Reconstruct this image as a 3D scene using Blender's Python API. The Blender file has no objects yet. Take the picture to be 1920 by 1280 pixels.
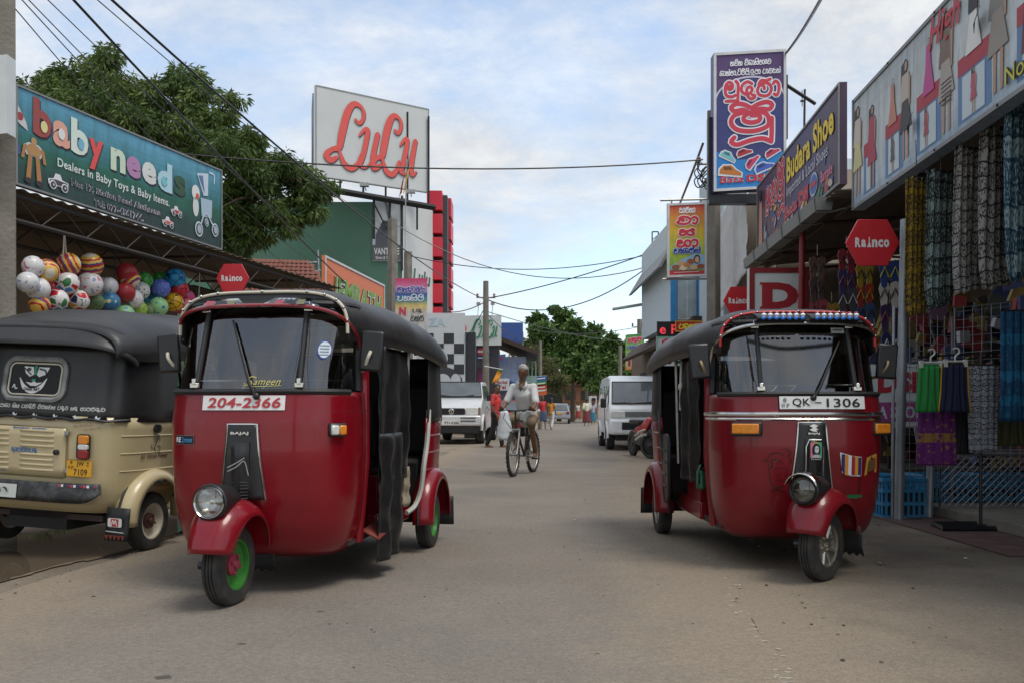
import bpy, bmesh, math, random
from mathutils import Vector, Matrix, noise
random.seed(7)
R = math.radians
scene = bpy.context.scene
COL = scene.collection

# ------------------------------------------------------------------ camera, sky, sun, exposure
cam_d = bpy.data.cameras.new('camera')
cam = bpy.data.objects.new('camera', cam_d)
COL.objects.link(cam)
cam.location = (0, 0, 1.0)
cam.rotation_euler = (R(90), 0, 0)
cam_d.sensor_width = 36.0
cam_d.lens = 36.0 * 1650 / 1920
cam_d.shift_y = 128 / 1920
cam_d.clip_start = 0.05
cam_d.clip_end = 3000
scene.camera = cam

SUN_EL, SUN_AZ = R(64), R(128)
world = bpy.data.worlds.new('World')
scene.world = world
world.use_nodes = True
wn, wl = world.node_tree.nodes, world.node_tree.links
wn.clear()
w_out = wn.new('ShaderNodeOutputWorld')
w_bg = wn.new('ShaderNodeBackground')
w_bg.inputs['Strength'].default_value = 0.1
sky = wn.new('ShaderNodeTexSky')
sky.sky_type = 'NISHITA'
sky.sun_disc = False
sky.sun_elevation = SUN_EL
sky.sun_rotation = SUN_AZ
sky.air_density = 1.0
sky.dust_density = 0.6
tc = wn.new('ShaderNodeTexCoord')
sep = wn.new('ShaderNodeSeparateXYZ')
wl.new(tc.outputs['Generated'], sep.inputs[0])
def wmath(op, a, b, clamp=False):
    n = wn.new('ShaderNodeMath'); n.operation = op; n.use_clamp = clamp
    for i, x in enumerate((a, b)):
        if x is None: continue
        if isinstance(x, (int, float)): n.inputs[i].default_value = x
        else: wl.new(x, n.inputs[i])
    return n.outputs[0]
zz = wmath('ADD', wmath('MAXIMUM', sep.outputs[2], 0.0), 0.30)
cu = wmath('DIVIDE', sep.outputs[0], zz)
cv = wmath('DIVIDE', sep.outputs[1], zz)
comb = wn.new('ShaderNodeCombineXYZ')
wl.new(cu, comb.inputs[0]); wl.new(cv, comb.inputs[1])
def wnoise(scale, detail, rough, off, dist=0.0):
    mp = wn.new('ShaderNodeMapping'); mp.inputs['Location'].default_value = off
    mp.inputs['Rotation'].default_value = (0, 0, R(24)); mp.inputs['Scale'].default_value = (1.0, 1.15, 1)
    wl.new(comb.outputs[0], mp.inputs[0])
    n = wn.new('ShaderNodeTexNoise'); n.inputs['Scale'].default_value = scale
    n.inputs['Detail'].default_value = detail; n.inputs['Roughness'].default_value = rough
    n.inputs['Distortion'].default_value = dist
    wl.new(mp.outputs[0], n.inputs['Vector']); return n.outputs[0]
n1 = wnoise(0.95, 12, 0.60, (3.1, 1.2, 0), 0.3)
n2 = wnoise(2.9, 12, 0.68, (7.7, 2.3, 0), 0.2)
ramp = wn.new('ShaderNodeValToRGB')
ramp.color_ramp.elements[0].position = 0.40; ramp.color_ramp.elements[0].color = (0.30, 0.30, 0.30, 1)
ramp.color_ramp.elements[1].position = 0.555; ramp.color_ramp.elements[1].color = (1, 1, 1, 1)
wl.new(wmath('ADD', wmath('MULTIPLY', n1, 0.68), wmath('MULTIPLY', n2, 0.32)), ramp.inputs[0])
ramp2 = wn.new('ShaderNodeValToRGB')      # thick cloud bases a little greyer than the thin bright ones
ramp2.color_ramp.elements[0].position = 0.35; ramp2.color_ramp.elements[0].color = (5.1, 5.4, 5.8, 1)
ramp2.color_ramp.elements[1].position = 0.66; ramp2.color_ramp.elements[1].color = (7.9, 8.0, 8.1, 1)
wl.new(n2, ramp2.inputs[0])
mix = wn.new('ShaderNodeMix'); mix.data_type = 'RGBA'
wl.new(ramp.outputs[0], mix.inputs[0])
mulc = wn.new('ShaderNodeMix'); mulc.data_type = 'RGBA'; mulc.blend_type = 'MULTIPLY'; mulc.inputs[0].default_value = 1
wl.new(sky.outputs[0], mulc.inputs[6]); mulc.inputs[7].default_value = (2.3, 2.3, 2.2, 1)
wl.new(mulc.outputs[2], mix.inputs[6])
wl.new(ramp2.outputs[0], mix.inputs[7])
wl.new(mix.outputs[2], w_bg.inputs[0])
wl.new(w_bg.outputs[0], w_out.inputs[0])

sun_d = bpy.data.lights.new('sun', 'SUN')
sun_d.energy = 1.7
sun_d.angle = R(24)
sun_d.color = (1.0, 0.95, 0.87)
sun = bpy.data.objects.new('sun', sun_d)
COL.objects.link(sun)
# Nishita: rotation measured from +Y towards +X
sdir = Vector((math.sin(SUN_AZ) * math.cos(SUN_EL), math.cos(SUN_AZ) * math.cos(SUN_EL), math.sin(SUN_EL)))
sun.rotation_euler = (-sdir).to_track_quat('-Z', 'Y').to_euler()
sun.location = (0, 0, 30)

scene.view_settings.view_transform = 'Standard'
scene.view_settings.look = 'None'
scene.view_settings.exposure = 0.27
scene.view_settings.gamma = 1.0
scene.view_settings.use_curve_mapping = False
scene.cycles.max_bounces = 6
scene.cycles.transparent_max_bounces = 12

# ------------------------------------------------------------------ helpers
F, CX, HY = 1650.0, 960.0, 768.0
def at(px, py, Y): return Vector(((px - CX) * Y / F, Y, 1.0 - (py - HY) * Y / F))   # a place seen in the photograph at depth Y
def gp(px, py):
    Y = F / (py - HY); return Vector(((px - CX) * Y / F, Y, 0.0))
def C(r, g, b):
    f = lambda c: (c / 255 / 12.92) if c / 255 <= 0.04045 else ((c / 255 + 0.055) / 1.055) ** 2.4
    return (f(r), f(g), f(b))

MC = {}
def nodes_of(name):
    m = bpy.data.materials.new(name); m.use_nodes = True
    nt = m.node_tree; b = nt.nodes['Principled BSDF']
    return m, nt, nt.nodes, nt.links, b
def pm(name, col, rough=0.5, metal=0.0, var=0.12, scale=6.0, bump=0.0, bscale=None, coat=0.0, dirt=0.0, dirtcol=(0.20, 0.16, 0.12), spec=0.5, detail=5, emit=0.0):
    key = (name, tuple(round(c, 4) for c in col), rough, metal, var, scale, bump, bscale, coat, dirt, spec, emit)
    if key in MC: return MC[key]
    m, nt, N, L, b = nodes_of(name)
    t = N.new('ShaderNodeTexCoord')
    n = N.new('ShaderNodeTexNoise'); n.inputs['Scale'].default_value = scale; n.inputs['Detail'].default_value = detail
    L.new(t.outputs['Object'], n.inputs['Vector'])
    cr = N.new('ShaderNodeValToRGB')
    cr.color_ramp.elements[0].position = 0.3; cr.color_ramp.elements[1].position = 0.7
    cr.color_ramp.elements[0].color = tuple(max(0, c * (1 - var)) for c in col) + (1,)
    cr.color_ramp.elements[1].color = tuple(min(1, c * (1 + var)) for c in col) + (1,)
    L.new(n.outputs[0], cr.inputs[0])
    out = cr.outputs[0]
    if dirt > 0:
        n2 = N.new('ShaderNodeTexNoise'); n2.inputs['Scale'].default_value = scale * 0.6; n2.inputs['Detail'].default_value = 8
        n2.inputs['Roughness'].default_value = 0.7
        L.new(t.outputs['Object'], n2.inputs['Vector'])
        r2 = N.new('ShaderNodeValToRGB'); r2.color_ramp.elements[0].position = 0.42; r2.color_ramp.elements[1].position = 0.78
        r2.color_ramp.elements[1].color = (dirt, dirt, dirt, 1)
        L.new(n2.outputs[0], r2.inputs[0])
        mx = N.new('ShaderNodeMix'); mx.data_type = 'RGBA'
        L.new(r2.outputs[0], mx.inputs[0]); L.new(out, mx.inputs[6]); mx.inputs[7].default_value = tuple(dirtcol) + (1,)
        out = mx.outputs[2]
    L.new(out, b.inputs['Base Color'])
    b.inputs['Metallic'].default_value = metal
    b.inputs['Specular IOR Level'].default_value = spec
    rr = N.new('ShaderNodeMapRange'); rr.inputs[3].default_value = max(0.02, rough * 0.8); rr.inputs[4].default_value = min(1, rough * 1.2)
    L.new(n.outputs[0], rr.inputs[0]); L.new(rr.outputs[0], b.inputs['Roughness'])
    if coat: b.inputs['Coat Weight'].default_value = coat; b.inputs['Coat Roughness'].default_value = 0.07
    if emit:
        L.new(out, b.inputs['Emission Color']); b.inputs['Emission Strength'].default_value = emit
    if bump:
        nb = N.new('ShaderNodeTexNoise'); nb.inputs['Scale'].default_value = bscale or scale * 6; nb.inputs['Detail'].default_value = 6
        L.new(t.outputs['Object'], nb.inputs['Vector'])
        bp = N.new('ShaderNodeBump'); bp.inputs['Strength'].default_value = bump; bp.inputs['Distance'].default_value = 0.02
        L.new(nb.outputs[0], bp.inputs['Height']); L.new(bp.outputs[0], b.inputs['Normal'])
    MC[key] = m
    return m
def ink(r, g, b): return pm('print_ink', C(r, g, b), rough=0.55, var=0.05, scale=3)
def glass(name='tinted_glass', tint=(0.8, 0.84, 0.84), f0=0.06):
    k = (name, tint, f0)
    if k in MC: return MC[k]
    m, nt, N, L, b = nodes_of(name)
    N.remove(b); o = N['Material Output']
    tr = N.new('ShaderNodeBsdfTransparent'); tr.inputs[0].default_value = tint + (1,)
    gl = N.new('ShaderNodeBsdfGlossy'); gl.inputs['Roughness'].default_value = 0.03; gl.inputs[0].default_value = (1, 1, 1, 1)
    fr = N.new('ShaderNodeLayerWeight'); fr.inputs[0].default_value = 0.22
    mr = N.new('ShaderNodeMapRange'); mr.inputs[3].default_value = f0; mr.inputs[4].default_value = 0.9
    L.new(fr.outputs['Fresnel'], mr.inputs[0])
    mx = N.new('ShaderNodeMixShader')
    L.new(mr.outputs[0], mx.inputs[0]); L.new(tr.outputs[0], mx.inputs[1]); L.new(gl.outputs[0], mx.inputs[2])
    L.new(mx.outputs[0], o.inputs[0])
    MC[k] = m
    return m
def grad(name, stops, axis=2, rough=0.5, streak=0.0):
    """printed background whose colour runs over the sheet (Generated coordinates)"""
    m, nt, N, L, b = nodes_of(name)
    t = N.new('ShaderNodeTexCoord'); s = N.new('ShaderNodeSeparateXYZ'); L.new(t.outputs['Generated'], s.inputs[0])
    cr = N.new('ShaderNodeValToRGB')
    e = cr.color_ramp.elements
    while len(e) < len(stops): e.new(0.5)
    for i, (p, c) in enumerate(stops): e[i].position = p; e[i].color = tuple(c) + (1,)
    fac = s.outputs[axis]
    if streak:
        mp = N.new('ShaderNodeMapping'); mp.inputs['Scale'].default_value = (1.5, 1.5, 14); L.new(t.outputs['Generated'], mp.inputs[0])
        n = N.new('ShaderNodeTexNoise'); n.inputs['Scale'].default_value = 2; L.new(mp.outputs[0], n.inputs['Vector'])
        ma = N.new('ShaderNodeMath'); ma.operation = 'MULTIPLY_ADD'; ma.inputs[1].default_value = streak
        L.new(n.outputs[0], ma.inputs[0]); L.new(fac, ma.inputs[2])
        mb = N.new('ShaderNodeMath'); mb.operation = 'SUBTRACT'; mb.inputs[1].default_value = streak / 2; L.new(ma.outputs[0], mb.inputs[0]); fac = mb.outputs[0]
    mg = N.new('ShaderNodeMapping'); mg.inputs['Scale'].default_value = (7, 7, 1.2); L.new(t.outputs['Object'], mg.inputs[0])
    ng = N.new('ShaderNodeTexNoise'); ng.inputs['Scale'].default_value = 1.6; ng.inputs['Detail'].default_value = 8; ng.inputs['Roughness'].default_value = .65; L.new(mg.outputs[0], ng.inputs['Vector'])
    gr = N.new('ShaderNodeValToRGB'); gr.color_ramp.elements[0].position = .34; gr.color_ramp.elements[1].position = .6; gr.color_ramp.elements[0].color = (.70, .68, .64, 1); L.new(ng.outputs[0], gr.inputs[0])
    gm = N.new('ShaderNodeMix'); gm.data_type = 'RGBA'; gm.blend_type = 'MULTIPLY'; gm.inputs[0].default_value = 1      # rain streaks and grime
    L.new(fac, cr.inputs[0]); L.new(cr.outputs[0], gm.inputs[6]); L.new(gr.outputs[0], gm.inputs[7]); L.new(gm.outputs[2], b.inputs['Base Color'])
    b.inputs['Roughness'].default_value = rough
    return m

def cr_pts(pts, k=4, closed=False):
    """Catmull-Rom through the points"""
    P = [Vector(p) for p in pts]; n = len(P); out = []
    if n < 3: return P
    rng = range(n) if closed else range(n - 1)
    for i in rng:
        p0 = P[(i - 1) % n] if closed or i > 0 else P[0] * 2 - P[1]
        p1, p2 = P[i], P[(i + 1) % n]
        p3 = P[(i + 2) % n] if closed or i + 2 < n else P[-1] * 2 - P[-2]
        for j in range(k):
            t = j / k
            out.append(0.5 * ((2 * p1) + (p2 - p0) * t + (2 * p0 - 5 * p1 + 4 * p2 - p3) * t * t + (3 * p1 - p0 - 3 * p2 + p3) * t ** 3))
    if not closed: out.append(P[-1])
    return out

class MB:
    def __init__(s): s.v = []; s.f = []; s.fm = []; s.mats = []; s.cur = 0; s.T = None
    def use(s, mat):
        if mat not in s.mats: s.mats.append(mat)
        s.cur = s.mats.index(mat); return s
    def add(s, vs, fs):
        o = len(s.v)
        if s.T is not None: vs = [s.T @ Vector(p) for p in vs]
        s.v += [tuple(p) for p in vs]
        s.f += [tuple(i + o for i in f) for f in fs]; s.fm += [s.cur] * len(fs); return s
    def box(s, c, d, rot=None):
        c = Vector(c); hx, hy, hz = d[0] / 2, d[1] / 2, d[2] / 2
        vs = [Vector((x * hx, y * hy, z * hz)) for x in (-1, 1) for y in (-1, 1) for z in (-1, 1)]
        if rot is not None: vs = [rot @ p for p in vs]
        return s.add([c + p for p in vs], [(0, 1, 3, 2), (4, 6, 7, 5), (0, 4, 5, 1), (2, 3, 7, 6), (0, 2, 6, 4), (1, 5, 7, 3)])
    def bx(s, x0, x1, y0, y1, z0, z1): return s.box(((x0 + x1) / 2, (y0 + y1) / 2, (z0 + z1) / 2), (abs(x1 - x0), abs(y1 - y0), abs(z1 - z0)))
    def tube(s, pts, r, n=8, closed=False, caps=True):
        P = [Vector(p) for p in pts]; m = len(P)
        rr = r if isinstance(r, (list, tuple)) else [r] * m
        vs = []; up = None
        for i in range(m):
            a = P[(i - 1) % m] if closed or i else P[0]; b = P[(i + 1) % m] if closed or i < m - 1 else P[-1]
            t = (b - a)
            if t.length < 1e-9: t = Vector((0, 0, 1))
            t.normalize()
            if up is None: up = Vector((0, 0, 1)) if abs(t.z) < 0.9 else Vector((1, 0, 0))
            x = t.cross(up)
            if x.length < 1e-6: x = t.orthogonal()
            x.normalize(); up = x.cross(t).normalized()
            for k in range(n):
                an = 2 * math.pi * k / n
                vs.append(P[i] + (x * math.cos(an) + up * math.sin(an)) * rr[i])
        fs = []
        for i in range(m if closed else m - 1):
            j = (i + 1) % m
            for k in range(n): fs.append((i * n + k, i * n + (k + 1) % n, j * n + (k + 1) % n, j * n + k))
        if caps and not closed: fs += [tuple(range(n))[::-1], tuple((m - 1) * n + k for k in range(n))]
        return s.add(vs, fs)
    def lathe(s, prof, c=(0, 0, 0), axis=(0, 0, 1), n=24, closed=False):
        c = Vector(c); a = Vector(axis).normalized(); x = a.orthogonal().normalized(); y = a.cross(x); m = len(prof)
        vs = [c + a * t + (x * math.cos(2 * math.pi * k / n) + y * math.sin(2 * math.pi * k / n)) * r for r, t in prof for k in range(n)]
        fs = []
        for i in range(m if closed else m - 1):
            j = (i + 1) % m
            for k in range(n): fs.append((i * n + k, i * n + (k + 1) % n, j * n + (k + 1) % n, j * n + k))
        return s.add(vs, fs)
    def sphere(s, c, r, nu=16, nv=10, rot=None):
        c = Vector(c); r = (r, r, r) if isinstance(r, (int, float)) else r
        vs = []
        for j in range(nv + 1):
            th = math.pi * j / nv
            for i in range(nu):
                ph = 2 * math.pi * i / nu
                p = Vector((r[0] * math.sin(th) * math.cos(ph), r[1] * math.sin(th) * math.sin(ph), r[2] * math.cos(th)))
                vs.append(c + (rot @ p if rot is not None else p))
        fs = [(j * nu + i, (j + 1) * nu + i, (j + 1) * nu + (i + 1) % nu, j * nu + (i + 1) % nu) for j in range(nv) for i in range(nu)]
        return s.add(vs, fs)
    def limb(s, a, b, ra, rb, n=10):
        """closed tapered capsule"""
        a, b = Vector(a), Vector(b); d = (b - a); L = d.length
        d.normalize(); pts = []; rad = []
        for k in range(4):
            t = math.pi / 2 * (1 - k / 3); pts.append(a - d * ra * math.sin(t)); rad.append(max(ra * math.cos(t), 1e-3))
        for k in range(4):
            t = math.pi / 2 * k / 3; pts.append(b + d * rb * math.sin(t)); rad.append(max(rb * math.cos(t), 1e-3))
        return s.tube(pts, rad, n)
    def grid(s, fn, nu, nv):
        vs = [fn(i / nu, j / nv) for j in range(nv + 1) for i in range(nu + 1)]
        w = nu + 1
        return s.add(vs, [(j * w + i, j * w + i + 1, (j + 1) * w + i + 1, (j + 1) * w + i) for j in range(nv) for i in range(nu)])
    def prism(s, pts, o, u, v, d):
        """polygon pts in the plane (o, u, v), extruded along vector d"""
        o, u, v, d = Vector(o), Vector(u), Vector(v), Vector(d); n = len(pts)
        a = [o + u * p[0] + v * p[1] for p in pts]
        return s.add(a + [p + d for p in a], [tuple(range(n))[::-1], tuple(range(n, 2 * n))] + [(i, (i + 1) % n, n + (i + 1) % n, n + i) for i in range(n)])
    def mesh(s, name, mat=None, smooth=35):
        me = bpy.data.meshes.new(name)
        me.from_pydata(s.v, [], s.f)
        if mat is not None and not s.mats: me.materials.append(mat)
        else:
            for m in s.mats: me.materials.append(m)
            me.polygons.foreach_set('material_index', s.fm)
        if smooth:
            me.polygons.foreach_set('use_smooth', [True] * len(me.polygons))
            me.update()
            me.set_sharp_from_angle(angle=R(smooth))
        me.update()
        return me
    def build(s, name, mat=None, parent=None, smooth=35, bevel=0, solid=0, subsurf=0, recalc=True, loc=None, label=None, cat=None, group=None, kind=None):
        me = s.mesh(name, mat, smooth)
        if recalc and not solid and len(me.polygons) < 40000:
            bm = bmesh.new(); bm.from_mesh(me); bmesh.ops.recalc_face_normals(bm, faces=bm.faces); bm.to_mesh(me); bm.free()
            if smooth: me.set_sharp_from_angle(angle=R(smooth))
        o = bpy.data.objects.new(name, me); COL.objects.link(o)
        if parent: o.parent = parent
        if loc is not None: o.location = loc
        if solid: md = o.modifiers.new('thickness', 'SOLIDIFY'); md.thickness = solid; md.offset = 0
        if bevel: md = o.modifiers.new('bevel', 'BEVEL'); md.width = bevel; md.segments = 2; md.limit_method = 'ANGLE'; md.angle_limit = R(40)
        if subsurf: md = o.modifiers.new('subsurf', 'SUBSURF'); md.levels = md.render_levels = subsurf
        tag(o, label, cat, group, kind)
        return o
def tag(o, label=None, cat=None, group=None, kind=None):
    if label: o['label'] = label
    if cat: o['category'] = cat
    if group: o['group'] = group
    if kind: o['kind'] = kind
    return o
def thing(name, label, cat, loc=(0, 0, 0), rotz=0.0, group=None, parent=None):
    o = bpy.data.objects.new(name, None); COL.objects.link(o)
    o.location = loc; o.rotation_euler = (0, 0, rotz); o.empty_display_size = 0.2
    return tag(o, label, cat, group)
def dup(root, loc=None, rotz=None, label=None, group=None):
    def cp(o, par):
        c = o.copy(); COL.objects.link(c)
        if par is not None: c.parent = par
        for ch in o.children: cp(ch, c)
        return c
    r = cp(root, None)
    if loc is not None: r.location = loc
    if rotz is not None: r.rotation_euler = (0, 0, rotz)
    if label: r['label'] = label
    if group: r['group'] = group
    return r

# ------------------------------------------------------------------ flat print (lettering, pictures)
TC = {}
def text_mesh(body, bold):
    k = (body, bold)
    if k not in TC:
        c = bpy.data.curves.new('lettering', 'FONT'); c.body = body; c.resolution_u = 3; c.offset = bold; c.space_character = 1.05
        o = bpy.data.objects.new('lettering', c)
        me = bpy.data.meshes.new_from_object(o)
        vs = [(v.co.x, v.co.y) for v in me.vertices]; fs = [tuple(p.vertices) for p in me.polygons]
        bpy.data.objects.remove(o); bpy.data.meshes.remove(me)
        TC[k] = (vs, fs)
    return TC[k]
class Print:
    def __init__(s, fn, step=0.002): s.fn = fn; s.step = step; s.mb = MB()
    def put(s, uv, faces, col, layer):
        s.mb.use(ink(*col) if isinstance(col, tuple) else col)
        s.mb.add([s.fn(u, v, layer * s.step) for u, v in uv], faces)
    def poly(s, pts, col, layer=1): s.put(pts, [tuple(range(len(pts)))], col, layer)
    def rect(s, u0, v0, u1, v1, col, layer=1, nu=1, nv=1):
        uv = [(u0 + (u1 - u0) * i / nu, v0 + (v1 - v0) * j / nv) for j in range(nv + 1) for i in range(nu + 1)]; w = nu + 1
        s.put(uv, [(j * w + i, j * w + i + 1, (j + 1) * w + i + 1, (j + 1) * w + i) for j in range(nv) for i in range(nu)], col, layer)
    def ell(s, u, v, ru, rv, col, layer=1, n=18, rot=0):
        c, d = math.cos(rot), math.sin(rot)
        s.poly([(u + ru * math.cos(2 * math.pi * k / n) * c - rv * math.sin(2 * math.pi * k / n) * d, v + ru * math.cos(2 * math.pi * k / n) * d + rv * math.sin(2 * math.pi * k / n) * c) for k in range(n)], col, layer)
    def stroke(s, pts, w, col, layer=1, k=4, ends=True):
        P = cr_pts([Vector((p[0], p[1], 0)) for p in pts], k); n = len(P)
        W = [w] * n if not isinstance(w, (list, tuple)) else [w[min(int(i / max(1, n - 1) * (len(w) - 1)), len(w) - 2)] * (1 - (i / max(1, n - 1) * (len(w) - 1)) % 1 if i < n - 1 else 0) + w[min(int(i / max(1, n - 1) * (len(w) - 1)), len(w) - 2) + 1] * ((i / max(1, n - 1) * (len(w) - 1)) % 1 if i < n - 1 else 1) for i in range(n)]
        uv = []
        for i in range(n):
            t = (P[min(i + 1, n - 1)] - P[max(i - 1, 0)])
            if t.length < 1e-9: t = Vector((1, 0, 0))
            t.normalize(); nn = Vector((-t.y, t.x, 0)) * W[i] / 2
            uv += [tuple((P[i] + nn)[:2]), tuple((P[i] - nn)[:2])]
        s.mb.use(ink(*col) if isinstance(col, tuple) else col)     # the ribbon climbs a hair along its length so that crossings never share a plane
        s.mb.add([s.fn(u, v, (layer + 0.4 * (i // 2) / n) * s.step) for i, (u, v) in enumerate(uv)], [(2 * i, 2 * i + 1, 2 * i + 3, 2 * i + 2) for i in range(n - 1)])
        if ends:
            for i in (0, n - 1): s.ell(P[i].x, P[i].y, W[i] / 2, W[i] / 2, col, layer + 0.45 + 0.006 * (len(s.mb.f) % 41), n=8)
    def text(s, body, u, v, w, h, col, bold=0.0, shear=0.0, layer=1, rise=0.0):
        vs, fs = text_mesh(body, bold)
        x0 = min(p[0] for p in vs); x1 = max(p[0] for p in vs); y0 = min(p[1] for p in vs); y1 = max(p[1] for p in vs)
        uv = []
        for x, y in vs:
            a, b = (x - x0) / (x1 - x0), (y - y0) / (y1 - y0)
            uv.append((u + a * w + b * h * shear, v + b * h + a * rise))
        s.put(uv, fs, col, layer)
    def sinhala(s, keys, u, v, w, h, col, pen, layer=1, outline=None):
        tot = sum(SIN[k][0] for k in keys); x = u; sc = w / tot
        for k in keys:
            adv, strokes = SIN[k]
            bx = x if adv > 0 else x - last * sc
            for st in strokes:
                q = [(bx + p[0] * (adv if adv > 0 else last) * sc, v + p[1] * h) for p in st]
                if outline: s.stroke(q, pen + outline[1], outline[0], layer, 3)
                s.stroke(q, pen, col, layer + 1.0, 3)
            if adv > 0: last = adv; x += adv * sc
    def build(s, name, parent, label=None): return s.mb.build(name, None, parent, smooth=0, recalc=False, label=label)
def plane(o, u, v, n): 
    o, u, v, n = Vector(o), Vector(u), Vector(v), Vector(n)
    return lambda a, b, h: o + u * a + v * b + n * h
SIN = {
 'ba': (1, [[(.42,.62),(.3,.72),(.22,.6),(.34,.5),(.5,.58),(.5,.8),(.34,.95),(.14,.85),(.06,.5),(.14,.15),(.45,.0),(.8,.12),(.93,.45),(.9,.95)]]),
 'bu': (1, [[(.42,.62),(.3,.72),(.22,.6),(.34,.5),(.5,.58),(.5,.8),(.34,.95),(.14,.85),(.06,.5),(.14,.15),(.45,.06),(.7,.14)], [(.72,1.0),(.86,.8),(.86,.3),(.84,-.2)], [(.1,-.2),(.45,-.2),(.84,-.2)]]),
 'ra': (1, [[(.15,.72),(.3,.95),(.6,.92),(.85,1.0)], [(.3,.72),(.55,.8),(.85,.65),(.93,.35),(.75,.05),(.45,.0),(.15,.12),(.07,.4),(.22,.66),(.45,.6),(.5,.42)]]),
 'da': (1, [[(.72,.78),(.45,.92),(.14,.75),(.07,.4),(.3,.18),(.62,.22),(.74,.46),(.56,.6),(.4,.46),(.44,.1),(.62,-.12),(.86,-.1),(.9,.05),(.74,.1)]]),
 'na': (1, [[(.3,.62),(.16,.66),(.08,.5),(.22,.42),(.38,.55),(.32,.8),(.12,.8)], [(.08,.42),(.08,.12),(.3,.0),(.5,.14),(.55,.5),(.68,.78),(.88,.7),(.95,.4),(.86,.08),(.66,.04),(.64,.24)]]),
 'nna': (1.5, [[(.05,.5),(.05,.15),(.18,.0),(.32,.15),(.34,.55),(.22,.75),(.12,.6),(.24,.45)], [(.34,.4),(.42,.05),(.58,.05),(.6,.5),(.48,.75)], [(.6,.4),(.7,.05),(.9,.05),(.95,.45),(.86,.8),(.7,.7)]]),
 'va': (1, [[(.4,.42),(.52,.5),(.44,.62),(.26,.6),(.2,.78),(.45,.95),(.8,.82),(.94,.45),(.76,.08),(.45,.0),(.14,.1),(.06,.3),(.2,.4)]]),
 'vi': (1, [[(.4,.42),(.52,.5),(.44,.62),(.26,.6),(.2,.78),(.45,.9),(.8,.8),(.94,.45),(.76,.08),(.45,.0),(.14,.1),(.06,.3),(.2,.4)], [(.2,1.0),(.5,1.25),(.85,1.1),(.85,.9)]]),
 'la': (1, [[(.36,.3),(.22,.36),(.1,.2),(.24,.02),(.44,.14),(.46,.45),(.2,.6),(.14,.8),(.36,.95),(.75,.88),(.95,.5),(.86,.12),(.66,.02),(.6,.22)]]),
 'sa': (1.1, [[(.36,.62),(.2,.72),(.08,.55),(.24,.45),(.46,.5),(.7,.62),(.86,.78),(.95,.6),(.8,.5)], [(.14,.4),(.06,.15),(.22,.0),(.4,.1),(.5,.3),(.6,.08),(.8,.0),(.95,.18),(.86,.38)]]),
 'ta': (1, [[(.34,.62),(.2,.72),(.1,.56),(.26,.46),(.4,.6),(.34,.86)], [(.1,.44),(.1,.12),(.42,.0),(.8,.1),(.94,.45),(.8,.8),(.58,.74),(.56,.48),(.72,.4)]]),
 'ka': (1.1, [[(.1,.6),(.26,.9),(.66,.95),(.92,.78)], [(.5,.7),(.48,.35),(.3,.05),(.08,.12),(.1,.4),(.32,.46),(.6,.4),(.86,.46),(.95,.2),(.76,.02),(.56,.2)]]),
 'pa': (.95, [[(.3,.95),(.42,.75),(.2,.66),(.06,.36),(.18,.06),(.5,.0),(.82,.1),(.95,.45),(.84,.85)]]),
 'ma': (1, [[(.3,.95),(.42,.78),(.2,.66),(.06,.36),(.18,.06),(.5,.0),(.82,.1),(.95,.45),(.84,.8),(.64,.8),(.6,.6),(.78,.56)]]),
 'ha': (1.05, [[(.1,.7),(.3,.92),(.46,.7),(.24,.54),(.06,.3),(.2,.04),(.46,.06),(.54,.3),(.64,.06),(.86,.04),(.96,.3),(.84,.62),(.6,.6)]]),
 'lla': (1, [[(.7,.78),(.45,.92),(.14,.75),(.07,.4),(.3,.2),(.62,.24),(.74,.46),(.56,.6)], [(.2,-.15),(.6,-.1),(.9,-.2)]]),
 'ya': (1, [[(.08,.75),(.3,.8),(.3,.5),(.1,.3),(.25,.0),(.6,.0),(.85,.2),(.85,.85)]]),
 'aa': (.5, [[(.1,.72),(.35,.86),(.75,.7),(.8,.3),(.55,.0),(.2,.08)]]),
 'e': (.55, [[(.75,.5),(.45,.62),(.2,.45),(.3,.15),(.65,.08),(.9,.35),(.8,.75),(.5,.92),(.2,.8)]]),
 'i': (0, [[(.15,.9),(.4,1.22),(.8,1.15),(.9,.92)]]),
 'u': (0, [[(.5,-.02),(.8,-.1),(.84,-.28),(.5,-.3)]]),
 'hal': (0, [[(.8,.8),(.92,1.1),(.75,1.2)]]),
 ' ': (.5, []), ',': (.35, [[(.4,.05),(.3,-.12)]]),
 'shu': (1.35, [[(.42,.80),(.3,.86),(.12,.84),(.05,.94),(.18,1.02),(.36,.98),(.5,.9),(.66,.98),(.86,1.02),(.97,.94),(.9,.84),(.72,.86),(.55,.82)], [(.3,.8),(.1,.72),(.05,.55),(.2,.38),(.55,.33),(.85,.42),(.9,.6),(.8,.76),(.55,.8),(.36,.72),(.34,.6),(.5,.54),(.68,.58),(.68,.7),(.5,.72)], [(.96,.62),(.96,.3),(.95,.05)], [(.12,.2),(.05,.1),(.18,.02),(.45,.1),(.75,.14),(.95,.05)]]),
}
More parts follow.
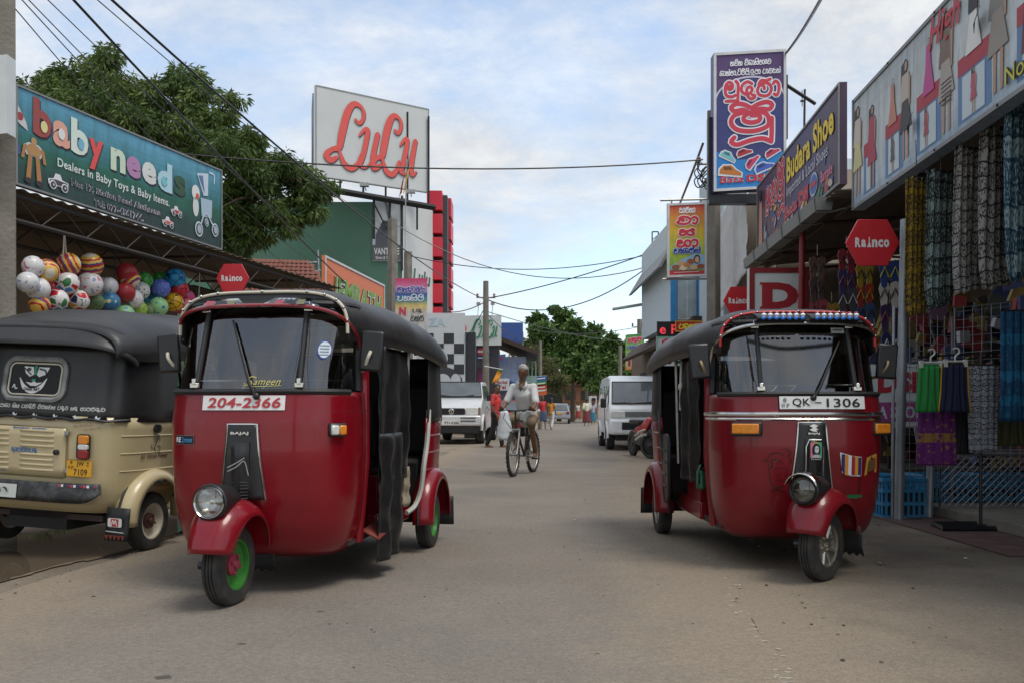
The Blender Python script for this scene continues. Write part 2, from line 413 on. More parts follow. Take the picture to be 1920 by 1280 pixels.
def sign(name, label, cat, bl, br, H, thick=0.08, panel=None, frame=None, fw=0.04, group=None, step=0.003, tilt=0.0, H2=None):
    """board seen with bottom corners bl -> br (left to right); returns thing, print, width"""
    bl, br = Vector(bl), Vector(br); u = (br - bl); W = u.length; u.normalize()
    z = Vector((0, 0, 1)); n = Vector((u.x, u.y, 0)).cross(z).normalized()
    z = (z + n * tilt).normalized() if tilt else z
    t = thing(name, label, cat, bl, 0, group)
    b = MB(); b.prism([(0, 0), (W, 0), (W, H2 or H), (0, H)], (0, 0, 0), u, z, -n * thick)
    b.build('panel', panel, t, smooth=0)
    if frame:
        f = MB(); P = [(0, 0), (W, 0), (W, H2 or H), (0, H)]
        c = Vector((W / 2, H / 2, 0))
        for i in range(4):
            a, d = Vector(P[i] + (0,)), Vector(P[(i + 1) % 4] + (0,))
            ia, idd = [Vector((min(max(q.x, fw), W - fw), (fw if q.y < 0.01 else q.y - fw), 0)) for q in (a, d)]
            f.prism([tuple(a[:2]), tuple(d[:2]), tuple(idd[:2]), tuple(ia[:2])], n * (step * 0.9), u, z, n * 0.012)
        f.build('frame', frame, t, smooth=0)
    return t, Print(plane((0, 0, 0), u, z, n), step), W
# ------------------------------------------------------------------ ground, road, apron, puddle
def ground_mat(name, c1, c2, c3, sc, bump, rough=0.9, grain=180, edge=None):
    m, nt, N, L, b = nodes_of(name)
    t = N.new('ShaderNodeTexCoord')
    def nz(s, d=6, r=0.6):
        n = N.new('ShaderNodeTexNoise'); n.inputs['Scale'].default_value = s; n.inputs['Detail'].default_value = d; n.inputs['Roughness'].default_value = r
        L.new(t.outputs['Object'], n.inputs['Vector']); return n.outputs[0]
    def rmp(x, a, b_, ca, cb):
        r = N.new('ShaderNodeValToRGB'); r.color_ramp.elements[0].position = a; r.color_ramp.elements[1].position = b_
        r.color_ramp.elements[0].color = tuple(ca) + (1,); r.color_ramp.elements[1].color = tuple(cb) + (1,); L.new(x, r.inputs[0]); return r.outputs[0]
    def mixc(f, a, b_, mode='MIX'):
        x = N.new('ShaderNodeMix'); x.data_type = 'RGBA'; x.blend_type = mode
        if isinstance(f, float): x.inputs[0].default_value = f
        else: L.new(f, x.inputs[0])
        for i, q in ((6, a), (7, b_)):
            if isinstance(q, tuple): x.inputs[i].default_value = q + (1,)
            else: L.new(q, x.inputs[i])
        return x.outputs[2]
    base = rmp(nz(sc, 8, 0.62), 0.35, 0.68, c1, c2)
    patch = rmp(nz(sc * 0.35, 5, 0.6), 0.48, 0.66, (0, 0, 0), (1, 1, 1))
    col = mixc(patch, base, c3)
    if edge is not None:
        at_ = N.new('ShaderNodeAttribute'); at_.attribute_name = 'edge'
        ad = N.new('ShaderNodeMath'); ad.operation = 'MULTIPLY_ADD'; ad.inputs[1].default_value = 1.3; L.new(nz(3.2, 8, 0.7), ad.inputs[0]); 
        sb = N.new('ShaderNodeMath'); sb.operation = 'SUBTRACT'; sb.inputs[1].default_value = 0.68; L.new(at_.outputs['Fac'], sb.inputs[0]); L.new(sb.outputs[0], ad.inputs[2])
        col = mixc(rmp(ad.outputs[0], 0.25, 0.75, (0, 0, 0), (1, 1, 1)), col, edge)
    g = nz(grain, 3, 0.7)
    col = mixc(1.0, col, rmp(g, 0.25, 0.75, (0.68, 0.68, 0.68), (1.32, 1.31, 1.30)), 'MULTIPLY')
    col = mixc(1.0, col, rmp(nz(34, 6, 0.75), 0.3, 0.7, (0.80, 0.80, 0.80), (1.2, 1.19, 1.18)), 'MULTIPLY')
    col = mixc(rmp(nz(0.55, 9, 0.72), 0.60, 0.72, (0, 0, 0), (.55, .55, .55)), col, tuple(x * .55 for x in c3))
    vo = N.new('ShaderNodeTexVoronoi'); vo.inputs['Scale'].default_value = grain * 0.4; L.new(t.outputs['Object'], vo.inputs['Vector'])
    col = mixc(rmp(vo.outputs['Distance'], 0.10, 0.22, (0.6, 0.6, 0.6), (0, 0, 0)), col, mixc(rmp(nz(60, 2), 0.4, 0.6, (0, 0, 0), (1, 1, 1)), (0.30, 0.28, 0.25), (0.08, 0.075, 0.07)))
    L.new(col, b.inputs['Base Color']); b.inputs['Roughness'].default_value = rough; b.inputs['Specular IOR Level'].default_value = 0.25
    bp = N.new('ShaderNodeBump'); bp.inputs['Strength'].default_value = bump; bp.inputs['Distance'].default_value = 0.012
    h = N.new('ShaderNodeMath'); h.operation = 'ADD'; L.new(g, h.inputs[0]); L.new(nz(sc * 6, 6), h.inputs[1])
    L.new(h.outputs[0], bp.inputs['Height']); L.new(bp.outputs[0], b.inputs['Normal'])
    return m
DIRT = ground_mat('dusty_ground', C(128, 118, 104), C(150, 139, 123), C(112, 102, 89), 1.3, 0.5, 0.95, 120)
ASPH = ground_mat('worn_asphalt', C(122, 116, 108), C(138, 130, 120), C(130, 121, 109), 0.8, 0.5, 0.88, 150, edge=C(143, 131, 114))
CONC = ground_mat('stained_concrete', C(116, 107, 95), C(140, 130, 115), C(88, 79, 69), 1.1, 0.6, 0.9, 110, edge=C(143, 131, 114))
# ground sheet with a shallow basin where the puddle lies
def gz(x, y):
    d = ((x + 3.7) / 1.25) ** 2 + ((y - 5.9) / 0.95) ** 2
    far = 0.02 * noise.noise((x * 0.7, y * 0.7, 0)) if y < 30 else 0
    return -0.003 + far * 0.1 - 0.002 * math.exp(-d)
m = MB()
xs = [-400, -120, -40, -20, -12] + [-9 + 0.18 * i for i in range(100)] + [9.5, 12, 20, 40, 120, 400]
ys = [-60, -12, -4] + [-2 + 0.18 * i for i in range(70)] + [11 + i * 0.8 for i in range(30)] + [36, 45, 60, 90, 150, 400, 1500]
w = len(xs)
m.add([(x, y, gz(x, y)) for y in ys for x in xs], [(j * w + i, j * w + i + 1, (j + 1) * w + i + 1, (j + 1) * w + i) for j in range(len(ys) - 1) for i in range(w - 1)])
m.build('ground', DIRT, None, kind='structure', smooth=60)
def strip(name, left, right, z, mat, nx=28, step=0.35, ragged=0.05):
    """sheet between two edge lines given as (y, x) tables; vertex attribute 'edge' is 1 at its rims"""
    f = lambda tab, y: lerp_y(tab, y)
    y0, y1 = max(left[0][0], right[0][0]), min(left[-1][0], right[-1][0]); rows = []; y = y0
    while y < y1: rows.append(y); y += step if y < 30 else step * 6
    rows.append(y1); vs = []; ed = []
    for y in rows:
        l = f(left, y) + ragged * noise.noise((y * 1.7, 3.3, 0)) * 2; r = f(right, y) + ragged * noise.noise((y * 1.7, 9.1, 0)) * 2
        for i in range(nx + 1):
            t = i / nx; x = l + (r - l) * t; vs.append((x, y, z)); d = min(x - l, r - x); ed.append(max(0.0, 1 - d / 1.25))
    mm = MB(); mm.add(vs, [(j * (nx + 1) + i, j * (nx + 1) + i + 1, (j + 1) * (nx + 1) + i + 1, (j + 1) * (nx + 1) + i) for j in range(len(rows) - 1) for i in range(nx)])
    o = mm.build(name, mat, None, kind='structure', recalc=False)
    a = o.data.attributes.new('edge', 'FLOAT', 'POINT'); a.data.foreach_set('value', ed)
    return o
def lerp_y(tab, y):
    if y <= tab[0][0]: return tab[0][1]
    for a, b in zip(tab, tab[1:]):
        if y <= b[0]: return a[1] + (b[1] - a[1]) * (y - a[0]) / (b[0] - a[0])
    return tab[-1][1]
ROAD_L = [(-12, -2.3), (0, -2.55), (3.2, -2.75), (4.9, -2.80), (6.3, -2.62), (7.6, -2.5), (12, -2.1), (19, -1.5), (29, -1.25), (40, -0.3), (52, 1.0), (90, 4.4), (150, 9.5)]
ROAD_R = [(-12, 0.9), (0, 1.0), (3.2, 1.05), (4.0, 1.12), (5.3, 1.3), (8, 1.65), (16, 2.6), (21, 3.15), (35, 4.2), (60, 5.9), (90, 8.4), (150, 13.5)]
strip('road', ROAD_L, ROAD_R, 0.004, ASPH, 44)
strip('shop_forecourt', [(-6, 0.86), (3.2, 1.0), (5.3, 1.24), (8, 1.58), (12, 2.05), (18, 2.75)], [(-6, 9.4), (18, 9.4)], 0.0015, CONC, 40)
m = MB()
tile_mat = pm('red_floor_tile', C(92, 68, 64), rough=0.6, var=0.15, scale=5, dirt=0.5, dirtcol=(0.16, 0.13, 0.11))
q = [gp(1690, 975), gp(1770, 972), gp(1960, 1062)]
tl_root = thing('tiled_floor', None, None, (0, 0, 0)); tl_root['kind'] = 'structure'
tmesh = None
for i in range(7):
    for j in range(12):
        x, y = 3.52 + i * 0.305, 4.9 + j * 0.305
        if x < 3.5 + 0.15 * (y < 6): continue
        if tmesh is None:
            mm = MB(); mm.bx(-0.149, 0.149, -0.149, 0.149, 0, 0.012); tmesh = mm.mesh('floor_tile', tile_mat, 0)
        o = bpy.data.objects.new('floor_tile', tmesh); COL.objects.link(o); o.parent = tl_root; o.location = (x, y, 0.0025 + 0.001 * random.random())
# puddle: a sheet of muddy water
def water():
    m, nt, N, L, b = nodes_of('muddy_water')
    t = N.new('ShaderNodeTexCoord'); n = N.new('ShaderNodeTexNoise'); n.inputs['Scale'].default_value = 2.5; n.inputs['Detail'].default_value = 3; L.new(t.outputs['Object'], n.inputs['Vector'])
    bp = N.new('ShaderNodeBump'); bp.inputs['Strength'].default_value = 0.04; L.new(n.outputs[0], bp.inputs['Height']); L.new(bp.outputs[0], b.inputs['Normal'])
    b.inputs['Base Color'].default_value = (0.115, 0.088, 0.060, 1); b.inputs['Roughness'].default_value = 0.03; b.inputs['IOR'].default_value = 1.33
    return m
pts = []
edge = [gp(-60, 1098), gp(40, 1078), gp(120, 1056), gp(200, 1040), gp(262, 1024), gp(330, 1000), gp(360, 982), gp(330, 972), gp(250, 978), gp(190, 985), gp(120, 990), gp(70, 998), gp(0, 1002), gp(-120, 1010), gp(-220, 1060)]
P = cr_pts(edge, 6, closed=True)
cen = sum(P, Vector()) / len(P)
m = MB(); m.add([cen + (p - cen) * (1.05 + .04 * noise.noise((i * .5, 7, 0))) + Vector((.05 * noise.noise((i * .6, 2, 0)), .10 * noise.noise((4, i * .6, 0)) - .04, 0)) for i, p in enumerate(P)], [tuple(range(len(P)))])
m.build('wet_mud', pm('wet_mud', C(112, 97, 79), rough=.7, var=.25, scale=6, bump=.5), None, kind='structure', smooth=0, recalc=False, loc=(0, 0, .0048))
m = MB(); m.add([Vector((p.x + 0.03 * noise.noise((i * 0.9, 0, 0)), p.y + 0.09 * noise.noise((0, i * 0.7, 0)), 0.0)) for i, p in enumerate(P)], [tuple(range(len(P)))])
m.build('puddle', water(), None, kind='structure', smooth=0, recalc=False, loc=(0, 0, 0.0055))
# little stones and litter on the dust
m = MB()
gm = [pm('pebble', C(120, 108, 92), rough=0.9, var=0.3), pm('pebble_dark', C(80, 72, 62), rough=0.9, var=0.3)]
for i in range(420):
    y = random.uniform(3.1, 14); side = random.random()
    x = lerp_y(ROAD_R, y) + abs(random.gauss(0, 0.9)) + 0.1 if side < 0.55 else lerp_y(ROAD_L, y) - abs(random.gauss(0, 0.35)) + 0.2
    r = random.uniform(0.003, 0.011); m.use(random.choice(gm)); m.sphere((x, y, r * 0.5), (r, r * random.uniform(.6, 1), r * 0.6), 5, 3)
for i in range(120):
    y = random.uniform(3.1, 12); x = random.uniform(lerp_y(ROAD_L, y), lerp_y(ROAD_R, y)); r = random.uniform(0.002, 0.006); m.use(gm[1]); m.sphere((x, y, 0.004 + r * 0.4), (r, r, r * .6), 5, 3)
m.build('gravel', None, None, kind='stuff', smooth=0)
m = MB()
lm = [pm('dry_leaf', C(95, 70, 45), rough=0.8), pm('paper_scrap', C(205, 200, 190), rough=0.8), pm('dark_scrap', C(45, 38, 32), rough=0.8)]
for i in range(70):
    y = random.uniform(3.2, 13); x = lerp_y(ROAD_R, y) + random.uniform(-0.2, 3.2) if random.random() < .75 else random.uniform(lerp_y(ROAD_L, y) - .3, lerp_y(ROAD_R, y))
    a = random.uniform(0, 6.3); s = random.uniform(0.012, 0.035); m.use(random.choice(lm))
    c, d = math.cos(a) * s, math.sin(a) * s
    m.add([(x - c, y - d, 0.018), (x + d * .4, y - c * .4, 0.026), (x + c, y + d, 0.018), (x - d * .4, y + c * .4, 0.022)], [(0, 1, 2, 3)])
m.build('litter', None, None, kind='stuff', smooth=0, recalc=False)
# broken remains of a white edge line
m = MB()
for i in range(90):
    y = 3.15 + random.random() ** 1.3 * 5.5; x = lerp_y(ROAD_R, y) + random.gauss(-.02, .03); s = random.uniform(.003, .014)
    m.add([(x + s * 1.6 * math.cos(k) * random.uniform(.4, 1.2), y + s * math.sin(k) * random.uniform(.4, 1.2), 0.0054) for k in (0.2, 1.2, 2.3, 3.5, 4.6, 5.6)], [(0, 1, 2, 3, 4, 5)])
m.build('road_marking', pm('worn_white_line', C(178, 168, 152), rough=0.9, var=0.2), None, kind='structure', smooth=0, recalc=False)
m = MB(); rs = random.Random(12)
for x, y, r in ((-1.15, 3.75, .018), (-.85, 4.1, .012), (-1.3, 3.28, .03), (-.62, 3.95, .010), (-.95, 4.35, .016), (.35, 3.6, .010)):
    ph = rs.random() * 6; m.add([(x + r * 1.3 * math.cos(k * .628) * rs.uniform(.6, 1.1), y + r * math.sin(k * .628) * rs.uniform(.5, 1.1), .0052) for k in range(10)], [tuple(range(10))])
m.build('road_stain', pm('oil_stain', C(84, 78, 71), rough=.8, var=.2), None, kind='structure', smooth=0, recalc=False)
# ------------------------------------------------------------------ three wheelers (heading along local -Y, origin where the front tyre meets the road)
M_VINYL = pm('black_vinyl', (0.022, 0.022, 0.023), rough=0.42, var=0.35, scale=3, bump=0.25, bscale=5, dirt=0.25, dirtcol=(0.06, 0.055, 0.05))
M_TARP = pm('black_tarpaulin', (0.012, 0.013, 0.014), rough=0.33, var=0.4, scale=6, bump=0.5, bscale=9)
M_RUB = pm('black_rubber', (0.018, 0.018, 0.019), rough=0.6, var=0.3, scale=10)
M_TYRE = pm('tyre_rubber', (0.028, 0.027, 0.026), rough=0.8, var=0.25, scale=14, dirt=0.5, dirtcol=(0.13, 0.11, 0.09))
M_BLK = pm('black_plastic', (0.016, 0.016, 0.017), rough=0.35, var=0.2, scale=8)
M_CHR = pm('chrome', (0.62, 0.61, 0.58), rough=0.18, metal=1.0, var=0.1, scale=12)
M_STEEL = pm('dull_steel', (0.36, 0.35, 0.33), rough=0.45, metal=0.8, var=0.2, scale=9)
M_DARK = pm('dark_interior', (0.02, 0.02, 0.02), rough=0.8, var=0.3)
M_SEAT = pm('dark_seat_vinyl', (0.03, 0.026, 0.026), rough=0.5, var=0.25)
M_AMB = pm('amber_lens', (0.75, 0.25, 0.02), rough=0.15, var=0.15, scale=40, coat=0.6)
M_REDL = pm('red_lens', (0.28, 0.01, 0.015), rough=0.15, var=0.15, scale=40, coat=0.6)
M_CLR = pm('clear_lens', (0.7, 0.7, 0.66), rough=0.12, var=0.12, scale=30, coat=0.6)
M_WHT = pm('white_plate', C(225, 225, 220), rough=0.4, var=0.05)
M_GLASS = glass('windscreen_glass', (0.58, 0.62, 0.62), 0.12)

def lerp_tab(tab, x):
    if x <= tab[0][0]: return tab[0][1:]
    for a, b in zip(tab, tab[1:]):
        if x <= b[0]:
            t = (x - a[0]) / (b[0] - a[0]); return tuple(p + (q - p) * t for p, q in zip(a[1:], b[1:]))
    return tab[-1][1:]
def arc2(s, e):
    a = s * math.pi / 2
    return math.copysign(abs(math.sin(a)) ** e, a), abs(math.cos(a)) ** e
EN = 0.58
COWL = [(0.20, 0.40, 0.36), (0.23, 0.445, 0.29), (0.28, 0.472, 0.245), (0.38, 0.495, 0.205), (0.52, 0.512, 0.18), (0.75, 0.525, 0.165), (0.95, 0.525, 0.17), (1.10, 0.515, 0.195)]
def cowl(x, z, h=0.0):
    """point on the nose at lateral x, height z, raised by h"""
    W, nose = lerp_tab(COWL, z); D = 0.64 - nose; e = EN
    def q(x):
        t = min(abs(x) / W, 1.0); return 0.64 - D * max(0.0, 1 - t ** (2 / e)) ** (e / 2)
    y = q(x); d = (q(x + 0.01) - q(x - 0.01)) / 0.02
    n = Vector((-d * -1, -1, 0)) if False else Vector((d, -1, 0)); n.normalize()
    return Vector((x, y, z)) + n * h
pcowl = lambda u, v, h=0.0: cowl(u, v, 0.009 + h)
SCR = [(1.12, 0.503, 0.202), (1.62, 0.482, 0.36)]
def screen(s, z, h=0.0):
    W, nose = lerp_tab(SCR, z); D = 0.68 - nose; a, b = arc2(s, EN)
    return Vector((a * (W + h), 0.68 - b * (D + h), z))
def screen_x(x, z, h=0.0):
    W, nose = lerp_tab(SCR, z)
    s = math.copysign(math.asin(min(1, (abs(x) / W)) ** (1 / EN)) * 2 / math.pi, x)
    return screen(s, z, h)
CAN = [(0.42, 0.488, 1.40, 1.695), (0.60, 0.525, 1.405, 1.725), (0.95, 0.585, 1.405, 1.735), (1.35, 0.635, 1.39, 1.725), (1.8, 0.655, 1.36, 1.70), (2.15, 0.655, 1.33, 1.665), (2.36, 0.64, 1.33, 1.60), (2.47, 0.61, 1.34, 1.52)]
def canopy(s, y, h=0.0):
    hw, ev, tp = lerp_tab(CAN, y); a, b = arc2(s, 0.50 + 0.12 * min(1, max(0, (y - 0.42) / 0.6)))
    sag = 0.010 * math.sin((y - 0.42) * 9.5) * b
    return Vector((a * (hw + h), y, ev + (tp - ev + h) * b + sag))
def rear_plan(s, z, h=0.0):
    W, yb, yr = lerp_tab([(0.3, 0.555, 1.72, 2.42), (0.42, 0.60, 1.72, 2.46), (0.94, 0.625, 1.74, 2.47), (1.36, 0.615, 1.80, 2.40)], z)
    a, b = arc2(s, 0.34)
    return Vector((a * (W + h), yb + (yr - yb + h) * b, z))
def rear_x(x, z, h=0.0):
    W = lerp_tab([(0.3, 0.555), (0.42, 0.60), (0.94, 0.625), (1.36, 0.615)], z)[0]
    s = math.copysign(math.asin(min(1, abs(x) / W) ** (1 / 0.34)) * 2 / math.pi, x)
    return rear_plan(s, z, h)

def wheel(parent, c, ax, rim_mat, hub_mat, name='wheel', alloy=False, r=0.208, w=0.052):
    t = thing(name, None, None, c); t.parent = parent
    m = MB(); T = []
    prof = [(r * 0.62, -w * 0.95), (r * 0.80, -w * 1.02), (r * 0.93, -w * 0.92), (r * 0.985, -w * 0.74)]
    x = -0.66
    while x < 0.67:
        prof += [(r, w * x), (r, w * (x + 0.17)), (r * 0.965, w * (x + 0.20)), (r * 0.965, w * (x + 0.27))]; x += 0.333
    prof = prof[:-2] + [(r * 0.985, w * 0.74), (r * 0.93, w * 0.92), (r * 0.80, w * 1.02), (r * 0.62, w * 0.95)]
    m.lathe(prof, (0, 0, 0), ax, 40).build('tyre', M_TYRE, t, smooth=25)
    m = MB()
    m.lathe([(r * 0.64, -w * 0.9), (r * 0.64, w * 0.9), (r * 0.575, w * 0.86), (r * 0.55, w * 0.35), (r * 0.50, w * 0.2), (r * 0.30, w * 0.12), (0.001, w * 0.12)], (0, 0, 0), ax, 32)
    m.lathe([(r * 0.64, -w * 0.9), (r * 0.575, -w * 0.86), (r * 0.55, -w * 0.35), (r * 0.50, -w * 0.2), (r * 0.30, -w * 0.12), (0.001, -w * 0.12)], (0, 0, 0), ax, 32)
    m.build('rim', rim_mat, t, smooth=40)
    a = Vector(ax)
    m = MB()
    for sd in (-1, 1):
        m.lathe([(r * 0.27, sd * w * 0.12), (r * 0.27, sd * w * 0.5), (r * 0.2, sd * w * 0.62), (r * 0.12, sd * w * 0.66), (r * 0.1, sd * w * 0.95), (0.001, sd * w * 1.0)], (0, 0, 0), ax, 20)
        for k in range(4 if not alloy else 8):
            an = 2 * math.pi * k / (4 if not alloy else 8) + 0.4
            x = a.orthogonal().normalized(); y = a.cross(x)
            d = x * math.cos(an) + y * math.sin(an)
            if alloy: m.tube([d * r * 0.2 + a * sd * w * 0.45, d * r * 0.56 + a * sd * w * 0.62], [0.014, 0.010], 6)
            else: m.tube([d * r * 0.21 + a * sd * w * 0.4, d * r * 0.21 + a * sd * w * 0.85], 0.008, 6)
    m.build('hub', hub_mat, t, smooth=40)
    return t

def tuk(label, loc, rotz, cfg):
    P = cfg['paint']
    t = thing('three_wheeler', label, 'auto rickshaw', loc, rotz, cfg.get('group'))
    if cfg.get('roll'): t.rotation_euler = (0, R(cfg['roll']), rotz)
    # nose
    m = MB(); m.grid(lambda u, v: (lambda z, s: Vector((arc2(s, EN)[0] * lerp_tab(COWL, z)[0], 0.64 - arc2(s, EN)[1] * (0.64 - lerp_tab(COWL, z)[1]), z)))(0.20 + 0.90 * v, u * 2 - 1), 56, 26)
    m.build('nose', P, t, solid=0.015, smooth=60)
    # scuttle above the waist line and pillars
    for sx in (-1, 1):
        m = MB(); m.tube([(sx * 0.475, 0.655, 0.24), (sx * 0.518, 0.65, 0.7), (sx * 0.512, 0.66, 1.08), (sx * 0.50, 0.70, 1.38), (sx * 0.48, 0.72, 1.62)], 0.028, 8)
        m.build('door_pillar', P, t)
    m = MB(); m.tube([cowl(x / 20 * 0.5, 1.10, 0.004) for x in range(-20, 21)], 0.018, 6)
    m.build('screen_seal', M_RUB, t)
    m = MB()
    for sx in (-1, 1): m.tube([screen(sx * 0.93, z, 0.006) for z in (1.11, 1.25, 1.4, 1.52, 1.62)], 0.022, 6)
    m.tube([screen(k / 14, 1.62, 0.004) for k in range(-14, 15)], 0.02, 6)
    m.build('screen_frame', M_RUB, t)
    m = MB(); m.grid(lambda u, v: screen((u * 2 - 1) * 0.97, 1.115 + 0.505 * v), 40, 8)
    m.build('windscreen', M_GLASS, t, recalc=False, smooth=60)
    for sx in (-1, 1):
        m = MB(); m.tube([screen_x(sx * 0.285, 1.115, 0.012), screen_x(sx * 0.275, 1.60, 0.012)], 0.015, 8); br = m.build('screen_bar', M_RUB, t)
        for z in (1.135, 1.585):
            m = MB(); c = screen_x(sx * 0.283, z, 0.022); m.box(c, (0.05, 0.02, 0.028)); m.box(c + Vector((0, -0.006, 0.022)), (0.022, 0.02, 0.035))
            m.build('clip', M_CHR, br, bevel=0.003)
    # waist seam / chrome band
    zb = cfg['seam_z']
    if cfg['seam'] == 'chrome':
        m = MB(); m.tube([cowl(0.525 * math.sin(k / 24 * math.pi / 2), zb, 0.008) for k in range(-24, 25)], 0.016, 8); m.build('chrome_band', M_CHR, t)
        m = MB(); m.tube([cowl(0.525 * math.sin(k / 24 * math.pi / 2), zb - 0.03, 0.006) for k in range(-24, 25)], 0.009, 6); m.build('chrome_band', M_CHR, t)
    else:
        m = MB(); m.tube([cowl(0.525 * math.sin(k / 24 * math.pi / 2), zb, 0.002) for k in range(-24, 25)], 0.006, 6); m.build('seam', M_RUB, t)
    # sun visor over the screen
    sc_ = lambda s, e: (math.copysign(abs(math.sin(s * math.pi / 2)) ** e, s), abs(math.cos(s * math.pi / 2)) ** e)
    lip = lambda s: Vector((sc_(s, .6)[0] * 0.515, 0.60 - 0.315 * sc_(s, .6)[1], 1.33 + 0.272 * sc_(s, .42)[1]))
    top = lambda s: Vector((sc_(s, .6)[0] * 0.490, 0.66 - 0.22 * sc_(s, .6)[1], 1.36 + 0.282 * sc_(s, .42)[1]))
    m = MB(); m.grid(lambda u, v: lip(u * 2 - 1).lerp(top(u * 2 - 1), v), 40, 3)
    vz = m.build('sun_visor', M_BLK, t, solid=0.006)
    m = MB(); m.tube([lip(k / 20) + Vector((0, -0.004, 0)) for k in range(-20, 21)], 0.011, 8); m.build('trim', cfg['visor_trim'], vz)
    # canopy, its front fall, piping and studs
    m = MB(); m.grid(lambda u, v: canopy(u * 2 - 1, 0.42 + 2.05 * v), 36, 34); cn = m.build('canopy', M_VINYL, t, solid=0.012, smooth=60)
    m = MB(); m.grid(lambda u, v: canopy((u * 2 - 1), 0.42).lerp(top(u * 2 - 1) + Vector((0, -0.03, -0.012)), v), 36, 3); m.build('front_fall', M_VINYL, cn, solid=0.006)
    m = MB(); m.tube([canopy(k / 20 * 0.985, 0.415, 0.004) for k in range(-20, 21)], 0.0095, 8); m.build('piping', cfg['piping'], cn)
    for k in range(-5, 6):
        m = MB(); m.sphere(canopy(k / 5.6, 0.405, 0.008), 0.009, 8, 6); m.build('stud', M_CHR, cn)
    for sx in (-1, 1):
        m = MB(); m.tube([canopy(sx * 0.995, 0.43 + 1.9 * k / 12, -0.002) + Vector((0, 0, -0.004)) for k in range(13)], 0.007, 6); m.build('hem', cfg.get('hem', M_RUB), cn)
    # back curtain
    m = MB(); m.grid(lambda u, v: rear_plan(u * 2 - 1, 0.92 + 0.50 * v, 0.006 + 0.006 * math.sin(u * 40)), 44, 10); bc = m.build('back_curtain', M_VINYL, t, solid=0.01, smooth=60)
    # rear body
    m = MB(); m.grid(lambda u, v: rear_plan(u * 2 - 1, 0.30 + 0.645 * v), 44, 8); rb = m.build('rear_body', P, t, solid=0.014, smooth=60)
    for z in (0.58, 0.70, 0.82):
        for s0, s1 in ((-1, -0.62), (0.62, 1)):
            m = MB(); m.tube([rear_plan(s0 + (s1 - s0) * k / 8, z, 0.004) for k in range(9)], 0.007, 6); m.build('pressed_rib', P, rb)
    # floor, sills, seat box, bench
    m = MB(); m.bx(-0.47, 0.47, 0.5, 2.35, 0.235, 0.275); m.build('floor_pan', pm('dirty_floor', (0.05, 0.03, 0.028), rough=0.8), t)
    for sx in (-1, 1):
        m = MB(); m.bx(sx * 0.44, sx * 0.50, 0.95, 1.76, 0.24, 0.36); m.build('sill', P, t, bevel=0.01)
    m = MB(); m.bx(-0.49, 0.49, 1.02, 1.42, 0.276, 0.60); m.build('seat_box', P, t, bevel=0.01)
    m = MB(); m.bx(-0.36, 0.36, 1.0, 1.38, 0.602, 0.69); m.bx(-0.36, 0.36, 1.38, 1.45, 0.69, 1.08); m.build('driver_seat', M_SEAT, t, bevel=0.03)
    m = MB(); m.bx(-0.56, 0.56, 1.86, 2.3, 0.28, 0.66); m.bx(-0.56, 0.56, 2.2, 2.36, 0.66, 1.2); m.build('bench', M_SEAT, t, bevel=0.04)
    m = MB(); m.bx(-0.45, 0.45, 0.42, 0.60, 0.98, 1.08); m.build('dashboard', M_DARK, t, bevel=0.02)
    m = MB(); m.tube([(0, 0.42, 0.6), (0, 0.62, 1.08)], 0.03, 8); m.tube([(-0.33, 0.78, 1.10), (-0.15, 0.66, 1.12), (0.15, 0.66, 1.12), (0.33, 0.78, 1.10)], 0.015, 8); m.build('handlebar', M_BLK, t)
    m = MB(); m.tube([(-0.44, 0.50, 1.17), (0.44, 0.50, 1.17)], 0.009, 6); m.tube([(-0.1, 0.50, 1.17), (-0.18, 0.46, 1.09)], 0.007, 6); m.tube([(0.02, 0.50, 1.17), (-0.06, 0.46, 1.09)], 0.007, 6); m.build('screen_rail', M_CHR, t)
    m = MB()
    for sx in (-1, 1):
        m.tube([(sx * 0.55, 1.45, 0.6), (sx * 0.57, 1.45, 1.42)], 0.013, 6)
    m.tube([(-0.57, 1.45, 1.40), (0.57, 1.45, 1.40)], 0.012, 6); m.build('partition_frame', M_STEEL, t)
    m = MB()
    for y in (0.9, 1.45, 2.0): m.tube([canopy(k / 10, y, -0.02) for k in range(-10, 11)], 0.011, 6)
    m.build('roof_bow', M_BLK, t)
    # passenger entry edge
    for sx in (-1, 1):
        m = MB(); m.tube(cr_pts([(sx * 0.628, 1.80, 1.0), (sx * 0.635, 1.755, 0.88), (sx * 0.63, 1.73, 0.75), (sx * 0.62, 1.69, 0.62), (sx * 0.60, 1.69, 0.45), (sx * 0.565, 1.66, 0.34), (sx * 0.53, 1.56, 0.30)], 3), 0.018, 6); m.build('entry_trim', cfg['entry_trim'], t)
    # rear wheels, wings
    for sx in (-1, 1):
        wheel(t, (sx * 0.575, 2.0, 0.208), (sx, 0, 0), cfg['rim'], cfg['hub'], alloy=cfg.get('alloy', False))
        def wing(u, v):
            an = R(-4 + 188 * u); prof = [(0.545, 0.34), (0.60, 0.345), (0.65, 0.335), (0.678, 0.30), (0.682, 0.268)]
            x, rr = prof[min(4, int(round(v * 4)))]
            return Vector((sx * x, 2.0 - rr * math.cos(an), 0.208 + rr * math.sin(an) * 1.02 + 0.02))
        m = MB(); m.grid(wing, 26, 4); w = m.build('rear_wing', P, t, solid=0.008, smooth=60)
        m = MB(); m.tube([Vector((sx * 0.585, 2.0 - 0.352 * math.cos(R(a)), 0.228 + 0.359 * math.sin(R(a)))) for a in range(-4, 185, 9)], 0.009, 6); m.build('beading', M_RUB, w)
        m = MB(); m.grid(lambda u, v: Vector((sx * (0.52 + 0.17 * u), 2.365 + 0.02 * v, 0.34 - 0.22 * v)), 4, 4); m.build('mud_flap', M_RUB, t, solid=0.008)
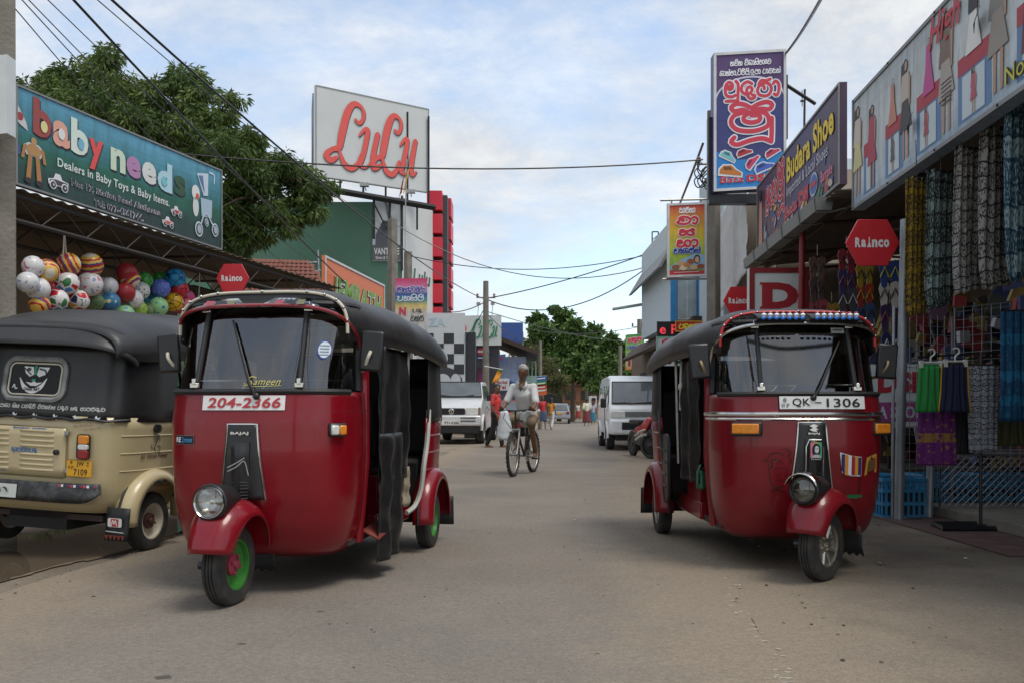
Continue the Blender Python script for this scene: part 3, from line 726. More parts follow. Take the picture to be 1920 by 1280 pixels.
    m = MB(); m.tube([(-0.5, 2.0, 0.21), (0.5, 2.0, 0.21)], 0.03, 8); m.bx(-0.2, 0.25, 1.85, 2.35, 0.16, 0.30); m.tube([(0.3, 1.3, 0.2), (0.3, 2.3, 0.2)], 0.025, 8); m.build('axle_and_engine', M_DARK, t)
    # mirrors
    for sx in cfg.get('mirrors', (-1, 1)):
        m = MB(); m.box((0, 0, 0), (0.135, 0.03, 0.225), Matrix.Rotation(R(4) * sx, 3, 'Y')); mi = m.build('mirror', M_BLK, t, bevel=0.028, loc=(sx * 0.605, 0.50, 1.345))
        m = MB(); m.tube(cr_pts([(sx * -0.105, 0.12, -0.105), (sx * -0.05, 0.02, -0.095), (sx * -0.015, -0.03, -0.04), (sx * 0.0, -0.02, 0.0)], 4), 0.010, 8); m.build('mirror_arm', cfg['mirror_arm'], mi)
    # front fork, mudguard, headlamp: turn with the steering
    st = thing('front_steering', None, None, (0, 0, 0)); st.parent = t; st.rotation_euler = (0, 0, R(cfg['steer']))
    wheel(st, (0, 0, 0.208), (1, 0, 0), cfg['rim'], cfg['hub'], 'front_wheel', alloy=cfg.get('alloy', False))
    def guard(u, v):
        an = R(14 + 158 * u); q = v * 2 - 1; hw = 0.115 + 0.035 * math.sin(math.pi * u)
        rr = 0.285 - 0.085 * abs(q) ** 2.6 + 0.03 * math.exp(-((u - 0.38) / 0.25) ** 2)
        return Vector((math.copysign(abs(q) ** 0.8, q) * hw, 0.01 - rr * 1.03 * math.cos(an), 0.235 + rr * math.sin(an)))
    m = MB(); m.grid(guard, 26, 16); m.build('mudguard', P, st, solid=0.008, smooth=70)
    m = MB(); m.tube([(-0.09, 0.03, 0.208), (-0.10, 0.05, 0.42)], 0.022, 8); m.tube([(-0.105, 0, 0.2), (-0.105, 0.10, 0.30), (-0.06, 0.12, 0.45)], 0.016, 8); m.tube([(-0.06, 0, 0.208), (-0.16, -0.02, 0.20)], [0.03, 0.02], 8); m.tube([(-0.145, 0.05, 0.45), (-0.17, 0.02, 0.30), (-0.12, 0.02, 0.2)], 0.008, 6)
    m.build('fork', M_BLK, st)
    m = MB(); m.grid(lambda u, v: Vector((-0.10 + 0.2 * u + 0.01 * math.sin(9 * v), 0.30 + 0.045 * v, 0.30 - 0.17 * v - 0.02 * (int(u * 9) % 2) * v)), 9, 3); m.build('mud_flap', M_RUB, st, solid=0.006)
    hl = Vector((0, -0.175 if cfg.get('lamp_dark') else -0.155, 0.545))
    ax = Vector((0, -1, 0.03)).normalized()
    m = MB(); m.lathe([(0.001, -0.20), (0.05, -0.19), (0.075, -0.13), (0.086, -0.04), (0.092, 0.02), (0.092, 0.045), (0.084, 0.052)], hl, ax, 28); hh = m.build('headlamp', M_BLK, st)
    m = MB(); m.lathe([(0.084, 0.046), (0.079, 0.058), (0.072, 0.05)], hl, ax, 28); m.build('bezel', M_CHR if not cfg.get('lamp_dark') else M_BLK, hh)
    m = MB(); m.lathe([(0.072, 0.046), (0.052, 0.010), (0.02, -0.01), (0.012, -0.01), (0.012, 0.02), (0.001, 0.022)], hl, ax, 28); m.build('reflector', M_CHR, hh)
    m = MB(); m.lathe([(0.074, 0.047), (0.056, 0.060), (0.03, 0.066), (0.001, 0.068)], hl, ax, 28); m.build('lens', glass('lamp_glass', (0.85, 0.86, 0.86), 0.12) if not cfg.get('lamp_dark') else glass('lamp_glass_dirty', (0.35, 0.36, 0.34), 0.10), hh, recalc=False)
    if cfg.get('lamp_dark'):
        m = MB(); m.grid(lambda u, v: hl + Vector((0.104 * math.cos(R(160 - 140 * u)), -0.03 - 0.055 * v, 0.104 * math.sin(R(160 - 140 * u)) - 0.01 * v)), 12, 2); m.build('peak', M_CHR, hh, solid=0.004)
    # black nose panel with trim
    def np_(u, v, h=0.0):
        z = 0.925 - 0.40 * v; hw = 0.082 + 0.042 * v ** 1.3
        return cowl((u * 2 - 1) * hw, z, h + 0.02 * (1 - abs(u * 2 - 1) ** 4) * (0.4 + v))
    m = MB(); m.grid(lambda u, v: np_(u, v, 0.012), 12, 16); npn = m.build('nose_panel', M_BLK, t, solid=0.012, smooth=50)
    m = MB(); m.tube([np_(0, v / 10, 0.014) for v in range(10, -1, -1)] + [np_(u / 6, 0, 0.014) for u in range(1, 7)] + [np_(1, v / 10, 0.014) for v in range(1, 11)], 0.007, 6); m.build('trim', M_CHR, npn)
    m = MB(); m.grid(lambda u, v: cowl((u - 0.5) * 0.10, 0.83 - 0.25 * v, 0.04 + 0.035 * math.sin(math.pi * min(u, 0.999)) * min(1, v * 5)), 10, 10); m.build('horn_cover', M_BLK, npn, smooth=60)
    m = MB()
    for k in range(6):
        for sx in (-1, 1): m.tube([cowl(sx * 0.012, 0.62 - 0.017 * k, 0.078), cowl(sx * 0.045, 0.62 - 0.017 * k, 0.060)], 0.003, 4)
    m.build('grille_slot', M_RUB, npn)
    # wiper
    m = MB(); a = cowl(0.07 * cfg.get('wiper_flip', 1), 1.075, 0.02); m.sphere(a, 0.02, 10, 8)
    wtop = screen_x(cfg['wiper_top'][0], cfg['wiper_top'][1], 0.02)
    m.tube([a, screen_x(cfg['wiper_top'][0] * .2 + 0.05 * cfg.get('wiper_flip', 1), 1.14, 0.03), wtop], [0.011, 0.009, 0.006], 6); m.build('wiper', M_BLK, t)
    k = cfg.get('top', 1.0)
    def squash(o):
        for ch in o.children:
            if ch.location.length < 1e-6 and ch.type == 'MESH':
                for v in ch.data.vertices:
                    if v.co.z > 1.1: v.co.z = 1.1 + (v.co.z - 1.1) * k
            elif ch.name.startswith('mirror'): ch.location.z = 1.1 + (ch.location.z - 1.1) * k
            squash(ch)
    return t, st, npn, rb, bc, squash

RED = pm('red_paint', (0.215, 0.0034, 0.0105), rough=0.28, var=0.10, scale=2.5, coat=0.4, spec=0.35, dirt=0.15, dirtcol=(0.12, 0.03, 0.03))
RED2 = pm('faded_red_paint', (0.185, 0.0036, 0.0095), rough=0.32, var=0.12, scale=3, coat=0.33, spec=0.35, dirt=0.3, dirtcol=(0.09, 0.03, 0.028))
BEIGE = pm('beige_paint', C(196, 180, 140), rough=0.35, var=0.05, scale=3, coat=0.3, dirt=0.25, dirtcol=(0.22, 0.17, 0.11))
CREAM = pm('cream_piping', C(205, 198, 178), rough=0.5, var=0.08)
GREEN_RIM = pm('green_rim_paint', (0.040, 0.20, 0.032), rough=0.35, var=0.12)
PINKHUB = pm('pink_hub_paint', (0.30, 0.04, 0.07), rough=0.4, var=0.2)
CREAM_RIM = pm('cream_rim_paint', C(215, 208, 190), rough=0.4, var=0.1, dirt=0.4, dirtcol=(0.15, 0.06, 0.03))
RUSTHUB = pm('rusty_hub', (0.09, 0.035, 0.025), rough=0.7, var=0.3)
ALLOY = pm('alloy_rim', (0.45, 0.43, 0.38), rough=0.3, metal=0.9, var=0.2)
GREYTRIM = pm('grey_trim', C(190, 188, 180), rough=0.45, var=0.1)

# --- left red three wheeler
L_, Lst, Lnp, Lrb, Lbc, Lsq = tuk('red three-wheeler with cream roof piping and green rims driving on the left of the road', gp(430, 1133), R(-7.7),
    dict(top=0.93, paint=RED, seam='black', seam_z=0.995, visor_trim=pm('red_trim', (0.25, 0.012, 0.02), rough=0.2, coat=0.6), piping=CREAM, hem=CREAM, entry_trim=GREYTRIM, rim=GREEN_RIM, hub=PINKHUB, mirror_arm=CREAM, steer=-2, wiper_top=(-0.12, 1.52)))
pr = Print(pcowl, 0.002)
pr.rect(-0.235, 1.000, 0.225, 1.078, (226, 222, 220), 2, 24, 2)
pr.text('204-2366', -0.205, 1.012, 0.405, 0.056, (176, 52, 58), bold=0.022, shear=0.18, layer=4)
pr.build('number_sticker', L_)
pr = Print(pcowl, 0.002); pr.rect(-0.40, 0.818, -0.285, 0.862, (18, 20, 24), 2, 8, 2); pr.rect(-0.403, 0.815, -0.282, 0.865, (120, 110, 115), 1, 8, 2)
pr.text('RE', -0.394, 0.827, 0.032, 0.028, (235, 235, 240), bold=0.03, layer=4); pr.text('2', -0.355, 0.827, 0.012, 0.028, (70, 160, 215), bold=0.01, layer=4); pr.text('STROKE', -0.340, 0.827, 0.052, 0.019, (70, 160, 215), bold=0.03, layer=4)
pr.build('badge', L_)
pr = Print(lambda u, v, h: cowl(u, v, 0.050 + h), 0.002); pr.text('BAJAJ', -0.05, 0.868, 0.1, 0.018, M_CHR, bold=0.04, layer=1); pr.build('badge', L_)
pr = Print(lambda u, v, h: cowl(u, v, 0.082 + h), 0.002); 
pr.stroke([(-0.05, .70), (0.0, .725), (0.042, .75)], 0.005, (170, 170, 170), 0); pr.stroke([(-0.05, .68), (0.0, .705), (0.042, .733), (0.062, .66)], 0.005, (170, 170, 170), 0); pr.build('nose_stripe', L_)
m = MB(); c = cowl(0.465, 0.893, 0.016); rt = Matrix.Rotation(R(46), 3, 'Z'); m.box(c, (0.105, 0.03, 0.075), rt); ind = m.build('indicator', M_BLK, L_, bevel=0.012)
m = MB(); m.box(c + rt @ Vector((-0.022, -0.014, 0)), (0.045, 0.03, 0.052), rt); m.build('lens', M_CLR, ind, bevel=0.008, label='clear inner lens of the indicator')
m = MB(); m.box(c + rt @ Vector((0.024, -0.012, 0)), (0.042, 0.03, 0.052), rt); m.build('lens', M_AMB, ind, bevel=0.008, label='amber outer lens of the indicator')
# visor deflectors
for sx in (-1, 1):
    m = MB(); m.grid(lambda u, v: Vector((sx * 0.20 + (u - 0.5) * (0.34 - 0.16 * v), 0.27 + 0.07 * v + 0.10 * abs(sx * 0.2 + (u - .5) * .3) ** 2 * 4, 1.592 + 0.06 * v)), 8, 2)
    m.build('visor_deflector', glass('smoked_plastic', (0.35, 0.42, 0.5), 0.12), L_, solid=0.004)
    pr = Print(lambda u, v, h: Vector((sx * 0.20 + u, 0.264 + 0.07 * v - h, 1.592 + 0.06 * v)), 0.002); pr.rect(-0.08, 0.2, -0.03, 0.75, (150, 70, 80), 1); pr.rect(-0.02, 0.2, 0.04, 0.75, (38, 40, 46), 1); pr.rect(0.05, 0.2, 0.09, 0.75, (110, 110, 80), 1); pr.build('deflector_sticker', L_)
pr = Print(lambda u, v, h: screen_x(u, v, 0.004 + h), 0.002); pr.ell(0.385, 1.345, 0.034, 0.056, (40, 75, 150), 1, 24); pr.ell(0.385, 1.345, 0.029, 0.048, (210, 220, 225), 2, 24)
for k in range(4): pr.rect(0.362, 1.312 + k * 0.018, 0.405, 1.318 + k * 0.018, (120, 135, 160), 3)
pr.build('licence_sticker', L_)
pr = Print(lambda u, v, h: screen_x(u, v, 0.004 + h), 0.002)
gold = (196, 186, 110)
pr.text('ameen', 0.035, 1.138, 0.145, 0.026, gold, shear=0.35, layer=1); pr.stroke([(0.05, 1.178), (0.025, 1.186), (0.008, 1.172), (0.028, 1.155), (0.022, 1.138), (0.0, 1.136), (-0.012, 1.148)], 0.006, gold, 1); pr.stroke([(-0.02, 1.135), (0.06, 1.128), (0.13, 1.131), (0.19, 1.134)], 0.003, gold, 1); pr.build('name_sticker', L_)
def drape(name, fn, nu, nv, mat, parent, solid=0.005): 
    m = MB(); m.grid(fn, nu, nv); return m.build(name, mat, parent, solid=solid, smooth=60)
def cur(x0, ya, yb, z0, z1, amp, taper=0.0, ph=0.0):
    def fn(u, v):
        y = ya + (yb - ya) * u * (1 - taper * abs(v - 0.35)) ; z = z1 + (z0 - z1) * v
        return Vector((x0 + amp * math.sin(u * 13 + ph + 2 * v) * (0.4 + v) + 0.02 * noise.noise((u * 3, v * 5, ph)), y + 0.03 * noise.noise((u * 4, v * 6, ph + 5)), z))
    return fn
drape('side_curtain', cur(0.575, 0.70, 1.44, 0.56, 1.40, 0.014, 0.2), 28, 22, M_TARP, L_)
drape('side_curtain', cur(0.595, 0.68, 1.20, 0.11, 0.86, 0.016, 0.15, 2.0), 24, 20, M_TARP, L_)
drape('side_curtain', cur(-0.57, 0.98, 1.5, 0.5, 1.43, 0.02, 0.3, 1.0), 20, 14, M_TARP, L_)
drape('curtain_lining', cur(0.555, 1.40, 1.54, 0.36, 0.62, 0.01, 0.2, 3.0), 8, 10, pm('tan_cloth', C(150, 138, 118), rough=0.8, var=0.1), L_)
m = MB(); m.bx(-0.5, 0.5, 1.46, 1.48, 0.62, 1.40); m.build('partition_curtain', M_DARK, L_)
m = MB(); m.grid(lambda u, v: Vector((0.50 + 0.10 * v, 0.66 + 0.26 * u, 0.30 - 0.05 * v + 0.03 * u)), 3, 2); m.build('step', pm('rusty_red', (0.17, 0.03, 0.02), rough=0.7, var=0.3), L_, solid=0.012)

# --- right red three wheeler
R_, Rst, Rnp, Rrb, Rbc, Rsq = tuk('red three-wheeler with red roof piping and rows of spot lights, parked beside the shoe shop', gp(1540, 1087), R(0.6),
    dict(top=0.87, paint=RED2, seam='chrome', seam_z=0.975, visor_trim=M_CHR, piping=pm('red_piping', C(190, 45, 50), rough=0.4, var=0.1), entry_trim=M_BLK, rim=ALLOY, hub=ALLOY, alloy=True, mirror_arm=pm('tan_mirror_arm', C(150, 132, 100), rough=0.4, metal=0.5), steer=-46, lamp_dark=True, wiper_top=(0.21, 1.47), wiper_flip=0.2))
RP = [(-0.2, 0)]
pr = Print(pcowl, 0.002); pr.rect(-0.195, 1.003, 0.335, 1.088, (30, 30, 30), 3, 24, 2); pr.rect(-0.191, 1.007, 0.331, 1.084, (226, 226, 222), 5, 24, 2)
blk = (22, 22, 26)
pr.text('W', -0.183, 1.015, 0.024, 0.026, blk, 0.0, layer=7); pr.text('P', -0.150, 1.015, 0.016, 0.026, blk, layer=7); pr.ell(-0.160, 1.062, 0.011, 0.013, (130, 130, 135), 7)
pr.text('QK', -0.115, 1.018, 0.108, 0.054, blk, 0.012, layer=7); pr.rect(0.022, 1.042, 0.06, 1.049, blk, 7); pr.text('1306', 0.092, 1.018, 0.205, 0.054, blk, 0.012, layer=7)
pr.build('number_plate', R_)
for sx, x in ((-1, -0.375), (1, 0.45)):
    c = cowl(x, 0.885, 0.022); rt = Matrix.Rotation(R(25 if sx > 0 else -22), 3, 'Z')
    m = MB(); m.box(c, (0.185 if sx < 0 else 0.15, 0.035, 0.085), rt); ind = m.build('indicator', M_BLK, R_, bevel=0.01)
    m = MB(); m.box(c + rt @ Vector((-0.006, -0.012, 0.002)), (0.162 if sx < 0 else 0.125, 0.03, 0.062), rt); m.build('lens', M_AMB, ind, bevel=0.008)
for cx in (-0.16, 0.17):
    m = MB(); m.grid(lambda u, v: Vector((cx + (u - 0.5) * 0.30, 0.285 - 0.07 * math.sin(math.pi * v) + 0.05 * v, 1.600 + 0.07 * v)), 10, 8); lb = m.build('light_bar', M_BLK, R_, solid=0.01, bevel=0.01)
    for k in range(7):
        m = MB(); m.sphere((cx - 0.12 + k * 0.04, 0.205, 1.627), (0.0145, 0.008, 0.0125), 10, 6); m.build('lamp', pm('blue_lamp', C(40, 120, 215), rough=0.2, var=0.1, coat=0.5), lb)
        m = MB(); m.sphere((cx - 0.112 + k * 0.04, 0.222, 1.652), (0.0155, 0.010, 0.0125), 10, 6); m.build('lamp', pm('white_lamp', C(240, 240, 240), rough=0.2, var=0.03, coat=0.5), lb)
        m = MB(); m.sphere((cx - 0.104 + k * 0.04, 0.252, 1.672), (0.0135, 0.012, 0.006), 10, 6); m.build('lamp', pm('red_lamp', C(190, 60, 80), rough=0.2, var=0.1, coat=0.5), lb)
m = MB()
for k in range(-8, 9):
    a = k / 9.0; m.tube([canopy(a, 0.42, 0.001).lerp(Vector((canopy(a, 0.42).x * 0.93, 0.40, 1.60)), q) + Vector((0.03 * q, -0.008, 0)) for q in (0.05, 0.6)], 0.003, 4)
m.build('fall_pleat', M_RUB, R_)
# prints on the right nose
pr = Print(pcowl, 0.002)
# lion-free portrait sketch: loose black strokes
for q in ([(-.27, .70), (-.24, .735), (-.20, .74), (-.17, .725)], [(-.26, .69), (-.25, .60), (-.235, .55), (-.20, .53), (-.165, .55), (-.15, .60), (-.145, .66)], [(-.24, .70), (-.235, .665), (-.255, .64)], [(-.19, .76), (-.155, .765), (-.13, .74), (-.15, .72)], [(-.15, .72), (-.125, .70), (-.135, .67)], [(-.22, .645), (-.205, .65), (-.19, .643)], [(-.18, .645), (-.165, .65)], [(-.20, .625), (-.198, .605), (-.19, .60)], [(-.212, .578), (-.198, .572), (-.18, .578)], [(-.24, .50), (-.225, .52), (-.2, .515), (-.17, .505), (-.15, .50)], [(-.225, .53), (-.215, .51)], [(-.26, .70), (-.275, .69), (-.29, .70)], [(-.25, .69), (-.225, .70), (-.2, .695), (-.175, .68)]):
    pr.stroke(q, [0.002, 0.007, 0.003], (28, 10, 12), 1.5)
pr.build('sketch_sticker', R_)
pr = Print(pcowl, 0.002)
pr.poly([(.17, .745), (.24, .725), (.31, .715), (.31, .595), (.24, .60), (.185, .62)], (225, 222, 225), 1)
for k, c in enumerate(((40, 45, 95), (210, 140, 60), (225, 220, 222), (150, 35, 45), (205, 140, 50), (45, 45, 95))):
    x0 = .180 + k * .0212; pr.poly([(x0, .735 - k * .004), (x0 + .0205, .732 - k * .004), (x0 + .0205, .604), (x0, .607 if k else .64)], c, 2.5)
pr.stroke([(.305, .60), (.30, .54), (.297, .50)], 0.006, (40, 15, 15), 2); pr.ell(.265, .475, .06, .012, (30, 110, 60), 2)
pr.build('flag_sticker', R_)
pr = Print(pcowl, 0.002); pr.poly([(.345, .71), (.42, .735), (.425, .62), (.33, .60)], (190, 150, 60), 1); pr.poly([(.358, .69), (.41, .71), (.414, .64), (.35, .62)], (120, 75, 40), 2); pr.rect(.36, .64, .368, .69, (50, 90, 60), 3); pr.build('flag_sticker', R_)
pr = Print(pcowl, 0.002)
for k, c in enumerate(((150, 50, 45), (215, 190, 60), (50, 60, 120), (215, 150, 60), (60, 140, 80), (170, 60, 60))):
    pr.stroke([(-.06 + k * .027, .948), (-.048 + k * .027, .955), (-.045 + k * .027, .938), (-.058 + k * .027, .930), (-.046 + k * .027, .922)], .005, c, 2)
pr.build('name_sticker', R_)
pr = Print(lambda u, v, h: cowl(u, v, 0.046 + h), 0.002)
for z in (0.905, 0.883): pr.poly([(-.028, z), (.0, z + .012), (.028, z), (.012, z - .004), (.02, z - .014), (-.008, z - .010)], M_CHR, 1)
pr.text('BAJAJ', -0.034, 0.852, 0.068, 0.013, M_CHR, bold=0.04, layer=1); pr.build('badge', R_)
pr = Print(lambda u, v, h: cowl(u, v, 0.080 + h), 0.0015)
pr.rect(-.037, .70, .037, .812, (8, 8, 8), 0); pr.rect(-.034, .715, -.010, .808, (215, 130, 150), 1.5); pr.rect(-.010, .715, .012, .808, (205, 185, 70), 1.5); pr.rect(.012, .715, .034, .808, (70, 160, 120), 1.5)
pr.ell(0, .762, .025, .040, (14, 14, 16), 3); pr.ell(.002, .765, .013, .022, (200, 200, 200), 4); pr.ell(-.004, .77, .004, .002, (20, 20, 20), 5, 8); pr.ell(.008, .77, .004, .002, (20, 20, 20), 5, 8); pr.poly([(-.03, .716), (-.012, .735), (.012, .735), (.03, .716)], (190, 190, 190), 4)
pr.text('BOB MARLEY', -.03, .703, .06, .008, (210, 210, 210), .02, layer=2)
pr.build('portrait_sticker', R_)
m = MB(); m.tube([cowl(-0.052, z, 0.062) for z in (0.55, 0.62, 0.70, 0.78)] + [cowl(x, 0.822, 0.066) for x in (-0.035, 0.035)] + [cowl(0.052, z, 0.062) for z in (0.78, 0.70, 0.62, 0.55)], 0.005, 6); m.build('cover_trim', M_CHR, R_)
pr = Print(lambda u, v, h: screen_x(u, v, 0.004 + h), 0.002); pr.rect(.18, 1.535, .265, 1.575, (165, 170, 165), 1); pr.rect(.195, 1.553, .25, 1.561, (60, 60, 60), 2); pr.build('licence_sticker', R_)
m = MB(); m.bx(-0.5, 0.5, 1.46, 1.48, 0.62, 1.40); m.build('partition_curtain', M_DARK, R_)
drape('side_curtain', cur(-0.545, 0.86, 1.42, 0.50, 1.42, 0.022, 0.1), 28, 22, M_TARP, R_)
drape('side_curtain', cur(0.56, 0.98, 1.5, 0.5, 1.43, 0.02, 0.3, 1.0), 20, 14, M_TARP, R_)
m = MB(); m.prism([(1.46, .36), (1.50, .30), (1.62, .29), (1.69, .36), (1.71, .55), (1.72, .82), (1.50, .82), (1.46, .75)], (-0.60, 0, 0), (0, 1, 0), (0, 0, 1), (-0.03, 0, 0)); gd = m.build('side_guard', M_BLK, R_, bevel=0.012)
m = MB()
for z in (.42, .51, .60, .69): m.tube([(-0.634, 1.53, z), (-0.634, 1.67, z + .012)], 0.006, 5)
m.build('guard_rib', M_BLK, gd)
m = MB(); m.tube([(-0.56, 1.30, 1.40), (-0.565, 1.30, 1.25), (-0.565, 1.31, 1.0)], 0.009, 6); m.sphere((-0.565, 1.30, 1.18), (0.02, 0.02, 0.035), 10, 8); m.build('rope', GREYTRIM, R_)
m = MB(); m.lathe([(0.02, 0), (0.035, 0.01), (0.035, 0.10), (0.015, 0.13)], (-0.515, 0.84, 0.46), (0, 0, 1), 14); m.tube([(-0.53, 0.80, 0.63), (-0.55, 0.80, 0.58), (-0.55, 0.80, 0.50)], 0.01, 6); m.build('water_bottle', pm('green_plastic', C(30, 88, 62), rough=0.3), R_)

# --- beige three wheeler, seen from behind
B_, Bst, Bnp, Brb, Bbc, Bsq = tuk('beige three-wheeler with black canopy seen from behind beside the puddle', (-2.80, 8.36, 0.03), R(169),
    dict(paint=BEIGE, seam='black', seam_z=0.99, visor_trim=M_CHR, piping=M_RUB, entry_trim=M_BLK, rim=CREAM_RIM, hub=RUSTHUB, mirror_arm=M_STEEL, steer=0, wiper_top=(-0.12, 1.5), roll=-2.6, mirrors=(1,)))
# roof brow over the back window
def brow(u, v):
    s = (u * 2 - 1) * 0.97; a, b = arc2(s, 0.5); y0 = 2.43; dz = 0.14 * v
    return Vector((a * (0.635 + 0.02 * v), y0 - 0.25 * (1 - b) + 0.13 * v * (0.35 + 0.65 * b), 1.33 + (0.24 - 0.02 * v) * b ** 1.0 - dz * (0.5 + 0.5 * b)))
m = MB(); m.grid(brow, 40, 5); m.build('canopy_brow', M_VINYL, Bbc, solid=0.008, smooth=70)
back = lambda u, v, h=0.0: rear_x(u, v, 0.014 + h)   # u along local x (image left), v height
ub = lambda u, v, h=0.0: rear_x(-u, v, 0.016 + h)    # u to the right as one looks at the back
def rrect(u0, v0, u1, v1, r, n=4):
    P = []
    for cx, cy, a0 in ((u1 - r, v1 - r, 0), (u0 + r, v1 - r, 90), (u0 + r, v0 + r, 180), (u1 - r, v0 + r, 270)):
        P += [(cx + r * math.cos(R(a0 + 90 * k / n)), cy + r * math.sin(R(a0 + 90 * k / n))) for k in range(n + 1)]
    return P
def rr_tube(fn, q, h, rad, name, mat, par):
    m = MB(); m.tube([fn(u, v, h) for u, v in q], rad, 6, closed=True); return m.build(name, mat, par)
wn_ = rr_tube(ub, rrect(-.225, 1.045, .215, 1.315, .07), 0.004, 0.020, 'window_frame', pm('weathered_frame', (0.22, 0.23, 0.22), rough=0.5, var=0.4, scale=12), Bbc)
rr_tube(ub, rrect(-.195, 1.075, .185, 1.285, .04), 0.006, 0.006, 'inner_trim', CREAM, wn_)
pr = Print(ub, 0.002); pr.poly(rrect(-.215, 1.055, .205, 1.305, .06), (12, 12, 13), 0.5)
w_ = (225, 225, 222)
pr.poly([(-.10, 1.265), (-.03, 1.262), (-.02, 1.21), (-.05, 1.195), (-.085, 1.22)], w_, 2); pr.poly([(.01, 1.262), (.09, 1.262), (.07, 1.215), (.02, 1.195), (0, 1.21)], w_, 2)
pr.ell(-.06, 1.245, .016, .012, (70, 70, 70), 3); pr.stroke([(.02, 1.25), (.06, 1.24), (.07, 1.22)], .012, (70, 70, 70), 3); pr.stroke([(-.09, 1.25), (-.04, 1.21)], .008, (60, 60, 60), 3.4); pr.rect(-.02, 1.21, .0, 1.272, (40, 140, 100), 3); pr.rect(-.03, 1.165, .0, 1.18, (40, 150, 110), 3)
pr.stroke([(-.12, 1.185), (-.08, 1.125), (-.02, 1.10), (.04, 1.125), (.08, 1.185)], [.006, .03, .034, .03, .006], w_, 2); pr.text('DARK ART', -.075, 1.102, .115, .022, (20, 20, 20), .03, layer=5)
pr.poly([(-.075, 1.16), (-.03, 1.155), (-.012, 1.17), (.005, 1.155), (.05, 1.16), (.01, 1.135), (-.035, 1.135)], w_, 2); pr.stroke([(-.165, 1.12), (-.155, 1.14), (-.145, 1.115), (-.13, 1.115)], .007, w_, 2)
pr.build('window_print', Bbc)
pr = Print(ub, 0.002)
x = -.40
for wd in (['sa','na','da'], ['na','i','da'], ['ma','ka','aa'], ['sa','i','sa'], ['pa','va','da','i','ra','i'], ['vi','ra','na','va','sa'], ['pa','da','u','va'], ['sa','da'], ['ta','aa','ma','ra','da','va']):
    w = 0.026 * len([k for k in wd if SIN[k][0] > 0]); pr.sinhala(wd, x, .985 - 0.02 * 0, w, .024, (190, 190, 186), .0045, 1); x += w + .016
pr.build('lettering', Bbc)
for u in (-.42, -.27, -.12, .03, .18, .33, .47):
    pr = Print(ub, 0.003); pr.poly([(u - .016, .945), (u - .010, .93), (u - .016, .912), (u, .918), (u + .014, .912), (u + .010, .928), (u + .018, .948), (u + .004, .938), (u - .006, .955)], (215, 220, 225), 1); pr.build('sticker', Bbc)
m = MB(); m.tube([ub(-.6 + 1.2 * k / 30, .925 + 0.006 * math.sin(k * 1.3), 0.002) for k in range(31)], 0.010, 6); m.build('curtain_hem', M_VINYL, Bbc)
# hatch
rr_tube(ub, rrect(-.45, .53, .27, .865, .035), 0.0, 0.005, 'hatch_edge', pm('hatch_joint_beige', C(140, 126, 95), rough=0.5), Brb)  # darker beige line along the hatch joint
m = MB(); m.grid(lambda u, v: ub(-.445 + .71 * u, .535 + .325 * v, 0.004), 16, 6); ht = m.build('hatch', BEIGE, Brb, solid=0.006)
for r_ in range(4):
    for c_ in range(2):
        for hz in (0, 1):
            u0 = -.40 + .33 * c_; v0 = (.825 - .034 * r_) if hz == 0 else (.665 - .034 * r_)
            m = MB(); m.grid(lambda u, v: ub(u0 + .25 * u, v0 + .022 * v, 0.008 + 0.009 * math.sin(math.pi * v) * min(1, 8 * u, 8 * (1 - u))), 10, 4); m.build('louvre', BEIGE, ht, smooth=70)
pr = Print(ub, 0.002); blu = (50, 105, 165)
pr.sinhala(['sa','ra','na','ta'], -.36, .690, .13, .028, blu, .005, 4); pr.sinhala(['da','e','ma','vi','va','ya','da'], -.13, .690, .19, .030, blu, .005, 4)
pr.sinhala(['ka','na','ma','da','na','ya'], -.12, .846, .13, .012, blu, .003, 4); pr.sinhala(['ta','sa','va','na','ya'], .02, .846, .11, .012, blu, .003, 4)
pr.text('Whithecode', -.26, .553, .09, .012, blu, shear=.3, layer=4); pr.build('hatch_lettering', Brb)
for z in (.83, .58):
    m = MB(); m.box(ub(.275, z, 0.012), (0.03, 0.02, 0.03)); m.build('hatch_hinge', M_STEEL, ht, bevel=0.004)
m = MB(); m.lathe([(0.018, 0), (0.018, 0.02), (0.001, 0.025)], ub(.205, .70, 0.006), (0, 1, 0), 14); m.build('hatch_lock', M_BLK, ht)
pr = Print(ub, 0.002); brn = (150, 88, 58)
pr.text('Who The Knku Do', .31, .868, .13, .018, brn, shear=.4, rise=.02); pr.text('You Think Ten', .38, .848, .11, .016, brn, shear=.4, rise=.02); pr.build('lettering', Brb)
# tail lamp, plate
c = rear_x(-.405, .745, 0.03)
m = MB(); m.prism(rrect(-.045, -.082, .045, .085, .022), ub(.395, .745, 0.004), (-1, 0, 0), (0, 0, 1), (0, 0.022, 0)); tl = m.build('tail_lamp', M_BLK, Brb)
for nm, z0, z1, mt in (('amber lens at the top', .02, .078, M_AMB), ('clear lens in the middle', -.018, .018, M_CLR), ('red lens at the bottom', -.076, -.020, M_REDL)):
    m = MB(); m.prism(rrect(-.036, z0, .036, z1, .012), ub(.395, .745, 0.02), (-1, 0, 0), (0, 0, 1), (0, 0.022, 0)); m.build('lens', mt, tl, bevel=0.005, label=nm + ' of the tail lamp')
pl = plane(ub(.285, .545, 0.012) + Vector((0, 0.006, 0)), (-1, -0.0, 0), (0, 0, 1), (0, 1, 0))
m = MB(); m.prism([(0, 0), (.185, 0), (.185, .115), (0, .115)], pl(0, 0, 0), (-1, 0, 0), (0, 0, 1), (0, 0.006, 0)); npl = m.build('number_plate', pm('yellow_plate', C(222, 165, 40), rough=0.4, var=0.05), Brb)
pr = Print(lambda u, v, h: pl(u, v, 0.006 + h), 0.0015); k_ = (25, 22, 18)
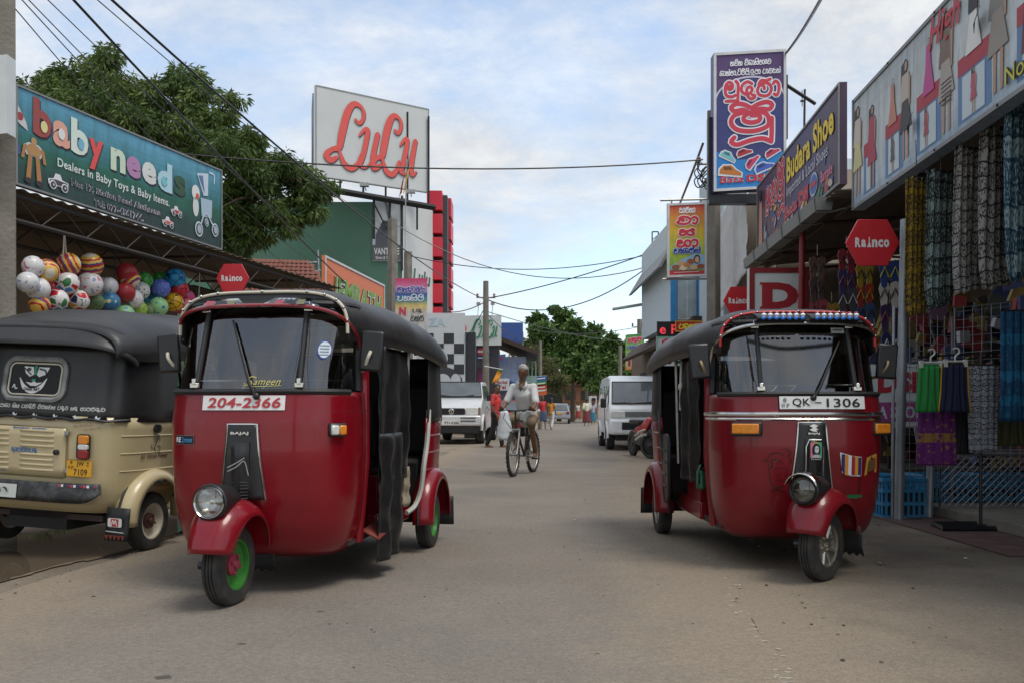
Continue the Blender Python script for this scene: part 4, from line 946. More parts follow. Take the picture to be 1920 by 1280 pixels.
pr.text('JW', .075, .066, .055, .038, k_, .01); pr.rect(.148, .076, .168, .081, k_); pr.ell(.158, .096, .008, .008, (110, 90, 50)); pr.ell(.035, .096, .009, .010, (120, 90, 30)); pr.text('W', .012, .05, .018, .024, k_); pr.text('P', .038, .048, .014, .024, k_); pr.text('7109', .055, .012, .10, .042, k_, .01)
pr.stroke([(.003, .003), (.182, .003)], .003, k_, 1, 1); pr.stroke([(.003, .112), (.182, .112)], .003, k_, 1, 1); pr.build('plate_lettering', Brb)
# bumper
m = MB(); m.grid(lambda u, v: ub(-.58 + 1.07 * u, .50 - .13 * v * (1 - 0.5 * max(0, (u - 0.88) / 0.12) ** 2), 0.03 + 0.03 * v), 30, 4); bp = m.build('bumper', pm('scuffed_black', (0.02, 0.021, 0.022), rough=0.4, var=0.4, scale=20, dirt=0.25, dirtcol=(0.4, 0.4, 0.4)), B_, solid=0.02)
m = MB(); m.tube([ub(-.58 + 1.07 * k / 30, .50 - .13 * (1 - 0.5 * max(0, (k / 30 - 0.88) / 0.12) ** 2), 0.064) for k in range(31)], 0.006, 6); m.build('trim', M_CHR, bp)
pr = Print(lambda u, v, h: ub(u, v, 0.045 + h + (0.5 - v) * .22), 0.002); pr.rect(-.48, .385, -.04, .475, (205, 208, 200), 3, 8, 1)
for q in range(7): pr.stroke([(-.40 + q * .045, .43 + .02 * (-1) ** q), (-.38 + q * .045, .445), (-.36 + q * .045, .42)], [.004, .014, .004], (35, 45, 42), 5)
pr.stroke([(-.40, .41), (-.33, .435), (-.25, .41), (-.2, .43)], .006, (60, 150, 115), 5)
for q in range(12): pr.rect(.235 + q * .02, .478, .25 + q * .02, .494, ((170, 60, 70), (210, 210, 215), (40, 50, 90), (120, 40, 55))[q % 4], 3)
pr.build('bumper_sticker', B_)
pr = Print(lambda u, v, h: Vector((-.60 - u, 2.40 + h, v)), 0.003); pr.poly(rrect(-.05, .215, .055, .275, .012), (215, 212, 205), 1); pr.rect(-.025, .22, .03, .27, (185, 40, 50), 2); pr.stroke([(-.018, .225), (-.008, .262), (.002, .235), (.012, .262), (.022, .228)], .007, (220, 215, 210), 3); pr.stroke([(-.06, .185), (.07, .18)], .006, (200, 200, 196), 1)
for q in range(5): pr.poly([(-.07 + q * .03, .16), (-.04 + q * .03, .16), (-.055 + q * .03, .125)], (120, 48, 38), 1)
pr.build('flap_print', B_)
# side prints (passenger side facing the road)
sd = lambda u, v, h=0.0: Vector((-0.632 - h, 2.22 - u, v))
pr = Print(lambda u, v, h: rear_plan(-1 + 0.0, v, h) * 0 + Vector((rear_plan(-0.9, v).x - 0.012 - h, 2.30 - u, v)), 0.002); k_ = (35, 26, 22)
pr.text('Air Horse Power', .12, .66, .33, .034, (70, 36, 28), .02, shear=.3)
for q in ([(.27, .72), (.29, .76), (.31, .79), (.34, .80), (.335, .77)], [(.29, .76), (.28, .73), (.30, .70)], [(.31, .74), (.34, .745), (.345, .715), (.32, .70)], [(.24, .76), (.245, .74), (.255, .72)], [(.335, .80), (.32, .82), (.30, .80)]): pr.stroke(q, [.003, .009, .003], k_, 1)
pr.build('lettering', B_)
pr = Print(lambda u, v, h: Vector((-0.684 - h, 2.0 - u, v)), 0.002); pr.stroke([(-.10, .475), (-.05, .50), (-.01, .48), (.03, .50), (.08, .48)], [.006, .016, .01, .016, .006], k_, 1); pr.text('Who The Knku Do You Think', -.12, .445, .23, .014, (150, 80, 50), shear=.3); pr.build('lettering', B_)
m = MB(); m.lathe([(0.03, 0), (0.03, 0.03), (0.001, 0.035)], (-0.63, 2.02, .87), (-1, 0, 0), 14); m.build('fuel_cap', M_BLK, B_)
Lsq(L_); Rsq(R_)
# ------------------------------------------------------------------ right-hand shops
xf = lambda Y: 3.1 + 0.0667 * Y
M_CON = pm('concrete', C(128, 122, 112), rough=0.9, var=0.2, scale=5, bump=0.4, dirt=0.4, dirtcol=(0.07, 0.065, 0.055))
M_WALL = pm('grimy_plaster', C(168, 156, 138), rough=0.9, var=0.12, scale=2, dirt=0.4, dirtcol=(0.13, 0.11, 0.09))
M_SHEET = pm('rusty_roof_sheet', C(96, 86, 76), rough=0.75, var=0.25, scale=3, dirt=0.5, dirtcol=(0.10, 0.055, 0.03))
M_GREYM = pm('grey_painted_metal', C(130, 132, 132), rough=0.5, var=0.12, scale=4, dirt=0.2)
M_GALV = pm('galvanised_post', C(150, 154, 158), rough=0.45, metal=0.5, var=0.15, scale=8)
M_BROWN = pm('dark_timber', C(72, 58, 46), rough=0.8, var=0.25, scale=6)
M_RSIGN = pm('red_sign_paint', C(196, 38, 48), rough=0.4, var=0.05)
M_MAROON = pm('maroon_paint', C(128, 34, 38), rough=0.5, var=0.12)
shop = thing('clothes_shop', 'open-fronted clothes and shoe shop under a sheet-metal awning on the right', 'shop', (0, 0, 0))
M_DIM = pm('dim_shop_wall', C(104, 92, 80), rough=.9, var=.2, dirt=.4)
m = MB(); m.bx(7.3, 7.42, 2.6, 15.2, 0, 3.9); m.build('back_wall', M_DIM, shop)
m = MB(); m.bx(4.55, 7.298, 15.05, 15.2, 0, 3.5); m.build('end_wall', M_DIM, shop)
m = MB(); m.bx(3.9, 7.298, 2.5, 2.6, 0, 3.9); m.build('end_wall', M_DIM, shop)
def awn(u, v):
    Y = 2.6 + 12.4 * v; x = xf(Y) + (0.16 if Y < 9.75 else -0.16) + 3.6 * u
    return Vector((x, Y, 3.42 + 0.30 * u + 0.012 * math.sin(Y * 42)))
m = MB(); m.grid(awn, 6, 620); m.build('roof_sheet', M_SHEET, shop, solid=0.006, recalc=False)
for k in range(4):
    m = MB(); o = 0.12 + k * 0.95; m.tube([(xf(2.7) + o, 2.7, 3.33 + o * .077), (xf(14.9) + o, 14.9, 3.33 + o * .077)], 0.03, 6); m.build('purlin', M_BROWN, shop)
for Y in (4.5, 6.6, 8.7, 10.8, 12.9, 14.6):
    m = MB(); m.tube([(xf(Y), Y, 3.28), (xf(Y) + 3.7, Y, 3.55)], 0.028, 6); m.build('rafter', M_BROWN, shop)
m = MB(); m.prism([(0, 0), (.17, 0), (.20, .15), (-.02, .15)], (xf(10.15) - .26, 10.15, 3.30), (1, 0, 0), (0, 0, 1), Vector((xf(14.4) - xf(10.15), 14.4 - 10.15, 0.0))); gut = m.build('gutter', pm('pvc_gutter', C(120, 122, 120), rough=0.5, var=0.1, dirt=0.4), shop)
for Y in (10.2, 10.9, 11.8, 12.7, 13.6):
    m = MB(); m.tube([(xf(Y) - .29, Y, 3.46), (xf(Y) - .27, Y, 3.29), (xf(Y) - .08, Y, 3.29), (xf(Y) + .2, Y, 3.36)], 0.012, 5); m.build('bracket', M_GREYM, gut)
for Y, mt, r in ((7.97, M_GALV, 0.042), (11.5, M_MAROON, 0.04), (5.4, M_GALV, 0.042), (14.5, M_MAROON, 0.04)):
    m = MB(); m.tube([(xf(Y) - 0.13, Y, 0), (xf(Y) - 0.07, Y, 2.72 if r > .041 else 3.36)], r, 12); p = m.build('post', mt, shop)
m = MB(); m.tube([at(1676, 575, 8.05), at(1673, 972, 8.05)], 0.014, 6); m.build('thin_post', M_GALV, shop)
m = MB(); m.tube([at(1745, 870, 8.1), at(1742, 968, 8.1)], 0.035, 10); m.build('post', M_GALV, shop)
# floor of the shop
m = MB(); m.bx(3.95, 7.29, 2.62, 15.0, 0.02, 0.10); m.build('floor_slab', M_CON, shop)
# fashion fascia
P0, P1 = Vector((3.74, 9.65, 3.18)), Vector((3.36, 3.9, 3.18))
hb, pr, W = sign('shop_fascia', 'long pale fascia printed with dressed women above the clothes shop', 'shop sign', P0, P1, 1.2, 0.12, grad('fascia_print', [(0, C(150, 170, 190)), (0.25, C(196, 206, 212)), (0.6, C(202, 208, 208)), (1, C(168, 176, 180))], 2, 0.45, 0.3), M_GREYM, 0.035)
red, sea, skin, hair = (172, 48, 62), (92, 128, 168), (176, 140, 118), (34, 26, 26)
def lady(u, v, h, dress, top=None, legs=True):
    w = h * 0.23
    pr.ell(u, v + h * .91, h * .055, h * .075, hair, 2.2, 12); pr.poly([(u - w * .45, v + h * .95), (u - w * .1, v + h * .97), (u - w * .12, v + h * .68), (u - w * .5, v + h * .72)], hair, 2)
    pr.ell(u + w * .1, v + h * .91, h * .035, h * .05, skin, 3, 10)
    pr.poly([(u - w * .35, v + h * .84), (u + w * .4, v + h * .84), (u + w * .55, v + h * .55), (u + w * .35, v + h * .55), (u - w * .3, v + h * .55), (u - w * .6, v + h * .56)], top or dress, 2.6)
    pr.poly([(u - w * .32, v + h * .58), (u + w * .35, v + h * .58), (u + w * .7, v + h * .30), (u - w * .65, v + h * .28)], dress, 3.2)
    pr.poly([(u + w * .4, v + h * .8), (u + w * .6, v + h * .78), (u + w * .55, v + h * .5), (u + w * .42, v + h * .5)], skin, 2.9)
    if legs:
        for k in (-.28, .16): pr.poly([(u + w * k, v + h * .30), (u + w * (k + .22), v + h * .30), (u + w * (k + .18), v + .01), (u + w * k, v)], skin, 2.4)
def frock(u, v, h, col):
    pr.poly([(u - h * .1, v + h), (u + h * .1, v + h), (u + h * .13, v + h * .6), (u + h * .3, v), (u - h * .3, v), (u - h * .13, v + h * .6)], col, 3); pr.stroke([(u, v + h), (u + .01, v + h * 1.12), (u + .03, v + h * 1.1)], .008, (60, 50, 50), 3)
for u, w in ((.36, .34), (1.0, .46), (1.78, .52), (2.62, .56), (3.55, .6), (4.6, .5)):
    pr.rect(u, .08, u + w, .50, sea, .5); pr.rect(u, .46, u + w, .60, red, 1); pr.rect(u + .08, .1, u + w - .1, .44, (196, 206, 210), 1.4)
for a in (.2, .55, 1.45, 2.28, 3.08): pr.rect(a + .24, .03, a + .255, 1.16, (188, 195, 196), .4)
lady(.17, .12, .98, (206, 196, 140), (205, 190, 180)); lady(.62, .10, .86, (172, 60, 82)); lady(1.52, .13, .94, (64, 58, 60), (190, 176, 160)); lady(2.40, .10, 1.02, (170, 160, 150), (120, 100, 84)); lady(3.28, .12, 1.02, (150, 140, 130), (130, 124, 118)); lady(4.25, .1, 1.0, (70, 70, 110))
frock(1.2, .56, .38, (196, 130, 110)); frock(2.05, .55, .42, (190, 70, 140)); frock(2.9, .58, .46, (226, 222, 216)); pr.poly([(2.83, 1.04), (2.97, 1.04), (2.98, .88), (2.82, .88)], (45, 40, 45), 4)
lady(1.2, .1, .36, (90, 88, 92)); lady(2.0, .1, .36, (170, 90, 100)); lady(2.9, .1, .36, (180, 80, 100))
pr.poly([(3.7, .95), (4.05, .97), (4.1, .25), (3.97, .25), (3.88, .72), (3.76, .25), (3.62, .25)], (110, 40, 45), 3)
for k in range(6): pr.rect(2.32, .34 + .035 * k, 2.52, .352 + .035 * k, (60, 48, 44), 4)
pr.text('High', 2.05, .82, .58, .34, (196, 44, 58), .02, shear=.25, layer=5)
for bold, c, ly in ((.05, (50, 48, 30), 5), (.0, (206, 196, 60), 7)): pr.text('No. 8, Station Road', 3.42, .09, 1.75, .15, c, bold, layer=ly)
pr.build('printed_figures', hb)
for u, v in ((1.68, .42), (2.98, .78)):
    m = MB(); fn = pr.fn; m.add([fn(u, v, .03), fn(u + .13, v + .05, .05), fn(u + .11, v - .09, .09), fn(u + .03, v - .12, .05)], [(0, 1, 2, 3)]); m.build('torn_flap', M_RUB, hb, recalc=False, solid=.004)
for u in (0.05, 1.1, 2.2, 3.3):
    m = MB(); m.sphere(pr.fn(u, 1.185, .012), .014, 8, 6); m.sphere(pr.fn(u, .018, .012), .014, 8, 6); m.build('bolt', M_RUB, hb)
# shoe shop fascia beyond it
P0, P1 = Vector((xf(14.7) + .02, 14.7, 3.56)), Vector((xf(10.0) - .04, 10.0, 3.56))
sb, pr, W = sign('shop_fascia', 'dark purple shoe shop fascia with yellow English lettering', 'shop sign', P0, P1, 1.16, 0.08, grad('purple_print', [(0, C(70, 48, 70)), (.35, C(58, 56, 110)), (.6, C(70, 44, 84)), (1, C(84, 50, 74))], 1, .45, .25), M_GREYM, .03)
for bold, c, ly in ((.06, (40, 24, 40), 2), (.035, (232, 200, 60), 4)): pr.text('Budara Shoe', 2.15, .66, 2.35, .36, c, bold, layer=ly)
pr.text('Imported & Local Shoes', 2.15, .42, 2.1, .19, (206, 206, 210), .0, layer=4)
for bold, c, ly in ((.05, (215, 210, 215), 3), (.02, (196, 50, 66), 4.5)): pr.text('Bata', 2.0, .16, .75, .18, c, bold, shear=.2, layer=ly); pr.text('DSI', 2.85, .16, .5, .2, c, bold + .03, layer=ly)
pr.text('Banreke', 3.95, .2, .5, .14, (215, 120, 150), .02, layer=4); pr.ell(3.6, .28, .19, .15, (180, 190, 215), 3); pr.ell(3.6, .28, .16, .12, (70, 110, 180), 4); pr.rect(3.46, .25, 3.74, .31, (190, 60, 80), 5)
pr.sinhala(['bu', 'da', 'ra', 'aa'], .70, .60, .80, .32, (196, 50, 66), .05, 2, ((225, 215, 220), .035)); pr.sinhala(['shu'], 1.52, .30, .46, .76, (196, 50, 66), .065, 2, ((225, 215, 220), .035))
pr.poly([(.12, .05), (.42, .05), (.4, .75), (.3, .95), (.2, .9)], (190, 140, 120), 2); pr.ell(.3, .92, .08, .1, hair, 3)
rr_ = random.Random(3)
for k in range(34):
    u, v = rr_.uniform(.5, 4.5), rr_.uniform(.06, .17) if rr_.random() < .6 else rr_.uniform(.2, .5)
    if u > 1.9 and v > .15 and u < 3.4: v = .09
    c = rr_.choice([(170, 60, 70), (200, 170, 60), (150, 160, 180), (120, 80, 60), (60, 90, 150), (196, 180, 170), (60, 120, 90), (210, 110, 70)])
    if u < 1.5 or u > 1.9: pr.ell(u, v, .10, .045, c, 2 + .06 * k, 12, rr_.uniform(-.5, 1.2))
pr.build('printed_lettering', sb)
m = MB(); m.tube([at(1575, 165, 10.0), at(1600, 187, 9.7)], .02, 6); m.tube([at(1578, 258, 10.0), at(1600, 268, 9.7)], .018, 6); m.tube([(xf(10), 10, 3.4), (xf(10), 10.02, 4.75)], .022, 6); m.build('strut', M_BROWN, sb)
# hexagonal umbrella maker's signs
def hexsign(c, w, h, label, arm, group='red hexagonal signs on the shop posts'):
    t = thing('hexagonal_sign', label, 'hanging sign', c, 0, group)
    P = [(-w / 2, 0), (-w * .27, -h / 2), (w * .27, -h / 2), (w / 2, 0), (w * .27, h / 2), (-w * .27, h / 2)]
    m = MB(); m.prism(P, (0, 0, 0), (1, 0, 0), (0, 0, 1), (0, .03, 0)); m.build('board', M_RSIGN, t, bevel=.004)
    pr = Print(plane((0, -.001, 0), (1, 0, 0), (0, 0, 1), (0, -1, 0)), .002)
    wt = (226, 222, 222); hh = h * .21; x = -w * .335
    for ch, cw in (('R', .10), ('a', .085), ('i', 0.085), ('n', .10), ('c', .09), ('o', .10)):
        cw *= w * 1.15
        if ch == 'i':
            pr.poly([(x + cw * .08, -hh * .5), (x + cw * .92, -hh * .5), (x + cw * .5, hh * .15)], wt, 1); pr.rect(x + cw * .40, hh * .05, x + cw * .60, hh * .55, wt, 1.5)
        else: pr.text(ch, x, -hh * .5, cw * .9, hh * (1 if ch == 'R' else .8), wt, .05, layer=1)
        x += cw
    pr.build('lettering', t)
    m = MB(); m.tube([(arm, .05, h * .3), (0, .035, h * .25)], .012, 6); m.tube([(arm, .05, -h * .3), (0, .035, -h * .25)], .012, 6); m.build('bracket', M_BROWN, t)
hexsign(at(1637, 455, 7.9), .485, .415, 'large red hexagonal sign with white lettering beside the grey steel post', .26)
hexsign(at(1386, 564, 13.9), .50, .44, 'small red hexagonal sign half hidden by the white D board', .25)
# D board
db, pr, W = sign('letter_board', 'white board with a big red letter D in a maroon frame', 'shop sign', at(1405, 640, 12.0), at(1516, 640, 12.0), 1.0, .12, pm('white_board', C(205, 210, 208), rough=.5, var=.06), M_MAROON, .07)
pr.text('D', .17, .44, .50, .36, (165, 36, 44), .06, layer=2); pr.rect(.14, .77, .3, .80, (165, 36, 44), 3); pr.rect(.14, .44, .3, .47, (165, 36, 44), 3); pr.build('lettering', db)
# low counter board
cb, pr, W = sign('counter_board', 'low white counter board with red shoe brand lettering over a pink band', 'shop sign', at(1560, 800, 9.6), at(1735, 800, 9.5), .68, .06, pm('white_board', C(205, 210, 208), rough=.5, var=.06))
pr.rect(.0, .06, W, .27, (160, 70, 130), 1); pr.text('Bata', .05, .40, .33, .15, (176, 44, 54), .03, shear=.3, layer=2); pr.text('DSI', .48, .37, .42, .23, (176, 44, 54), .06, layer=2); pr.text('BUDARA SHOE', .08, .09, .85, .14, (205, 205, 210), .03, layer=3); pr.build('lettering', cb)
# shelving with goods in the dim interior
rk = thing('goods_shelf', 'tall shelf of mixed boxed goods along the back of the shop', 'shelf', (0, 0, 0))
for z in (.5, 1.0, 1.5, 2.0):
    m = MB(); m.bx(6.75, 7.25, 4.0, 14.5, z - .03, z); m.build('shelf_board', M_BROWN, rk)
for y in (4.0, 6.6, 9.2, 11.8, 14.5):
    m = MB(); m.bx(6.72, 7.28, y - .02, y + .02, .1, 2.4); m.build('upright', M_BROWN, rk)
m = MB(); rr_ = random.Random(5); y = 4.1
gmats = [pm('carton', c, rough=.7, var=.1) for c in (C(150, 60, 60), C(70, 80, 120), C(170, 150, 90), C(120, 110, 100), C(60, 70, 60), C(160, 160, 165))]
for z in (.5, 1.0, 1.5, 2.0):
    y = 4.1
    while y < 14.2:
        w = rr_.uniform(.12, .32); h = rr_.uniform(.15, .38); m.use(rr_.choice(gmats)); m.bx(6.8, 7.15, y, y + w, z + .001, z + h); y += w + .02
o = m.build('stacked_goods', None, None, smooth=0, kind='stuff', label='mixed cartons filling the shelves of the dim shop', cat='goods')
# more goods heaped on a table near the front of the shoe shop
tb = thing('display_table', 'low display table behind the red three-wheeler piled with packed shoes', 'table', (0, 0, 0))
m = MB(); m.bx(4.3, 5.9, 9.9, 13.6, .72, .76); m.build('table_top', M_BROWN, tb)
for x, y in ((4.4, 10), (5.8, 10), (4.4, 13.5), (5.8, 13.5)):
    m = MB(); m.bx(x - .03, x + .03, y - .03, y + .03, .1, .72); m.build('leg', M_BROWN, tb)
m = MB()
for k in range(150):
    m.use(rr_.choice(gmats)); a = rr_.uniform(0, 3); m.box((rr_.uniform(4.45, 5.75), rr_.uniform(10, 13.5), .80 + rr_.random() * .22), (.24, .12, .09), Matrix.Rotation(a, 3, 'Z') @ Matrix.Rotation(rr_.uniform(-.4, .4), 3, 'X'))
m.build('packed_shoes', None, None, smooth=0, kind='stuff', label='heap of packed shoes on the display table', cat='shoes')
m = MB(); gm2 = gmats + [pm('carton', c, rough=.6, var=.15) for c in (C(120, 40, 44), C(40, 36, 44), C(60, 44, 50), C(90, 60, 80), C(30, 34, 50), C(140, 120, 60))]
for k in range(520):
    m.use(rr_.choice(gm2)); Y = rr_.uniform(7.6, 12.5); m.box((xf(Y) + rr_.uniform(.75, 2.6), Y, rr_.uniform(.45, 2.45)), (rr_.uniform(.08, .2), .05, rr_.uniform(.08, .26)), Matrix.Rotation(rr_.uniform(-.4, .4), 3, 'Y') @ Matrix.Rotation(rr_.uniform(-.5, .5), 3, 'Z'))
m.build('hanging_goods', None, None, smooth=0, kind='stuff', label='packets and toys hanging all over the dim shop interior', cat='goods')
# hanging pairs of flip-flops
def flip(px, py, Y, col, strap, label):
    t = thing('flip_flops', label, 'flip-flops', at(px, py, Y), rr_.uniform(-.25, .25), 'pairs of flip-flops hanging in the shoe shop')
    for sx in (-1, 1):
        m = MB(); m.prism([(x * .05 * (1.1 if y > 0 else .9) + sx * .055, y) for x, y in ((-.6, -.13), (0, -.15), (.6, -.13), (.75, -.05), (.72, .03), (1, .09), (.8, .14), (.1, .16), (-.7, .14), (-1, .08), (-.72, .02), (-.78, -.06))], (0, 0, 0), (1, 0, 0), (0, 0, 1), (0, .018, 0)); s = m.build('sole', pm('flipflop', C(*col), rough=.6, var=.1), t)
        m = MB(); m.tube([(sx * .055 - .045, -.004, -.03), (sx * .055, -.02, .08), (sx * .055 + .045, -.004, -.03)], .008, 6); m.build('strap', pm('flipflop_strap', C(*strap), rough=.5), s)
    m = MB(); m.tube([(0, .01, .17), (0, .01, .30)], .003, 4); m.build('string', M_STEEL, t)
FL = [(1533, 505, 10.8, (90, 66, 55), (50, 40, 40), 'brown'), (1533, 545, 10.8, (80, 60, 58), (30, 30, 30), 'dark brown'), (1535, 585, 10.8, (120, 36, 44), (60, 20, 24), 'crimson'), (1588, 492, 10.2, (128, 34, 42), (40, 20, 20), 'dark red'), (1588, 530, 10.2, (60, 48, 88), (120, 60, 50), 'purple'), (1590, 565, 10.2, (34, 34, 44), (170, 170, 170), 'black'), (1622, 518, 10.6, (176, 150, 50), (40, 40, 30), 'yellow'), (1622, 556, 10.6, (168, 62, 44), (190, 150, 50), 'orange red'), (1624, 592, 10.6, (60, 90, 130), (30, 30, 40), 'slate blue'), (1668, 515, 9.6, (40, 60, 120), (170, 170, 60), 'royal blue'), (1668, 555, 9.6, (176, 170, 160), (50, 50, 50), 'off-white'), (1669, 598, 9.6, (58, 44, 80), (140, 60, 70), 'violet'), (1670, 650, 9.6, (40, 54, 96), (190, 190, 190), 'navy'), (1560, 590, 11.6, (190, 150, 60), (60, 40, 30), 'mustard'), (1600, 610, 11.4, (160, 60, 60), (60, 40, 30), 'brick red'), (1640, 640, 11.0, (176, 120, 60), (60, 40, 30), 'ochre')]
for px, py, Y, c, s, nm in FL: flip(px, py, Y, c, s, f'pair of {nm} flip-flops hanging in the shoe shop doorway')
# wire mesh panels
def mesh_panel(name, label, a, b, h, step, r, frame_r, diag=False):
    a, b = Vector(a), Vector(b); u = (b - a); W = u.length; u.normalize(); z = Vector((0, 0, 1))
    t = thing(name, label, 'wire mesh', a)
    m = MB(); m.tube([(0, 0, 0), u * W, u * W + z * h, z * h], frame_r, 6, closed=True); m.build('frame', M_GREYM, t)
    m = MB(); k = step
    if not diag:
        while k < W: m.tube([u * k, u * k + z * h], r, 4, caps=False); k += step
        k = step
        while k < h: m.tube([z * k, u * W + z * k], r, 4, caps=False); k += step
    else:
        k = -h
        while k < W:
            for sgn in (0, 1):
                p, q = [k, 0], [k + h, h]
                if p[0] < 0: p = [0, -k]
                if q[0] > W: q = [W, W - k]
                if sgn: p[1], q[1] = h - p[1], h - q[1]
                if q[0] > p[0]: m.tube([u * p[0] + z * p[1], u * q[0] + z * q[1]], r, 4, caps=False)
            k += step
    m.build('wire_grid', M_GALV, t, kind='stuff')
mesh_panel('mesh_panel', 'tall square-mesh display panel left of the clothes rail', at(1692, 940, 8.15), at(1786, 940, 8.3), 1.75, .078, .0032, .009)
mesh_panel('mesh_panel', 'wide square-mesh display panel behind the hanging shorts', at(1790, 890, 8.45), at(1960, 890, 8.0), 1.6, .078, .0032, .009)
mesh_panel('lattice_gate', 'low folding lattice gate in front of the blue crates', at(1762, 962, 8.2), at(1985, 962, 8.2), .56, .07, .005, .02, True)
# crates
M_CRATE = pm('blue_crate_plastic', C(50, 130, 175), rough=.4, var=.1, dirt=.2)
def crate(loc, rot, label, w=.46, d=.34, h=.37):
    t = thing('plastic_crate', label, 'crate', loc, rot, 'blue plastic crates on the shop floor')
    m = MB(); m.bx(-w / 2, w / 2, -d / 2, d / 2, 0, .02)
    for z in (.0, .12, .24, .335): m.bx(-w / 2, w / 2, -d / 2 - .004, -d / 2 + .012, z + .002, z + .036); m.bx(-w / 2, w / 2, d / 2 - .012, d / 2 + .004, z + .002, z + .036); m.bx(-w / 2 - .004, -w / 2 + .012, -d / 2, d / 2, z + .001, z + .035); m.bx(w / 2 - .012, w / 2 + .004, -d / 2, d / 2, z + .001, z + .035)
    m.bx(-w / 2 - .014, w / 2 + .014, -d / 2 - .016, -d / 2 + .013, .345, .372); m.bx(-w / 2 - .014, w / 2 + .014, d / 2 - .013, d / 2 + .016, .345, .372); m.bx(-w / 2 - .015, -w / 2 + .013, -d / 2, d / 2, .346, .373); m.bx(w / 2 - .013, w / 2 + .015, -d / 2, d / 2, .346, .373)
    m.build('shell', M_CRATE, t, smooth=0)
    m = MB(); k = -w / 2 + .03
    while k < w / 2: m.bx(k - .011, k + .011, -d / 2 - .001, -d / 2 + .010, .0, .345); m.bx(k - .011, k + .011, d / 2 - .010, d / 2 + .001, .0, .345); k += .052
    k = -d / 2 + .03
    while k < d / 2: m.bx(-w / 2 - .001, -w / 2 + .010, k - .011, k + .011, .0, .345); m.bx(w / 2 - .010, w / 2 + .001, k - .011, k + .011, .0, .345); k += .052
    m.build('ribs', M_CRATE, t, smooth=0, kind='stuff')
    m = MB(); m.bx(-w / 2 + .013, w / 2 - .013, -d / 2 + .014, d / 2 - .014, .03, .25); m.build('contents', M_DARK, t)
    return t
crate(gp(1700, 972) + Vector((.0, .17, 0)), R(3), 'blue plastic crate just left of the grey steel post')
crate(gp(1650, 962) + Vector((-.02, .2, 0)), R(8), 'blue plastic crate half hidden behind the red nose of the three-wheeler', .40)
crate((xf(8.4) + .62, 8.75, 0), R(2), 'blue plastic crate behind the left end of the lattice gate', .56)
crate((xf(8.4) + 1.28, 8.75, 0), R(-2), 'blue plastic crate behind the right end of the lattice gate', .6)
# fabrics
def fabric(name, dark, light, bands=14.0, sc=26.0, thr=.5, third=None):
    m, nt, N, L, b = nodes_of(name)
    t = N.new('ShaderNodeTexCoord'); s = N.new('ShaderNodeSeparateXYZ'); L.new(t.outputs['UV'], s.inputs[0])
    def M(op, a, b_=None):
        n = N.new('ShaderNodeMath'); n.operation = op
        for i, x in enumerate((a, b_)):
            if x is None: continue
            if isinstance(x, (int, float)): n.inputs[i].default_value = x
            else: L.new(x, n.inputs[i])
        return n.outputs[0]
    wv = N.new('ShaderNodeTexNoise'); wv.inputs['Scale'].default_value = 5; L.new(t.outputs['UV'], wv.inputs['Vector'])
    vv = M('ADD', s.outputs[1], M('MULTIPLY', wv.outputs[0], .07))
    fr = M('FRACT', M('MULTIPLY', vv, bands))
    line = M('LESS_THAN', fr, .13)
    row = M('FLOOR', M('MULTIPLY', vv, bands)); odd = M('GREATER_THAN', M('FRACT', M('MULTIPLY', row, .381)), .6)
    vo = N.new('ShaderNodeTexVoronoi'); vo.inputs['Scale'].default_value = sc; L.new(t.outputs['UV'], vo.inputs['Vector'])
    vo2 = N.new('ShaderNodeTexNoise'); vo2.inputs['Scale'].default_value = sc * 1.1; vo2.inputs['Detail'].default_value = 4; L.new(t.outputs['UV'], vo2.inputs['Vector'])
    p1 = M('GREATER_THAN', vo2.outputs[0], thr); p2 = M('GREATER_THAN', vo.outputs['Distance'], .38)
    mixf = M('ADD', M('MULTIPLY', p1, M('SUBTRACT', 1.0, odd)), M('MULTIPLY', p2, odd))
    f = M('MULTIPLY', mixf, M('SUBTRACT', 1.0, line))
    mx = N.new('ShaderNodeMix'); mx.data_type = 'RGBA'; L.new(f, mx.inputs[0]); mx.inputs[6].default_value = tuple(dark) + (1,); mx.inputs[7].default_value = tuple(light) + (1,)
    L.new(mx.outputs[2], b.inputs['Base Color']); b.inputs['Roughness'].default_value = .9
    return m
def uvgrid(name, fn, nu, nv, mat, parent=None, solid=.006, **kw):
    m = MB(); m.grid(fn, nu, nv); o = m.build(name, mat, parent, solid=solid, smooth=70, recalc=False, **kw)
    uv = o.data.uv_layers.new(name='UVMap')
    for lp in o.data.loops:
        i = lp.vertex_index; uv.data[lp.index].uv = ((i % (nu + 1)) / nu, (i // (nu + 1)) / nv)
    return o
